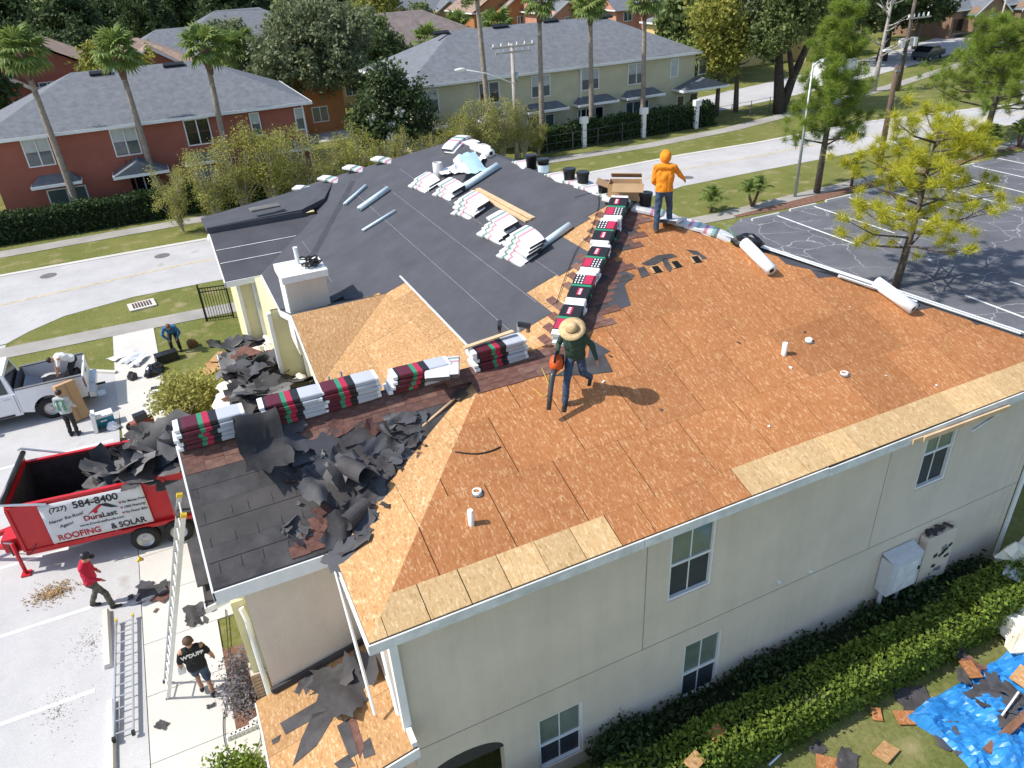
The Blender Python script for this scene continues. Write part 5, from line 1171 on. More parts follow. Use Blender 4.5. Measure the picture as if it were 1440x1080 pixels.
wroll((757, 355), (803, 322), .085, ROLL_B, 'pale tube leaning across felt and bare boards'); wroll((655, 268), (702, 238), .10, ROLL_B, 'pale tube lying beside the white wrapping heap'); wroll((668, 212), (693, 222), .13, ROLL_W, 'short fat white roll near the end of the ridge')
wroll((1044, 349), (1082, 388), .13, ROLL_W, 'long white roll lying on the red boards near the black bag', SP); wroll((1228, 404), (1280, 442), .13, ROLL_W, 'long white roll lying on the red boards near the metal edging', SP)
p = WP(617, 250); t = thing('felt_roll', 'upright grey roll with an open top standing on the felt', 'roll', p); MB().lathe([(.15, 0), (.15, .46), (.10, .46), (.10, .1), (.01, .1)], 16).build('tube', mat('roll_grey', (.5, .5, .5), .6, .06, 4), t, True)
t = thing('plastic_wrapping', 'white and blue plastic wrapping heaped beside the slumped bundles', 'wrapping', WP(655, 240))
def crumple(seed, nx=9, ny=7, sx=1.0, sy=.7, amp=.12, ragged=.12, curl=0.0):
    r = np.random.default_rng(seed); v = []; f = []
    gx = r.normal(size=(4, 3)); 
    for j in range(ny):
        for i in range(nx):
            x = (i / (nx - 1) - .5) * sx; y = (j / (ny - 1) - .5) * sy
            if i in (0, nx - 1) or j in (0, ny - 1): x += r.uniform(-ragged, ragged) * sx * .6; y += r.uniform(-ragged, ragged) * sy * .6
            z = .85 * sum(g[0] * math.sin(g[1] * 3.2 * x / sx * 2 + g[2] * 2.6 * y / sy * 2 + k) for k, g in enumerate(gx)) * amp * .4 + r.uniform(-.07, .07) * amp
            if curl: z += curl * (x / sx * 2) ** 2; 
            v.append((x, y, z + amp * .6)); 
    for j in range(ny - 1):
        for i in range(nx - 1): a = j * nx + i; f.append((a, a + 1, a + nx + 1, a + nx))
    return v, f
WRAPW = mat('white_plastic', (.78, .80, .82), .35, .08, 5)
for k in range(5):
    mb = MB(); mb.add(*crumple(300 + k, 9, 7, .9, .5, .14)); o = mb.build('sheet', WRAPW if k < 4 else mat('blue_plastic', (.42, .62, .70), .4, .1, 5), t, True); o.location = (-.1 + .24 * (k % 3) - .1, .35 - .22 * k, .0 + .07 * k); o.rotation_euler = (0, -.3, .4 * k)
# --- lumber
for i, (a, b) in enumerate((((665, 271), (742, 314)), ((672, 268), (750, 310)))):
    A = WP(*a); B = WP(*b); d = B - A; o = MB().box((0, 0, 0), (d.length, .13, .045)).build('plank', LUMBER); o.location = (A + B) / 2 + Vector((0, 0, .05)); o.rotation_euler = d.to_track_quat('X', 'Z').to_euler(); tag(o, ('long pale plank lying on the felt, side facing the bundles', 'long pale plank lying on the felt, side facing the ridge')[i], 'plank')
A = WSP(672, 512); o = MB().box((0, 0, 0), (1.0, .09, .03)).build('plank', LUMBER); o.location = (3.25, 3.66, 7.27); o.rotation_euler = (0, -.05, .06); tag(o, 'short plank on top of the bundle stack by the hip', 'plank')
# --- buckets
def bucket(p, label, h=.36, r=.155, m=BLACK):
    t = thing('bucket', label, 'bucket', p); MB().lathe([(.001, 0), (r * .86, 0), (r, h), (r + .012, h), (r + .012, h - .05), (r, h - .05)], 18).build('pail', m, t, True)
    MB().lathe([(.001, h + .012), (r * .8, h + .02), (r + .014, h + .012), (r + .014, h - .01)], 18).build('lid', m, t)
    MB().tube([(math.cos(a) * (r + .02), .02, h - .06 - math.sin(a) * .14) for a in [math.pi * i / 8 for i in range(9)]], .006, 4).build('handle', mat('wire', (.5, .5, .5), .3, .05, metal=.8), t)
    return t
for i, (px, dx) in enumerate(((742, .12), (758, .14), (796, .1), (811, .18), (842, .15))):
    p = ridge_pt(px); bucket(p + Vector((dx, 0, -.03)), ('black bucket on the ridge next to the label marked bucket', 'dark bucket with a pale blue label on the ridge', 'black bucket touching its taller twin on the ridge', 'black bucket with white rim beside its twin on the ridge', 'black bucket on the ridge nearest the cardboard box')[i], .38 if i < 4 else .34)
    if i == 1: MB().lathe([(.152, .04), (.160, .24)], 18).build('label_band', ROLL_B, bpy.data.objects['bucket.001'])
p = hip_pt(.055); bucket(p + Vector((.22, .12, -.02)), 'black bucket on the hip behind the hooded worker', .36)
# --- open cardboard box
p = ridge_pt(868) + Vector((.3, .15, .02)); t = thing('cardboard_box', 'open brown cardboard box tipped over at the top of the hip', 'box', p, rad(-38))
for (c, d, nm) in (((0, 0, .02), (.75, .5, .02), 'bottom'), ((0, -.25, .2), (.75, .015, .38), 'side'), ((0, .25, .2), (.75, .015, .38), 'side'), ((.37, 0, .2), (.015, .5, .38), 'side'), ((-.37, 0, .2), (.015, .5, .38), 'side')): MB().box(c, d).build(nm, CARD, t)
MB().box((-.52, 0, .36), (.3, .5, .012), rotm(0, 0, .35)).build('flap', CARD_D, t); MB().box((.1, -.38, .35), (.72, .28, .012), rotm(0, .5)).build('flap', CARD_D, t); MB().box((.0, .35, .45), (.72, .25, .012), rotm(0, -.6)).build('flap', CARD, t)
# --- white metal edging lengths along the right hip
for i, (a, b, off) in enumerate(((.20, .52, .0), (.30, .70, .10), (.48, .86, -.02), (.60, 1.0, .09), (.50, .66, -.22))):
    A = hip_pt(a); B = hip_pt(b); d = (B - A); o = MB(); L_ = d.length
    o.box((0, 0, .02), (L_, .075, .006)); o.box((0, .036, -.01), (L_, .006, .06)); o = o.build('metal_edging', WHITE); o.location = (A + B) / 2 + Vector((.05 + off * .7, .03 + off * .5, .05 + .006 * i)); o.rotation_euler = d.to_track_quat('X', 'Z').to_euler()
    tag(o, ('white metal edging strip starting at the hip bundles', 'white metal edging strip starting beside the black bag', 'white metal edging strip starting between the two white rolls', 'white metal edging strip reaching the far eave corner', 'short white metal edging strip beside the lower white roll')[i], 'metal strip', 'metal edging along the right hip')
# --- black tool bag, cables
def lump(name, label, cat, loc, m, sx, sy, sz, seed, rz=0, amp=.25, n=14, grp=None):
    r = np.random.default_rng(seed); mb = MB(); ph = r.uniform(0, 6.28, 6); v = []; f = []; nr = 8
    for j in range(nr + 1):
        for i in range(n):
            th = math.pi * j / nr; a = 2 * math.pi * i / n; d = Vector((math.sin(th) * math.cos(a), math.sin(th) * math.sin(a), math.cos(th)))
            k = 1 + amp * (math.sin(3 * d.x + 2.3 * d.y + ph[0]) * .5 + math.sin(5 * d.y + 3 * d.z + ph[1]) * .4 + math.sin(9 * d.x - 7 * d.z + ph[2]) * .25 + r.uniform(-.2, .2))
            v.append((d.x * sx * k, d.y * sy * k, max(-.3 * sz, d.z * sz * k) + .3 * sz))
    for j in range(nr):
        for i in range(n): i2 = (i + 1) % n; f.append((j * n + i, (j + 1) * n + i, (j + 1) * n + i2, j * n + i2))
    mb.add(v, f); o = mb.build(name, m, None, False, loc, (0, 0, rz)); return tag(o, label, cat, grp)
BAG = mat('black_plastic_bag', (.012, .012, .014), .25, .2, 6, spec=.6)
p = hip_pt(.30); lump('bag', 'crumpled black bag on the right hip', 'bag', p + Vector((-.02, -.03, .03)), BAG, .36, .2, .2, 3, hipang)
CORD_Y = mat('cord_yellow', (.62, .52, .10), .6, .1); CORD_B = mat('cord_black', (.02, .02, .02), .6, .1); CORD_G = mat('hose_green', (.1, .22, .13), .6, .1)
def cord(pts, r, m, label, f=None, lift=.02, n=6):
    P_ = [Vector(p) if len(p) == 3 else f(*p) for p in pts]; P_ = [p + Vector((0, 0, lift)) for p in P_]; sm = []
    for i in range(len(P_) - 1):
        a, b, c, d = P_[max(i - 1, 0)], P_[i], P_[i + 1], P_[min(i + 2, len(P_) - 1)]
        for k in range(5):
            t_ = k / 5; sm.append(.5 * ((2 * b) + (c - a) * t_ + (2 * a - 5 * b + 4 * c - d) * t_ * t_ + (3 * b - a - 3 * c + d) * t_ ** 3))
    sm.append(P_[-1]); o = MB().tube(sm, r, n).build('cord', m, None, True); return tag(o, label, 'cord')
cord([(905, 292), (925, 300), (945, 306), (972, 322), (1000, 330), (1030, 345)], .009, CORD_Y, 'yellow cord lying over the boards by the hooded worker', SP, .03)
cord([(842, 292), (830, 330), (812, 352), (796, 390), (782, 430)], .007, CORD_B, 'dark cord running beside the bundle row up the hip', WP, .05)
cord([(808, 280), (838, 274), (842, 292)], .007, CORD_B, 'dark cord looped at the top of the felt', WP, .05)
cord([(640, 637), (668, 640), (690, 636), (704, 630)], .012, CORD_B, 'short black strap lying on the red boards', SP, .025)
cord([(762, 520), (772, 545), (765, 560), (750, 548)], .006, CORD_Y, 'thin pale cord hanging below the ridge stack', SP, .03)
cord([(1022, 318), (1030, 332), (1045, 336), (1040, 345)], .016, CORD_G, 'green hose coil at the end of the hip bundles', SP, .05)
# --- vent pipes
def vent(px, py, h, r, label, boot=False):
    p = SP(px, py); t = thing('vent_pipe', label, 'pipe', p + Vector((0, 0, -.02)))
    MB().lathe([(r, 0), (r, h), (r * .75, h), (r * .75, h - .1), (.002, h - .1)], 12).build('pipe', WHITE, t, True)
    if boot: MB().lathe([(r * 1.5, .02), (r * 1.25, .04), (r * 1.1, .03)], 12).build('boot', FELT_L, t)
vent(663, 738, .30, .045, 'white vent pipe standing near the eave corner'); vent(1102, 499, .28, .05, 'white vent pipe standing mid slope'); vent(671, 693, .07, .075, 'short wide vent stub above the eave pipe', True); vent(1137, 480, .08, .07, 'short vent stub with grey collar mid slope', True); vent(1187, 526, .06, .075, 'low white vent stub lower on the red slope', True)
# flattened scraps near the three holes
def scrap_flat(px_pts, f, m, label, grp=None, lift=.016, th=.006, name='felt_scrap'):
    pts = [f(*q) for q in px_pts]; c = sum(pts, Vector()) / len(pts); mb = MB(); mb.prism([p - c for p in pts], (0, 0, th)); o = mb.build(name, m); o.location = c + Vector((0, 0, lift)); return tag(o, label, 'felt scrap', grp)
scrap_flat([(902, 372), (925, 360), (945, 358), (952, 362), (935, 366), (915, 376)], SP, FELT_D, 'narrow curled felt scrap above the three holes')
scrap_flat([(896, 378), (906, 376), (914, 388), (902, 392)], SP, FELT_D, 'square felt scrap left of the three holes'); scrap_flat([(930, 366), (938, 364), (945, 378), (942, 384), (936, 378)], SP, FELT_D, 'strip of felt between two of the holes'); scrap_flat([(965, 352), (980, 354), (994, 364), (988, 366), (974, 358)], SP, FELT_D, 'curled strip of felt beside the last hole')
scrap_flat([(780, 530), (830, 528), (862, 524), (850, 500), (820, 505)], SP, FELT_D, 'felt tongue sticking out below the hip bundles')

# ================================================================ TORN FELT AND SHINGLES
CR = []
for i in range(8):
    mb = MB(); mb.add(*crumple(500 + i, 9, 7, .75, .55, (.05, .08, .035, .11, .025, .07, .13, .045)[i], .17, (.0, .08, .0, .16, 0, .0, .07, .0)[i])); CR.append([mb.mesh('felt_scrap', m_) for m_ in (FELT_D, FELT_L, SHING_R, FELT)]); [me_.shade_smooth() for me_ in CR[-1]]
def scrap(p, s, rz, k, m, label, grp, tilt=(0, 0), name='felt_scrap', cat='felt scrap'):
    o = link(name, CR[k % 8][m], None, p, (tilt[0] + random.uniform(-.08, .08), tilt[1] + random.uniform(-.08, .08), rz)); o.scale = (s, s * random.uniform(.7, 1.1), s); return tag(o, label, cat, grp)
wing_t = (math.atan(.6715), 0)
GW = 'torn scraps on the wing slope'
def wscrap(px, py, s, rz, k, m, lift=.02):
    f = WSP if (WSP(px, py).x < -.4 + (WSP(px, py).y - 1.63) * 1.82) else (lambda a, b: onplane(a, b, (-.4, 0, 5.5), (-.369, 0, 1)))
    p = f(px, py); t_ = wing_t if f is WSP else (0, -.35)
    return scrap(p + Vector((0, 0, lift)), s * .82, rz, k, m, {0: 'dark torn felt scrap in the heap on the wing slope', 1: 'grey torn felt scrap in the heap on the wing slope', 2: 'red brown torn shingle scrap in the heap on the wing slope', 3: 'black torn felt scrap in the heap on the wing slope'}[m], {0: 'dark', 1: 'grey', 2: 'red brown', 3: 'black'}[m] + ' ' + GW, t_)
for a in ((430, 640, .9, .3, 4, 3), (420, 615, 1.0, 1.0, 0, 3), (405, 600, .8, .2, 1, 0), (450, 690, 1.1, .5, 3, 1), (470, 660, 1.0, -.4, 1, 3), (480, 640, .9, .9, 0, 0), (495, 670, 1.1, .2, 6, 0), (510, 655, .8, 1.4, 1, 3), (520, 690, .9, -.6, 2, 3), (505, 715, .9, .3, 1, 0), (490, 740, 1.0, .1, 3, 0), (470, 755, .8, .7, 0, 3), (500, 765, .9, -.2, 0, 0), (480, 780, .9, .5, 2, 3), (515, 740, .7, 1.1, 1, 3), (530, 665, .9, .2, 0, 0), (545, 640, .8, -.5, 7, 3), (560, 620, .8, .6, 0, 0), (575, 605, .7, .1, 2, 0), (545, 610, .7, 1.2, 1, 1), (555, 590, .6, .4, 7, 1), (570, 590, .6, -.3, 0, 3), (525, 600, .7, .8, 0, 2), (500, 612, .9, .1, 4, 0), (480, 600, .7, .3, 0, 2), (460, 720, .6, .3, 4, 2), (450, 740, .6, -.3, 2, 2), (475, 735, .5, .5, 4, 2), (540, 680, .7, .3, 2, 0), (535, 700, .6, .9, 0, 3), (525, 630, .7, .2, 1, 3), (590, 615, .5, .5, 0, 3), (565, 640, .6, 0, 2, 1), (440, 665, .7, .3, 1, 3), (462, 625, .9, .3, 4, 3), (400, 655, .6, .2, 4, 3)): wscrap(*a)
q = random.Random(44)
for i in range(46):
    px = q.uniform(400, 600); py = 700 - (px - 400) * .42 + q.uniform(-45, 70)
    wscrap(px, py, q.uniform(.18, .5), q.uniform(0, 6), q.choice((4, 7, 2, 0)), q.choice((0, 3, 3, 0, 2, 1)), .015)
# rolled tube of torn felt
def felt_curl(p, rz, r, L_, label, tilt=0.4):
    mb = MB(); n = 14
    for i in range(n):
        a0 = 5.2 * i / n; a1 = 5.2 * (i + 1) / n; r0 = r * (1 + .05 * i / n); r1 = r * (1 + .05 * (i + 1) / n)
        mb.poly([(-L_ / 2, r0 * math.cos(a0), r0 * math.sin(a0) + r), (L_ / 2, r0 * math.cos(a0), r0 * math.sin(a0) + r), (L_ / 2, r1 * math.cos(a1), r1 * math.sin(a1) + r), (-L_ / 2, r1 * math.cos(a1), r1 * math.sin(a1) + r)])
    o = mb.build('felt_curl', FELT_D, None, True, p, (tilt, 0, rz)); return tag(o, label, 'felt scrap')
felt_curl(WSP(505, 675) + Vector((0, 0, .1)), -1.1, .15, .55, 'rolled up tube of torn felt with an open dark end'); felt_curl(WSP(500, 735) + Vector((0, 0, .08)), .6, .13, .5, 'shiny black curl of felt in the heap')
# felt draped over the wing ridge between the stacks
mb = MB(); v, f = crumple(77, 13, 9, .75, 1.15, .10, .10); v = [(x, y, z + .42 * math.exp(-(((y - .30) / .26) ** 2)) + (y * -.10)) for x, y, z in v]; mb.add(v, f); o = mb.build('felt_sheet', mat('felt_deep_black', (.03, .03, .033), .7, .25, 3, bump=.3, bscale=8), None, True, (-.93, 3.25, 6.66), (.35, 0, .05)); tag(o, 'large black felt sheet draped over the wing ridge between two stacks', 'felt sheet')
# low porch roof scraps
PLP = lambda px, py: onplane(px, py, (-2.1, 0, 2.62), (-.22, 0, 1))
for i, pts in enumerate(([(394, 1018), (455, 982), (462, 1000), (402, 1034)], [(424, 1040), (440, 1005), (462, 1000), (470, 1008), (445, 1050), (412, 1078)], [(474, 1022), (490, 1012), (505, 1060), (492, 1068)], [(489, 1012), (500, 1010), (512, 1050), (506, 1068)], [(508, 1048), (520, 1038), (528, 1062), (512, 1068)], [(382, 1042), (395, 1034), (392, 1044), (384, 1048)], [(470, 1075), (490, 1062), (500, 1078), (480, 1085)])):
    scrap_flat(pts, PLP, SHING_R if i == 3 else FELT_D, 'torn strip of dark felt on the low porch roof' if i != 3 else 'red brown shingle strip on the low porch roof', 'strips on the low porch roof' if i != 3 else None)
p = PLP(495, 975); scrap(p + Vector((0, 0, .03)), 1.25, .6, 3, 0, 'large buckled felt sheet on the low porch roof', None, (0, -.2)); p = PLP(470, 960); scrap(p + Vector((0, 0, .05)), .95, -.3, 1, 0, 'folded felt sheet at the wall of the low porch roof', None, (0, -.2)); p = PLP(430, 965); scrap(p + Vector((0, 0, .02)), .5, .6, 0, 0, 'small felt scrap at the wall of the low porch roof', None, (0, -.2))
# shovel on the boards
def pole_tool(a, b, label, blade=.28, m=LUMBER):
    a = Vector(a); b = Vector(b); d = (b - a).normalized(); t = thing('shovel', label, 'shovel', a); MB().tube([(0, 0, 0), b - a], .02, 8).build('handle', m, t, True)
    s = d.cross(Vector((0, 0, 1))).normalized(); e = b - a; mb = MB(); mb.prism([e - s * .1, e + s * .1, e + d * blade + s * .12, e + d * blade - s * .12], (0, 0, .012)); mb.build('blade', mat('steel_dark', (.12, .11, .10), .5, .2, 6, metal=.6), t)
W1P = lambda px, py: onplane(px, py, (-.4, 0, 5.5), (-.369, 0, 1))
pole_tool(W1P(590, 612) + Vector((0, 0, .12)), W1P(640, 566) + Vector((0, 0, .08)), 'long handled stripping shovel lying on the bare boards', .22)
# nail guns / tools behind the wing ridge
t = thing('stepladder', 'small aluminium stepladder leaning behind the wing ridge', 'ladder', (.62, 5.0, 5.95), .3)
for x in (-.16, .16): MB().tube([(x, 0, 0), (x * .8, -.1, .75)], .02, 6).build('rail', ALU, t)
for k in range(3): MB().tube([(-.16, -.03 * k, .15 + k * .2), (.16, -.03 * k, .15 + k * .2)], .016, 6).build('rung', ALU, t)
for i, (x, y, z) in enumerate(((1.15, 4.6, 6.25), (3.6, 3.95, 7.3), (4.0, 3.75, 7.28))):
    t = thing('nail_gun', ('brown handled nail gun by the small stepladder', 'dark nail gun on the plank covered stack', 'black nail gun resting beside the plank')[i], 'nail gun', (x, y, z), i * 1.1); MB().box((0, 0, .05), (.24, .07, .08)).build('body', BLACK, t); MB().box((-.08, 0, -.01), (.05, .06, .14)).build('grip', PALM_D, t); MB().box((.12, 0, -.02), (.05, .05, .16)).build('nose', ALU, t)
# chimney top tangle
t = thing('hose_coil', 'tangled black hose heaped on the chimney cap', 'hose', (cx + .25, cy - .15, 7.0)); mb = MB(); q = random.Random(9)
for k in range(9): c = Vector((q.uniform(-.12, .12), q.uniform(-.1, .1), .06 + .02 * k)); mb.tube([c + Vector((.14 * math.cos(a), .11 * math.sin(a), q.uniform(-.03, .03))) for a in [i * .7 for i in range(10)]], .018, 5)
mb.build('coil', CORD_B, t)
# bits scattered on the boards
chip = MB().box((0, 0, 0), (.07, .05, .01)).mesh('debris', WRAPW); chip2 = MB().box((0, 0, 0), (.10, .06, .01)).mesh('debris', SHING_D)
for i in range(26):
    px, py = random.uniform(600, 1380), random.uniform(400, 720); p = SP(px, py)
    if p.y < 0.2 or p.x > 14.3 - p.y * .85 or p.x < p.y + 1.2: continue
    o = link('debris_chip', chip if i % 2 else chip2, None, p + Vector((0, 0, .02)), (math.atan(PS), 0, random.uniform(0, 6))); s = random.uniform(.4, 1); o.scale = (s, s, 1); tag(o, 'tiny pale scrap lying on the bare red boards' if i % 2 else 'tiny dark scrap lying on the bare red boards', 'scrap', ('pale' if i % 2 else 'dark') + ' scraps on the red boards')

# ================================================================ GROUND AROUND THE BUILDING
# rubbish pile beside the cream wall
INS = mat('insulation', (.78, .74, .62), .95, .12, 7, bump=.6, bscale=25)
q = random.Random(5)
for i in range(88):
    px = q.uniform(312, 428); py = q.uniform(492, 612); p = G(px, py, 3.0); hgt = .55 * max(0, 1 - ((px - 375) / 62) ** 2) * max(0, 1 - ((py - 550) / 70) ** 2)
    if p.x < -1.05: continue
    m_ = q.choice((0, 0, 3, 3, 1, 0, 3, 2)); scrap((p.x, p.y, 3.03 + hgt + q.uniform(0, .12)), q.uniform(.7, 1.5), q.uniform(0, 6), q.randrange(8), m_, {0: 'dark torn felt in the rubbish pile on the low roof', 1: 'grey torn felt in the rubbish pile on the low roof', 2: 'red brown torn shingles in the rubbish pile on the low roof', 3: 'black torn felt in the rubbish pile on the low roof'}[m_], {0: 'dark', 1: 'grey', 2: 'red brown', 3: 'black'}[m_] + ' rubbish on the low roof', (q.uniform(-.4, .4), q.uniform(-.4, .4)), 'felt_rubbish', 'rubbish')
for i, (px, py, s) in enumerate(((330, 552, .5), (322, 572, .55), (326, 592, .42), (336, 582, .36), (318, 602, .4), (384, 497, .5), (362, 512, .28), (378, 530, .26), (420, 532, .22), (405, 555, .2), (368, 505, .25), (345, 560, .2), (425, 545, .2))):
    p = G(px, py, 3.1); p.x = max(p.x, -1.35); lump('insulation_clump', 'pale insulation clump torn open at the low roof edge' if i < 5 else 'pale insulation clump on top of the rubbish pile', 'insulation', (p.x, p.y, 3.12 + (.25 if i >= 5 else 0)), INS, s, s * .6, s * .45, 20 + i, i, .5, 14, 'insulation at the low roof edge' if i < 5 else 'insulation on the pile')
for i, (px, py, rz) in enumerate(((308, 512, .2), (292, 525, .6), (310, 505, 1.1))):
    p = G(px, py); o = MB().box((0, 0, 0), (.9, .5, .02)).build('board_offcut', OSB_W); o.location = (p.x, p.y, .05 + .03 * i); o.rotation_euler = (.05, .05, rz); tag(o, ('tan board offcut lying on the grass by the pile', 'tan board offcut touching the bush', 'tan board offcut below the corner of the low roof')[i], 'board')
# items on and by the concrete walk
t = thing('toolbox', 'black plastic toolbox in front of the bending worker', 'toolbox', (*G(236, 507).xy, .0), .2); MB().box((0, 0, .16), (.85, .42, .30), taper=.94).build('case', BLACK, t); MB().box((0, 0, .33), (.82, .40, .05)).build('lid', BLACK, t); MB().tube([(-.12, 0, .36), (-.12, 0, .41), (.12, 0, .41), (.12, 0, .36)], .015, 6).build('handle', BLACK, t)
lump('rubbish_bag', 'shiny black rubbish bag on the edge of the walk', 'bag', (*G(217, 525).xy, .02), BAG, .42, .3, .26, 31, .8, .3); lump('rubbish_bag', 'small black cone of torn felt standing on the walk', 'bag', (*G(188, 534).xy, .02), FELT_D, .17, .14, .22, 32, .8, .3)
p = G(272, 487); lump('backpack', 'brown backpack on the grass beside the bending worker', 'bag', (p.x, p.y, .02), mat('brown_canvas', (.16, .085, .04), .9, .2, 6), .22, .16, .24, 33, .4, .2); p = G(302, 486); lump('rubbish_bag', 'dark green cap shaped bundle on the grass', 'bundle', (p.x, p.y, .02), mat('dark_green_cloth', (.02, .05, .035), .8, .2, 6), .26, .18, .15, 34, .1, .2)
for i, (px, py) in enumerate(((172, 503), (185, 506), (196, 510))):
    p = G(px, py); o = link('plastic_wrapping', None) if False else None; mb = MB(); mb.add(*crumple(600 + i, 9, 7, .95, .4, .1)); o = mb.build('plastic_wrapping', WRAPW, None, True, (p.x, p.y, .05), (0, 0, .5 + .3 * i)); tag(o, 'white plastic wrapping crumpled on the walk', 'wrapping', 'wrapping on the walk')
t = thing('paper_sack', 'white printed sack lying at the edge of the walk', 'sack', (*G(219, 552).xy, .03), 1.4); MB().box((0, 0, .06), (.6, .42, .1), taper=.9).build('sack', WHITE_OLD, t); MB().box((.1, 0, .113), (.25, .3, .006)).build('print', BLACK, t)
# compressor near the bush
t = thing('air_compressor', 'rusty red air compressor with black wheels behind the trailer', 'compressor', (*G(203, 603).xy, 0), .3); RUST = mat('rust_red', (.20, .05, .03), .6, .2, 6)
MB().tube([(-.35, 0, .28), (.35, 0, .28)], .15, 12).build('tank', RUST, t, True); MB().box((0, 0, .5), (.4, .25, .22)).build('motor', BLACK, t)
for y in (-.2, .2): MB().tube([(-.32, y - .03, .16), (-.32, y + .03, .16)], .16, 14).build('wheel', BLACK, t)
MB().tube([(.4, -.15, .45), (.62, -.15, .6), (.62, .15, .6), (.4, .15, .45)], .018, 6).build('handle', ALU, t)
# cooler, screens by the truck
t = thing('cooler', 'teal cooler with a white lid on the asphalt behind the truck', 'cooler', (*G(148, 597).xy, 0), .15); MB().box((0, 0, .19), (.62, .36, .36), taper=1.05).build('body', mat('teal_plastic', (.02, .22, .30), .4, .06, 5), t); MB().box((0, 0, .41), (.67, .41, .07)).build('lid', WHITE, t); MB().box((0, -.2, .25), (.2, .02, .05)).build('handle', WHITE, t)
lump('ice_bag', 'clear crumpled bag beside the teal cooler', 'bag', (*G(160, 603).xy, .02), WRAPW, .22, .2, .16, 36, 0, .3)
for i, (px, py, rz) in enumerate(((136, 525 + 30, .1), (137, 605, .05))):
    p = G(px, py); t = thing('metal_flashing', ('bent sheet of grey metal standing on the asphalt behind the tailgate', 'narrow white metal sheet standing beside the cooler')[i], 'metal sheet', (p.x, p.y, 0), rz); MB().box((0, 0, .33), (.12, .5, .66), rotm(0, 0, .1)).build('sheet', ALU if i == 0 else WHITE, t); MB().box((.15, 0, .02), (.3, .5, .02)).build('foot', ALU if i == 0 else FELT_L, t)
# leaning cardboard carton
t = thing('carton', 'tall brown cardboard carton leaning on the truck side', 'box', (*G(113, 590).xy, 0), rad(25)); R0 = rotm(0, rad(-14))
MB().box((0, .18, .68), (.62, .36, 1.36), R0).build('carton', CARD, t); MB().box((0, -.006, .70), (.05, .012, 1.3), R0).build('tape', CARD_D, t)
MB().box((-.335, .18, .68), (.02, .2, 1.1), R0).build('seam', CARD_D, t)

# --- ladders
def ladder(a, b, up, w, nr, label, m=ALU, feet=True):
    a = Vector(a); b = Vector(b); d = b - a; L_ = d.length; d.normalize(); s = d.cross(Vector(up)).normalized(); n = s.cross(d)
    t = thing('ladder', label, 'ladder', a); Rm = Matrix((s, n, d)).transposed()
    for k in (-1, 1):
        MB().box(s * (k * w / 2) + d * (L_ / 2), (.03, .075, L_), Rm).build('rail', m, t)
        if feet: MB().box(s * (k * w / 2) + d * .03, (.06, .10, .08), Rm).build('foot', BLACK, t); MB().box(s * (k * w / 2) + d * (L_ - .03), (.05, .09, .08), Rm).build('end_cap', mat('yellow_plastic', (.65, .45, .03), .5, .1), t)
    for k in range(nr): c = d * (L_ * (k + .5) / nr); MB().tube([c - s * w / 2, c + s * w / 2], .017, 7).build('rung', m, t)
    return t
ladder((-3.99, 5.42, .04), (-2.36, 3.55, 5.80), (-1, 0, 0), .42, 18, 'tall aluminium extension ladder leaning on the wing eave')
ladder((-4.82, 4.53, .16), (-4.74, 8.0, .16), (0, 0, 1), .36, 11, 'aluminium ladder lying flat beside the wheel stops')
# grey felt slab stuck out beyond the wing gable
o = MB().box((0, 0, 0), (.42, .95, .03)).build('shingle_sheet', FELT_D); o.location = (-2.36, 4.2, 5.5); o.rotation_euler = (.05, -.1, .1); tag(o, 'grey shingle sheet poking out past the wing gable by the ladder', 'shingle sheet')
o = MB().box((0, 0, 0), (.75, 1.5, .03)).build('shingle_sheet', FELT_D); o.location = (-2.35, 5.5, 3.02); o.rotation_euler = (0, .1, .05); tag(o, 'grey shingle sheet on the entry hood below the ladder top', 'shingle sheet')
# scraps on the walk
for i, (px, py, s, m_) in enumerate(((215, 835, .9, 0), (232, 838, .7, 2), (275, 868, .9, 0), (228, 1022, .35, 0), (298, 995, .22, 0), (220, 861, .18, 2), (185, 842, .25, 0), (205, 825, .5, 3), (290, 860, .5, 0))):
    p = G(px, py); scrap((p.x, p.y, .06), s, i * .8, 4 if i % 2 else 7, m_, 'torn shingle scrap dropped on the concrete slabs', 'scraps on the slabs')
LEAF_LITTER = mat('wood_chips', (.40, .27, .14), .95, .3, 8)
p = G(75, 835); v, f = [], []; mb = MB()
for i in range(500): r_ = random.gauss(0, .26); a = random.uniform(0, 6.28); mb.box((p.x + r_ * math.cos(a) * 1.3, p.y + r_ * math.sin(a) * .8, .03 + .04 * random.random()), (.04, .02, .01), rotm(random.uniform(0, 6), random.uniform(-.4, .4)))
o = mb.build('wood_chip_litter', LEAF_LITTER); tag(o, 'scattered heap of tan wood chips on the asphalt', 'litter', None, 'stuff')
for (px, py) in ((82, 1000), (130, 905)):
    mb = MB(); p = G(px, py)
    for i in range(150): r_ = random.gauss(0, .3); a = random.uniform(0, 6.28); mb.box((p.x + r_ * math.cos(a), p.y + r_ * math.sin(a) * 1.4, .02), (.014, .010, .006), rotm(random.uniform(0, 6)))
    o = mb.build('grit_litter', mat('grit', (.24, .20, .15), .95, .3, 8)); tag(o, 'fine dark grit strewn on the asphalt', 'litter', None, 'stuff')
cord([G(318, 860), G(322, 920), G(320, 985), G(315, 1020), G(322, 1060), G(350, 1070), G(368, 1040), G(360, 1010)], .010, CORD_B, 'black cable trailing down the walk in a loop', None, .07)
for k in range(9):
    p = G(325 + k * 6, 1040 - k * 2.6); o = MB().box((0, 0, .06), (.14, .09, .12), taper=.8).build('edging_stone', WHITE_OLD); o.location = (p.x, p.y, .03); o.rotation_euler = (0, 0, .3); tag(o, 'pale edging stone along the front of the planting bed', 'stone', 'edging stones')

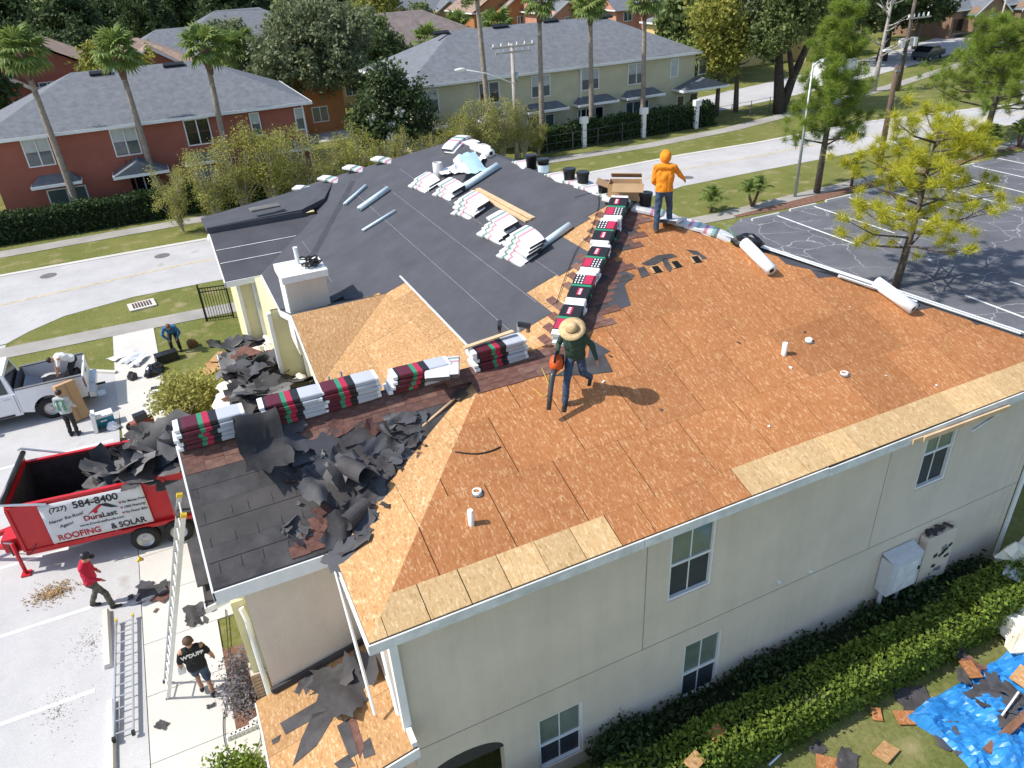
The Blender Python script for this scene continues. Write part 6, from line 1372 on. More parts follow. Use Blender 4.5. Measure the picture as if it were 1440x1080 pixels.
# --- yard side: meter boxes, tarp, offcuts
MET = mat('meter_grey', (.58, .60, .61), .5, .08, 5)
t = thing('meter_box', 'pale grey electrical cabinet with a sloped top on the beige wall', 'electrical box', (10.62, -.02, 0)); MB().box((0, -.15, 1.55), (.86, .3, .88)).build('cabinet', MET, t); MB().prism([(-.44, -.31, 1.99), (.44, -.31, 1.99), (.44, 0, 2.08), (-.44, 0, 2.08)], (0, 0, .02)).build('lid', MET, t); MB().box((.05, -.303, 1.5), (.6, .01, .7)).build('door', WHITE_OLD, t); MB().box((.38, -.315, 1.6), (.04, .02, .09)).build('latch', BLACK, t)
for x in (-.3, .2): MB().tube([(x, -.1, .1), (x, -.1, 1.1)], .05, 8).build('conduit', MET, t)
t = thing('meter_bank', 'beige meter bank covered in dark scuffs beside the grey cabinet', 'electrical box', (11.75, -.02, 0)); MB().box((0, -.09, 1.45), (.9, .18, 1.35)).build('cabinet', STUCCO, t)
for k in range(11): MB().box((random.uniform(-.38, .38), -.185, random.uniform(.85, 1.85)), (random.uniform(.08, .22), .012, random.uniform(.05, .14)), rotm(0, 0, random.uniform(-.6, .6))).build('scuff', SHING_D if k % 2 else ALU, t)
q = random.Random(3)
for k in range(10): o = MB().box((q.uniform(-.35, .35), -.12 + .08 * q.random(), 2.14 + .01 * k), (.2, .08, .015), rotm(q.uniform(0, 3))).build('debris', SHING_D, t)
p = G(1412, 766, .2); lump('insulation_clump', 'pale insulation clump at the far corner of the beige wall', 'insulation', (14.0, -.75, .75), INS, .5, .32, .28, 71, .3, .9, 16)
p = G(1408, 790); o = MB().box((0, 0, 0), (.5, .35, .02)).build('loose_sheet', ALU); o.location = (13.3, -1.0, .95); o.rotation_euler = (.1, .1, .4); tag(o, 'loose grey panel lying on the shrubs near the far corner', 'panel')
# blue tarp
mb = MB(); nx, ny = 80, 52; r_ = np.random.default_rng(8); tv = []
for j in range(ny):
    for i in range(nx):
        u = i / (nx - 1); w_ = j / (ny - 1); x = 9.0 + u * 6.6 + .25 * math.sin(w_ * 5); y = -1.55 - w_ * 3.4 - .35 * u * math.sin(u * 4) - .5 * (1 - u) * (1 - w_)
        z = .05 + abs(.10 * math.sin(x * 3.1 + y * 2.3) + .08 * math.sin(x * 1.3 - y * 4.6 + 1) + .07 * math.sin(x * 7 + y * 3 + 2 * math.sin(y * 3)) + .05 * math.sin(y * 9 - x * 4) + r_.uniform(-.05, .05)) + .28 * math.exp(-((x - 13.2) ** 2 + (y + 2.6) ** 2) / 1.2)
        if i in (0, nx - 1) or j in (0, ny - 1): z = .02
        tv.append((x, y, z))
mb.add(tv, [(j * nx + i, j * nx + i + 1, (j + 1) * nx + i + 1, (j + 1) * nx + i) for j in range(ny - 1) for i in range(nx - 1)]); o = mb.build('blue_tarp', mat('tarp_blue', (.03, .24, .60), .4, .2, 3, spec=.5, bump=.6, bscale=6), None, False); tag(o, 'rumpled bright blue tarp spread on the lawn', 'tarp')
def on_yard(px, py, z=.12): p = G(px, py); return Vector((p.x, p.y, z))
q = random.Random(12)
for i, (px, py, s, m_) in enumerate(((1285, 985, .9, 0), (1330, 1035, .9, 3), (1305, 1005, .8, 0), (1350, 960, .5, 0), (1380, 985, .9, 0), (1400, 1000, .9, 3), (1365, 945, .5, 2), (1420, 985, .7, 0), (1395, 970, .6, 3), (1190, 1072, .7, 0), (1150, 1055, .4, 0), (1345, 925, .5, 0), (1410, 1015, .7, 0))):
    onb = px > 1340; scrap(on_yard(px, py, .22 if onb else .03), s, q.uniform(0, 6), (4, 0, 7, 2)[i % 4], m_, 'torn dark felt lying on the blue tarp' if onb else 'torn dark felt lying on the lawn by the tarp', 'felt on the blue tarp' if onb else 'felt on the lawn')
for i, (px, py, s, onb) in enumerate(((1275, 1012, .5, 0), (1245, 1060, .5, 0), (1360, 955, .45, 1), (1432, 965, .5, 1), (1008, 1030, .35, 2), (977, 1070, .4, 2), (1232, 1007, .3, 0), (1437, 925, .6, 1), (1165, 1078, .5, 0))):
    o = MB().box((0, 0, 0), (s * .9, s * .6, .02)).build('board_offcut', OSB_W if i % 2 else OSB_S); o.location = on_yard(px, py, (.06, .3, .98)[onb]) if onb < 2 else G(px, py, .98); o.rotation_euler = (q.uniform(-.15, .15), q.uniform(-.15, .15), q.uniform(0, 3)); tag(o, ('tan board offcut on the lawn', 'tan board offcut on the blue tarp', 'tan board offcut caught on top of the hedge')[onb], 'board', ('offcuts on the lawn', 'offcuts on the tarp', 'offcuts on the hedge')[onb])
a = on_yard(1385, 1062, .12); b = on_yard(1450, 1005, .3); d = b - a; o = MB().box((0, 0, 0), (d.length, .14, .05)).build('rotten_plank', mat('old_wood', (.20, .10, .06), .9, .25, 5)); o.location = (a + b) / 2; o.rotation_euler = d.to_track_quat('X', 'Z').to_euler(); tag(o, 'dark rotten plank lying across the edge of the blue tarp', 'plank')
lump('insulation_clump', 'pale insulation heap on the blue tarp', 'insulation', on_yard(1436, 902, .15), INS, .62, .45, .34, 72, .3, .9, 18)
a = on_yard(1080, 1078, .05); b = on_yard(1097, 1062, .05); o = MB().tube([a, b], .03, 6).build('metal_strip', ALU); tag(o, 'short bright metal strip in the hedge shade on the lawn', 'metal strip')
a = on_yard(1402, 1022, .34); b = on_yard(1425, 990, .36); o = MB().box((0, 0, 0), ((b - a).length, .035, .02)).build('metal_strip', WHITE_OLD); o.location = (a + b) / 2; o.rotation_euler = (b - a).to_track_quat('X', 'Z').to_euler(); tag(o, 'pale trim strip lying on the blue tarp', 'metal strip')

# ================================================================ VEHICLES
RUBBER = mat('tyre_rubber', (.02, .02, .02), .85, .15, 8); RIM = mat('wheel_rim', (.45, .46, .47), .35, .1, 6, metal=.6)
def wheel(par, x, y, r, w, side):
    o = MB(); R90 = rotm(0, rad(90)); o.lathe([(r * .58, -w / 2), (r * .93, -w / 2), (r, -w / 2 + .03), (r, w / 2 - .03), (r * .93, w / 2), (r * .58, w / 2)], 24, (0, 0, 0), R90); tyre = o.build('wheel', RUBBER, par, True); tyre.location = (x, y, r)
    mb = MB(); mb.lathe([(.002, w / 2 - .03), (r * .18, w / 2 - .02), (r * .3, w / 2 - .07), (r * .5, w / 2 - .05), (r * .59, w / 2 - .005)], 20, (0, 0, 0), rotm(0, rad(90 * side))); mb.build('rim', RIM, tyre, True)
    for k in range(6): a = k * 1.047; mb = MB(); mb.tube([(.16 * r * 1.4 * math.cos(a), side * -(w / 2 - .04), .22 * r * math.sin(a)), (.16 * r * 1.4 * math.cos(a), side * -(w / 2 - .015), .22 * r * math.sin(a))], .012, 6); mb.build('lug', RIM, tyre)
# pickup truck, rear towards +x
TW = mat('truck_white', (.74, .75, .77), .28, .03, 2, spec=.6)
tk = thing('pickup_truck', 'white pickup truck with an open cargo bed parked by the grass', 'truck', (-5.55, 20.38, 0), 0)
HW = .98
def side_panel(y, s):
    prof = [(-.02, .55), (-.02, 1.32), (-2.05, 1.36), (-2.05, .50), (-1.72, .50)]
    arc = [(-1.22 + .50 * math.cos(a), .42 + .50 * math.sin(a)) for a in [math.pi - math.pi * i / 10 for i in range(11)]]
    pr2 = [(-2.05, .50), (-2.05, 1.36), (-.02, 1.32), (-.02, .55), (-.70, .50)] + arc[::-1]
    mb = MB(); mb.prism([(x, y, z) for x, z in pr2], (0, s * .09, 0)); mb.build('bed_side', TW, tk)
    MB().box((-1.03, y + s * .045, 1.36), (2.04, .11, .04)).build('bed_rail', mat('bed_rail_grey', (.16, .165, .17), .5, .1), tk)
side_panel(-HW, 1); side_panel(HW, -1)
MB().box((-1.03, 0, .62), (2.0, 1.78, .05)).build('bed_floor', BLACK, tk); MB().box((-2.0, 0, 1.0), (.06, 1.78, .72)).build('bed_front', mat('bed_liner', (.05, .052, .056), .6, .1), tk)
tg = MB().box((.0, 0, .97), (.06, 1.78, .66)).build('tailgate', TW, tk); MB().box((.035, 0, 1.1), (.01, .3, .07)).build('handle', BLACK, tg)
MB().box((.12, 0, .55), (.2, 1.9, .18)).build('bumper', ALU, tk); MB().box((.34, 0, .46), (.3, .07, .06)).build('hitch', BLACK, tk)
for y in (-.9, .9): MB().box((.022, y, 1.05), (.02, .13, .36)).build('tail_light', mat('lamp_red', (.35, .01, .01), .2, .05), tk)
# cab with sloped screens
lower = [(-2.06, .42), (-2.06, 1.22), (-4.25, 1.22), (-5.6, 1.14), (-5.85, .95), (-5.9, .45), (-5.3, .42)] + [(-4.95 + .5 * math.cos(a), .42 + .5 * math.sin(a)) for a in [math.pi * i / 10 for i in range(10, -1, -1)]][::-1][::-1] + [(-4.4, .42)]
mb = MB(); mb.prism([(x, -HW, z) for x, z in lower], (0, 2 * HW, 0)); mb.build('body', TW, tk)
cabp = [(-2.08, 1.20), (-2.22, 1.86), (-3.55, 1.92), (-4.35, 1.20)]
mb = MB(); lo_v = [(x, y, 1.2) for x, y in ((-2.08, -.96), (-4.4, -.96), (-4.4, .96), (-2.08, .96))]; hi_v = [(x, y, 1.9) for x, y in ((-2.24, -.78), (-3.6, -.78), (-3.6, .78), (-2.24, .78))]
mb.add(lo_v + hi_v, [(0, 1, 5, 4), (1, 2, 6, 5), (2, 3, 7, 6), (3, 0, 4, 7), (4, 5, 6, 7)]); cab = mb.build('cab', TW, tk)
def lerpq(a, b, t_): return Vector(a).lerp(Vector(b), t_)
def pane_on(q4, u0, u1, v0, v1, name='window_glass', m=GLASS_D, off=.006):
    A, B, C_, D = [Vector(p) for p in q4]; n = (B - A).cross(D - A).normalized() * off
    P_ = lambda u, v: A.lerp(B, u).lerp(D.lerp(C_, u), v) + n
    MB().poly([P_(u0, v0), P_(u1, v0), P_(u1, v1), P_(u0, v1)]).build(name, m, cab)
for (i0, i1, i2, i3) in ((1, 0, 4, 5), (3, 2, 6, 7)):
    q4 = [(lo_v + hi_v)[i] for i in (i0, i1, i2, i3)]
    if i0 == 1: q4 = [q4[1], q4[0], q4[3], q4[2]]
    for (a, b) in ((.07, .40), (.46, .86)):
        pane_on(q4, a, b, .10, .88); pane_on(q4, a, b, .10, .88, off=-.006)
q4 = [(lo_v + hi_v)[i] for i in (0, 3, 7, 4)]; pane_on(q4, .08, .92, .15, .85); pane_on(q4, .08, .92, .15, .85, off=-.006)
for y in (-HW - .004, HW + .004):
    for x in (-2.12, -3.15): MB().box((x, y, .85), (.012, .006, .7)).build('door_gap', BLACK, tk)
    for x in (-2.35, -3.4): MB().box((x, y * 1.01, 1.07), (.2, .03, .035)).build('door_handle', ALU, tk)
    MB().box((-3.4, y, .47), (2.2, .03, .07)).build('sill', BLACK, tk)
    MB().lathe([(.5, -.0), (.5, .01)], 20, (0, 0, 0)).mesh('x', BLACK) if False else None
for x in (-1.22, -4.95):
    for s in (-1, 1): wheel(tk, x, s * .86, .40, .27, 1 if s < 0 else -1)
MB().box((-3.0, 0, .40), (5.0, 1.4, .14)).build('chassis', BLACK, tk); MB().box((-1.22, 0, .75), (1.0, 1.5, .2)).build('wheel_well', BLACK, tk)
MB().box((-5.86, 0, .72), (.06, 1.6, .3)).build('grille', BLACK, tk); MB().box((-5.9, 0, .5), (.12, 1.9, .16)).build('bumper', ALU, tk)
for s in (-1, 1): MB().box((-5.86, s * .8, .95), (.06, .3, .14)).build('headlight', GLASS_L, tk); MB().box((-3.95, s * 1.1, 1.32), (.12, .2, .16)).build('mirror', TW, tk)
# load in the bed
t = thing('fuel_can', 'bright red fuel can in the truck bed', 'fuel can', (-6.35, 20.1, .66), .3); MB().box((0, 0, .18), (.5, .32, .36), taper=.85).build('can', mat('red_plastic', (.62, .03, .025), .4, .06, 5), t); MB().tube([(-.1, 0, .36), (-.1, 0, .42), (.1, 0, .42), (.1, 0, .36)], .02, 6).build('handle', MATS['red_plastic'], t); MB().tube([(.18, 0, .34), (.26, 0, .48)], [.03, .015], 6).build('spout', BLACK, t)
o = MB().box((0, 0, 0), (.6, 1.2, .04)).build('loose_sheet', mat('blue_grey_metal', (.22, .25, .30), .4, .1)); o.location = (-7.2, 20.4, .98); o.rotation_euler = (0, .6, 0); tag(o, 'blue grey panel leaning inside the front of the truck bed', 'panel')
lump('tool_heap', 'heap of dark tools and straps in the truck bed', 'tools', (-5.95, 20.75, .68), BLACK, .32, .4, .28, 91, .2, .4)

# dump trailer
TR = mat('trailer_red', (.50, .012, .018), .35, .08, 2.5, spec=.5); TRD = mat('trailer_inside', (.055, .035, .032), .8, .3, 3)
tr = thing('dump_trailer', 'red dump trailer full of torn roofing with a printed banner', 'trailer', (-6.80, 10.92, 0), rad(-7.4))
LT, WT, Z0, Z1 = 5.0, 2.08, .78, 2.10
def rib_side(y, nm):
    MB().box((LT / 2, y, (Z0 + Z1) / 2), (LT, .05, Z1 - Z0)).build('side_wall', TR, tr)
    MB().box((LT / 2, y, Z1 + .02), (LT + .06, .10, .06)).build('top_rail', TR, tr); MB().box((LT / 2, y, Z0 - .05), (LT, .12, .14)).build('bottom_rail', TR, tr)
rib_side(0, 'a'); rib_side(WT, 'b')
for k in range(8):
    for y, s in ((-.045, 1), (WT + .045, -1)):
        if y < 0 and .9 < k * LT / 7 < 3.9 and False: continue
        MB().box((k * LT / 7, y, (Z0 + Z1) / 2), (.07, .05, Z1 - Z0 - .02)).build('rib', TR, tr)
MB().box((0, WT / 2, (Z0 + Z1) / 2 + .12), (.06, WT, Z1 - Z0 + .25)).build('front_wall', TR, tr); MB().box((LT, WT / 2, (Z0 + Z1) / 2), (.06, WT, Z1 - Z0)).build('tailgate', TR, tr)
MB().box((LT / 2, WT / 2, Z0), (LT - .06, WT - .05, .06)).build('floor', TRD, tr)
for y, s in ((.03, 1), (WT - .03, -1)): MB().box((LT / 2, y, (Z0 + Z1) / 2), (LT - .1, .012, Z1 - Z0 - .02)).build('liner', TRD, tr)
MB().box((.04, WT / 2, (Z0 + Z1) / 2), (.012, WT - .1, Z1 - Z0)).build('liner', TRD, tr)
# tarp bar and roller
MB().tube([(.02, -.08, 2.38), (.02, WT + .08, 2.38)], .07, 10).build('tarp_roller', BLACK, tr, True)
MB().tube([(.9, -.1, 2.08), (-.05, -.1, 2.32)], .03, 6).build('tarp_arm', ALU, tr); MB().tube([(1.0, WT + .1, 2.08), (-.0, WT + .1, 2.5), (-.05, WT + .02, 2.5)], .03, 6).build('tarp_arm', ALU, tr)
# frame, tongue, jack, wheels, fender
for y in (.45, WT - .45): MB().box((LT / 2 - .2, y, .6), (LT + .5, .1, .16)).build('frame_rail', TR, tr)
MB().prism([(-.2, .4, .52), (-.2, .55, .52), (-1.7, WT / 2 + .05, .52), (-1.7, WT / 2 - .05, .52)], (0, 0, .12)).build('tongue', TR, tr); MB().prism([(-.2, WT - .4, .52), (-.2, WT - .55, .52), (-1.7, WT / 2 - .05, .522), (-1.7, WT / 2 + .05, .522)], (0, 0, .118)).build('tongue', TR, tr)
MB().tube([(-.25, .05, .05), (-.25, .05, 1.05)], .05, 8).build('jack', TR, tr, True); MB().box((-.25, .05, .04), (.22, .22, .04)).build('jack_foot', TR, tr); MB().tube([(-.25, .05, 1.05), (-.42, .05, 1.12)], .015, 6).build('jack_crank', ALU, tr)
MB().box((-.35, .5, .85), (.4, .5, .4)).build('pump_box', TR, tr); MB().box((-.3, .15, .8), (.12, .15, .3)).build('battery', BLACK, tr)
MB().tube([(.3, -.06, .95), (.1, -.1, .7), (-.2, 0, .75)], .012, 5).build('cable', CORD_B, tr)
for x in (2.72, 3.55): 
    wheel(tr, x, -.02, .37, .22, 1); wheel(tr, x, WT + .02, .37, .22, -1)
MB().box((3.14, .0, .80), (1.75, .26, .03)).build('fender', TR, tr)
# banner
Zb0, Zb1 = .86, 2.06; bx0, bx1 = .68, 3.06
def bpt(u, v): return Vector((bx0 + (bx1 - bx0) * u, -.088 - .003 * math.sin(u * 9 + v * 4) * math.sin(v * 3.1), Zb0 + (Zb1 - Zb0) * v))
bn = tag(bpy.data.objects.new('banner', None), 'grey banner printed in black and red tied to the side of the red trailer', 'banner'); COL.objects.link(bn); bn.location = tr.location; bn.rotation_euler = tr.rotation_euler
mb = MB(); nu, nv_ = 24, 8
for j in range(nv_ + 1):
    for i in range(nu + 1): mb.v.append(tuple(bpt(i / nu, j / nv_)))
for j in range(nv_):
    for i in range(nu): a = j * (nu + 1) + i; mb.f.append((a, a + 1, a + nu + 2, a + nu + 1)); mb.m.append(0)
sh_ = mb.build('banner_sheet', mat('banner_vinyl', (.60, .61, .63), .5, .08, 2), bn, True); md = sh_.modifiers.new('s', 'SOLIDIFY'); md.thickness = .004
INK = mat('ink_black', (.012, .012, .014), .5, .0); INKR = mat('ink_red', (.45, .012, .02), .5, .0)
def btext(s, u, v, size, m, bold=.0, align='LEFT', shear=0, sx=1.0, name='lettering', rot=0):
    me = text_mesh(s, size, .001, bold, align, shear, sx); me.materials.append(m)
    c = bpt(u, v); Rm = rotm(0, rad(90)); Rz = Matrix.Rotation(rot, 3, 'Z')
    for vv in me.vertices:
        p = Rz @ Vector((vv.co.x, vv.co.y, vv.co.z)); uu = u + p.x / (bx1 - bx0); v2 = v + p.y / (Zb1 - Zb0); q_ = bpt(uu, v2); vv.co = (q_.x, q_.y - .010 - p.z, q_.z)
    o = link(name, me, bn); return o
btext('(727)', .08, .78, .19, INK, .004, shear=.15); btext('584-8400', .31, .77, .29, INK, .006, sx=.95)
btext('DuraLast', .36, .40, .21, INK, .004); btext('Dura', .36, .40, .211, INKR, .005)
btext('www.DuraLastRoofs.com', .30, .275, .10, INK, .001); btext('ROOFING', .06, .05, .24, INKR, .006, sx=.93); btext('& SOLAR', .58, .05, .24, INK, .006, sx=.88)
btext('Never Re-Roof', .04, .50, .13, INK, .001, shear=.2, rot=.12); btext('Again!', .12, .36, .13, INK, .001, shear=.2, rot=.12)
for k, s in enumerate(('No Money Down!', '100% Financing!', 'No Power Bills!')): btext(s, .765, .64 - .135 * k, .105, INK, .001, shear=.2, sx=.78); btext('v', .735, .64 - .135 * k, .14, INKR, .004, name='tick')
def bpoly(pts, m, name):
    mb = MB(); mb.poly([tuple(bpt(u, v) + Vector((0, -.010, 0))) for u, v in pts]); mb.build(name, m, bn)
bpoly([(.40, .52), (.545, .74), (.60, .74), (.52, .62), (.515, .56), (.49, .52), (.47, .58), (.44, .56)], INKR, 'logo'); bpoly([(.545, .74), (.62, .74), (.725, .58), (.655, .60), (.60, .66)], INK, 'logo')
# rubbish inside the trailer
q = random.Random(21); Tm = Matrix.Translation(tr.location) @ Matrix.Rotation(rad(-7.4), 4, 'Z')
for i in range(60):
    u = q.uniform(1.5, 4.8); w_ = q.uniform(.3, 1.8); h = .95 + 1.15 * min(1, (u - 1.3) / 1.8) + q.uniform(-.1, .25) - (.3 if w_ > 1.5 and u < 2.6 else 0); p = Tm @ Vector((u, w_, h)); m_ = q.choice((0, 0, 3, 1, 1)); scrap(p, q.uniform(1.0, 1.8), q.uniform(0, 6), q.randrange(8), m_, {0: 'dark torn felt heaped in the red trailer', 1: 'grey torn felt heaped in the red trailer', 3: 'black torn felt heaped in the red trailer'}[m_], {0: 'dark', 1: 'grey', 3: 'black'}[m_] + ' felt in the trailer', (q.uniform(-.4, .4), q.uniform(-.4, .4)), 'felt_rubbish', 'rubbish')
for i, (u, w_, h, s) in enumerate(((2.6, 1.2, 1.75, .26), (2.9, 1.5, 1.95, .2), (2.3, .6, 1.55, .18), (3.2, .9, 1.9, .2), (3.7, 1.0, 2.05, .24), (3.0, 1.75, 2.0, .16), (4.0, .5, 2.0, .2), (3.4, 1.6, 2.1, .2))):
    lump('insulation_clump', 'pale insulation clump on the felt heap in the red trailer', 'insulation', Tm @ Vector((u, w_, h)), INS, s, s * .6, s * .5, 110 + i, i * 1.3, .45, 10, 'insulation in the trailer')
lump('rubbish_bag', 'full black rubbish bag inside the front of the red trailer', 'bag', Tm @ Vector((1.35, 1.25, .95)), BAG, .3, .3, .42, 120, 0, .25); lump('rubbish_bag', 'brown sack slumped on the floor of the red trailer', 'sack', Tm @ Vector((.9, .75, .85)), mat('sack_brown', (.16, .11, .07), .9, .2, 5), .35, .28, .2, 121, 0, .25)
t = thing('paint_bucket', 'white bucket lying on its side on the trailer heap', 'bucket', Tm @ Vector((4.35, 1.2, 2.15)), .4); MB().tube([(0, 0, .1), (.38, -.1, .16)], [.15, .17], 14).build('pail', WHITE, t, True); MB().tube([(.372, -.098, .159), (.384, -.102, .161)], .15, 12).build('opening', BLACK, t)
p = Tm @ Vector((3.6, 1.6, 2.25)); scrap(p, 2.2, .6, 1, 1, 'large grey felt sheet spilling over the back of the red trailer', None, (.3, .2)); p = Tm @ Vector((3.75, .0, 1.98)); scrap(p, 1.0, .1, 4, 0, 'dark felt flap hanging over the trailer side beside the banner', None, (.9, 0))
t = thing('wheel_chock', 'yellow wheel chock by the trailer tyre', 'wheel chock', (*G(197, 791).xy, .0), 0); MB().prism([(-.1, 0, 0), (.1, 0, 0), (.02, 0, .14)], (0, .1, 0)).build('wedge', MATS['yellow_plastic'], t); MB().box((0, .05, .01), (.24, .14, .02)).build('base', MATS['yellow_plastic'], t)

# parked cars across the road
def small_car(label, x, y, rz, m):
    t = thing('parked_car', label, 'car', (x, y, 0), rz, None); prof = [(-2.2, .35), (-2.25, .75), (-1.9, .92), (-1.1, .98), (-.45, 1.42), (1.0, 1.45), (1.75, 1.0), (2.15, .92), (2.25, .5), (2.2, .35)]
    MB().prism([(a, -.88, b) for a, b in prof], (0, 1.76, 0)).build('body', m, t)
    for y_ in (-.885, .885): MB().prism([(-1.0, y_, 1.0), (-.42, y_, 1.36), (.95, y_, 1.38), (1.6, y_, 1.02)], (0, .01 * (1 if y_ > 0 else -1), 0)).build('side_window', GLASS_D, t)
    MB().prism([(-1.12, -.75, 1.0), (-1.12, .75, 1.0), (-.5, .68, 1.42), (-.5, -.68, 1.42)], (-.02, 0, .015)).build('windscreen', GLASS_D, t)
    MB().prism([(1.1, -.7, 1.42), (1.1, .7, 1.42), (1.74, .74, 1.04), (1.74, -.74, 1.04)], (.02, 0, .015)).build('rear_window', GLASS_D, t)
    for x_ in (-1.4, 1.4):
        for s in (-1, 1): wheel(t, x_, s * .80, .33, .2, 1 if s < 0 else -1)
    for s in (-1, 1): MB().box((-2.22, s * .65, .72), (.06, .3, .12)).build('headlight', GLASS_L, t)
p = G(1315, 84); small_car('dark blue car parked under the wide oak', p.x, p.y + 1, math.pi + .25, mat('car_dark_blue', (.02, .03, .045), .25, .05, spec=.6)); p = G(1405, 66); small_car('white car parked in front of the brown garage house', p.x, p.y + 1, .1, TW)
p = G(460, 175); small_car('dark car parked between the red and the yellow house', 9.9, 60, 1.4, MATS['car_dark_blue']); p = G(500, 215)
t = thing('delivery_van', 'white van parked by the bare tree across the road', 'van', (60.5, 50.6, 0), .2); MB().box((0, 0, 1.3), (4.6, 1.9, 1.9)).build('body', TW, t); MB().box((-2.6, 0, .95), (.9, 1.85, 1.1), taper=.8).build('bonnet', TW, t); MB().box((-2.0, -.955, 1.7), (.9, .02, .5)).build('side_window', GLASS_D, t)
for x in (-2.0, 1.6):
    for s in (-1, 1): wheel(t, x, s * .85, .36, .22, 1 if s < 0 else -1)

# ================================================================ POLES AND WIRES
POLE_W = mat('pole_wood_pale', (.42, .38, .33), .9, .15, 3); POLE_D = mat('pole_wood_dark', (.13, .085, .065), .9, .2, 3); GALV = mat('galvanised', (.42, .47, .44), .45, .1, 5, metal=.5)
b = GY(727, 215, 42.4); tp = GY(715, 62, 42.4); t = thing('utility_pole', 'pale wooden utility pole with crossarms and a street lamp arm', 'utility pole', (b.x, 42.4, 0)); H_ = tp.z
MB().tube([(0, 0, -.05), (0, 0, H_)], [.17, .12], 10).build('pole', POLE_W, t, True)
for k, (z, L_) in enumerate(((H_ - .15, 3.2), (H_ - .5, 2.6))):
    MB().box((0, -.15, z), (L_, .1, .12)).build('crossarm', POLE_W, t)
    for j in range(6): MB().lathe([(.05, 0), (.06, .06), (.04, .16), (.01, .2)], 8, (-L_ / 2 + .15 + j * (L_ - .3) / 5, -.15, z + .06)).build('insulator', WHITE, t)
a = GY(716, 118, 42.4); e = GY(640, 99, 42.4); arm = [Vector((0, -.1, a.z)), Vector(((e.x - b.x) * .5, -.3, (a.z + e.z) / 2 + .25)), Vector((e.x - b.x + .4, -.4, e.z + .05))]
MB().tube(arm, .04, 7).build('lamp_arm', WHITE, t, True); MB().lathe([(.01, -.4), (.10, -.3), (.13, 0), (.08, .35), (.04, .4)], 10, arm[2] + Vector((-.2, 0, 0)), rotm(0, 0, rad(-90))).build('lamp_head', WHITE, t, True)
MB().tube([(.22, 0, H_ - 2.4), (.22, 0, H_ - 1.8)], .11, 10).build('transformer', GALV, t, True)
b = GY(1118, 275, 24.7); tp = GY(1150, 92, 24.7); t = thing('lamp_post', 'galvanised lamp post with a box head at the edge of the dark lot', 'lamp post', (b.x, 24.7, 0)); H_ = tp.z
MB().tube([(0, 0, -.05), (0, 0, H_)], [.10, .055], 10).build('pole', GALV, t, True); MB().tube([(0, 0, H_ - .1), (.2, -.05, H_ + .2), (.55, -.1, H_ + .22)], .04, 7).build('arm', GALV, t, True); MB().box((.75, -.12, H_ + .28), (.75, .36, .14), rotm(.0, 0, -.1), taper=.8).build('lamp_head', GALV, t)
p = G(1238, 222); t = thing('utility_pole', 'dark brown bare wooden pole beside the road', 'utility pole', (p.x, p.y, 0)); tp = GY(1262, 92, p.y); MB().tube([(0, 0, -.05), (tp.x - p.x, 0, tp.z)], [.2, .14], 10).build('pole', POLE_D, t, True); MB().box((tp.x - p.x, -.12, tp.z - .3), (.4, .06, .1)).build('bracket', GALV, t)
p = G(1262, 128); t = thing('utility_pole', 'grey utility pole with white insulators among the bare branches', 'utility pole', (p.x, p.y, 0)); tp = GY(1272, 20, p.y); H_ = tp.z; MB().tube([(0, 0, -.05), (0, 0, H_ + 2)], [.2, .14], 10).build('pole', BARK, t, True); MB().box((.8, -.12, H_ - .4), (3.0, .1, .12)).build('crossarm', POLE_W, t)
for j in range(5): MB().lathe([(.06, 0), (.09, .1), (.06, .3), (.01, .34)], 8, (-.5 + j * .6, -.12, H_ - .34)).build('insulator', WHITE, t)
for y in (-.5, .5): MB().lathe([(.3, -1.9), (.32, -1.2)], 12, (.0 + y * 1.5, -.1, H_ - .8), close=True).build('transformer', WHITE_OLD, t)
MB().tube([(0, 0, H_ - 3.4), (-1.6, -.4, H_ - 2.9), (-2.6, -.5, H_ - 2.7)], .05, 6).build('lamp_arm', WHITE, t); MB().box((-2.9, -.5, H_ - 2.7), (.8, .3, .15)).build('lamp_head', WHITE, t)
p = G(1395, 78); t = thing('light_pole', 'pale slim pole beside the white car', 'pole', (p.x, p.y, 0)); MB().tube([(0, 0, 0), (0, 0, 6)], [.1, .08], 8).build('pole', POLE_W, t, True); MB().box((0, 0, .1), (.4, .4, .2)).build('base', CONC, t)
for i in range(4):
    a = Vector((-60, 118 + i * 1.2, 14 + i * .5)); b = Vector((60, 112 + i * 1.2, 13.2 + i * .5)); pts = [a.lerp(b, k / 12) - Vector((0, 0, 2.2 * (1 - (2 * k / 12 - 1) ** 2) * .5)) for k in range(13)]
    o = MB().tube(pts, .05, 4).build('power_line', GALV); tag(o, 'power line strung in front of the dark woods', 'power line', 'power lines by the woods')

# ================================================================ PEOPLE
SKIN = mat('skin', (.42, .235, .155), .6, .06, 9); HAIR = mat('hair_dark', (.025, .018, .014), .6, .15, 20); DENIM = mat('denim_blue', (.045, .075, .13), .85, .3, 7, bump=.8, bscale=11); PANTS_D = mat('dark_trousers', (.022, .024, .028), .85, .3, 8, bump=.8, bscale=11); BOOT = mat('boot_brown', (.10, .05, .025), .7, .2, 8); SHOE = mat('shoe_black', (.018, .018, .02), .6, .1, 8)
def cone(mb, a, b, ra, rb, n=12):
    a = Vector(a); b = Vector(b); d = b - a
    if d.length < 1e-4: d = Vector((0, 0, 1e-3)); b = a + d
    dn = d.normalized(); pts = [a - dn * ra * .98, a - dn * ra * .75, a - dn * ra * .35, a, b, b + dn * rb * .35, b + dn * rb * .75, b + dn * rb * .98]
    mb.tube(pts, [ra * .15, ra * .66, ra * .93, ra, rb, rb * .93, rb * .66, rb * .15], n)
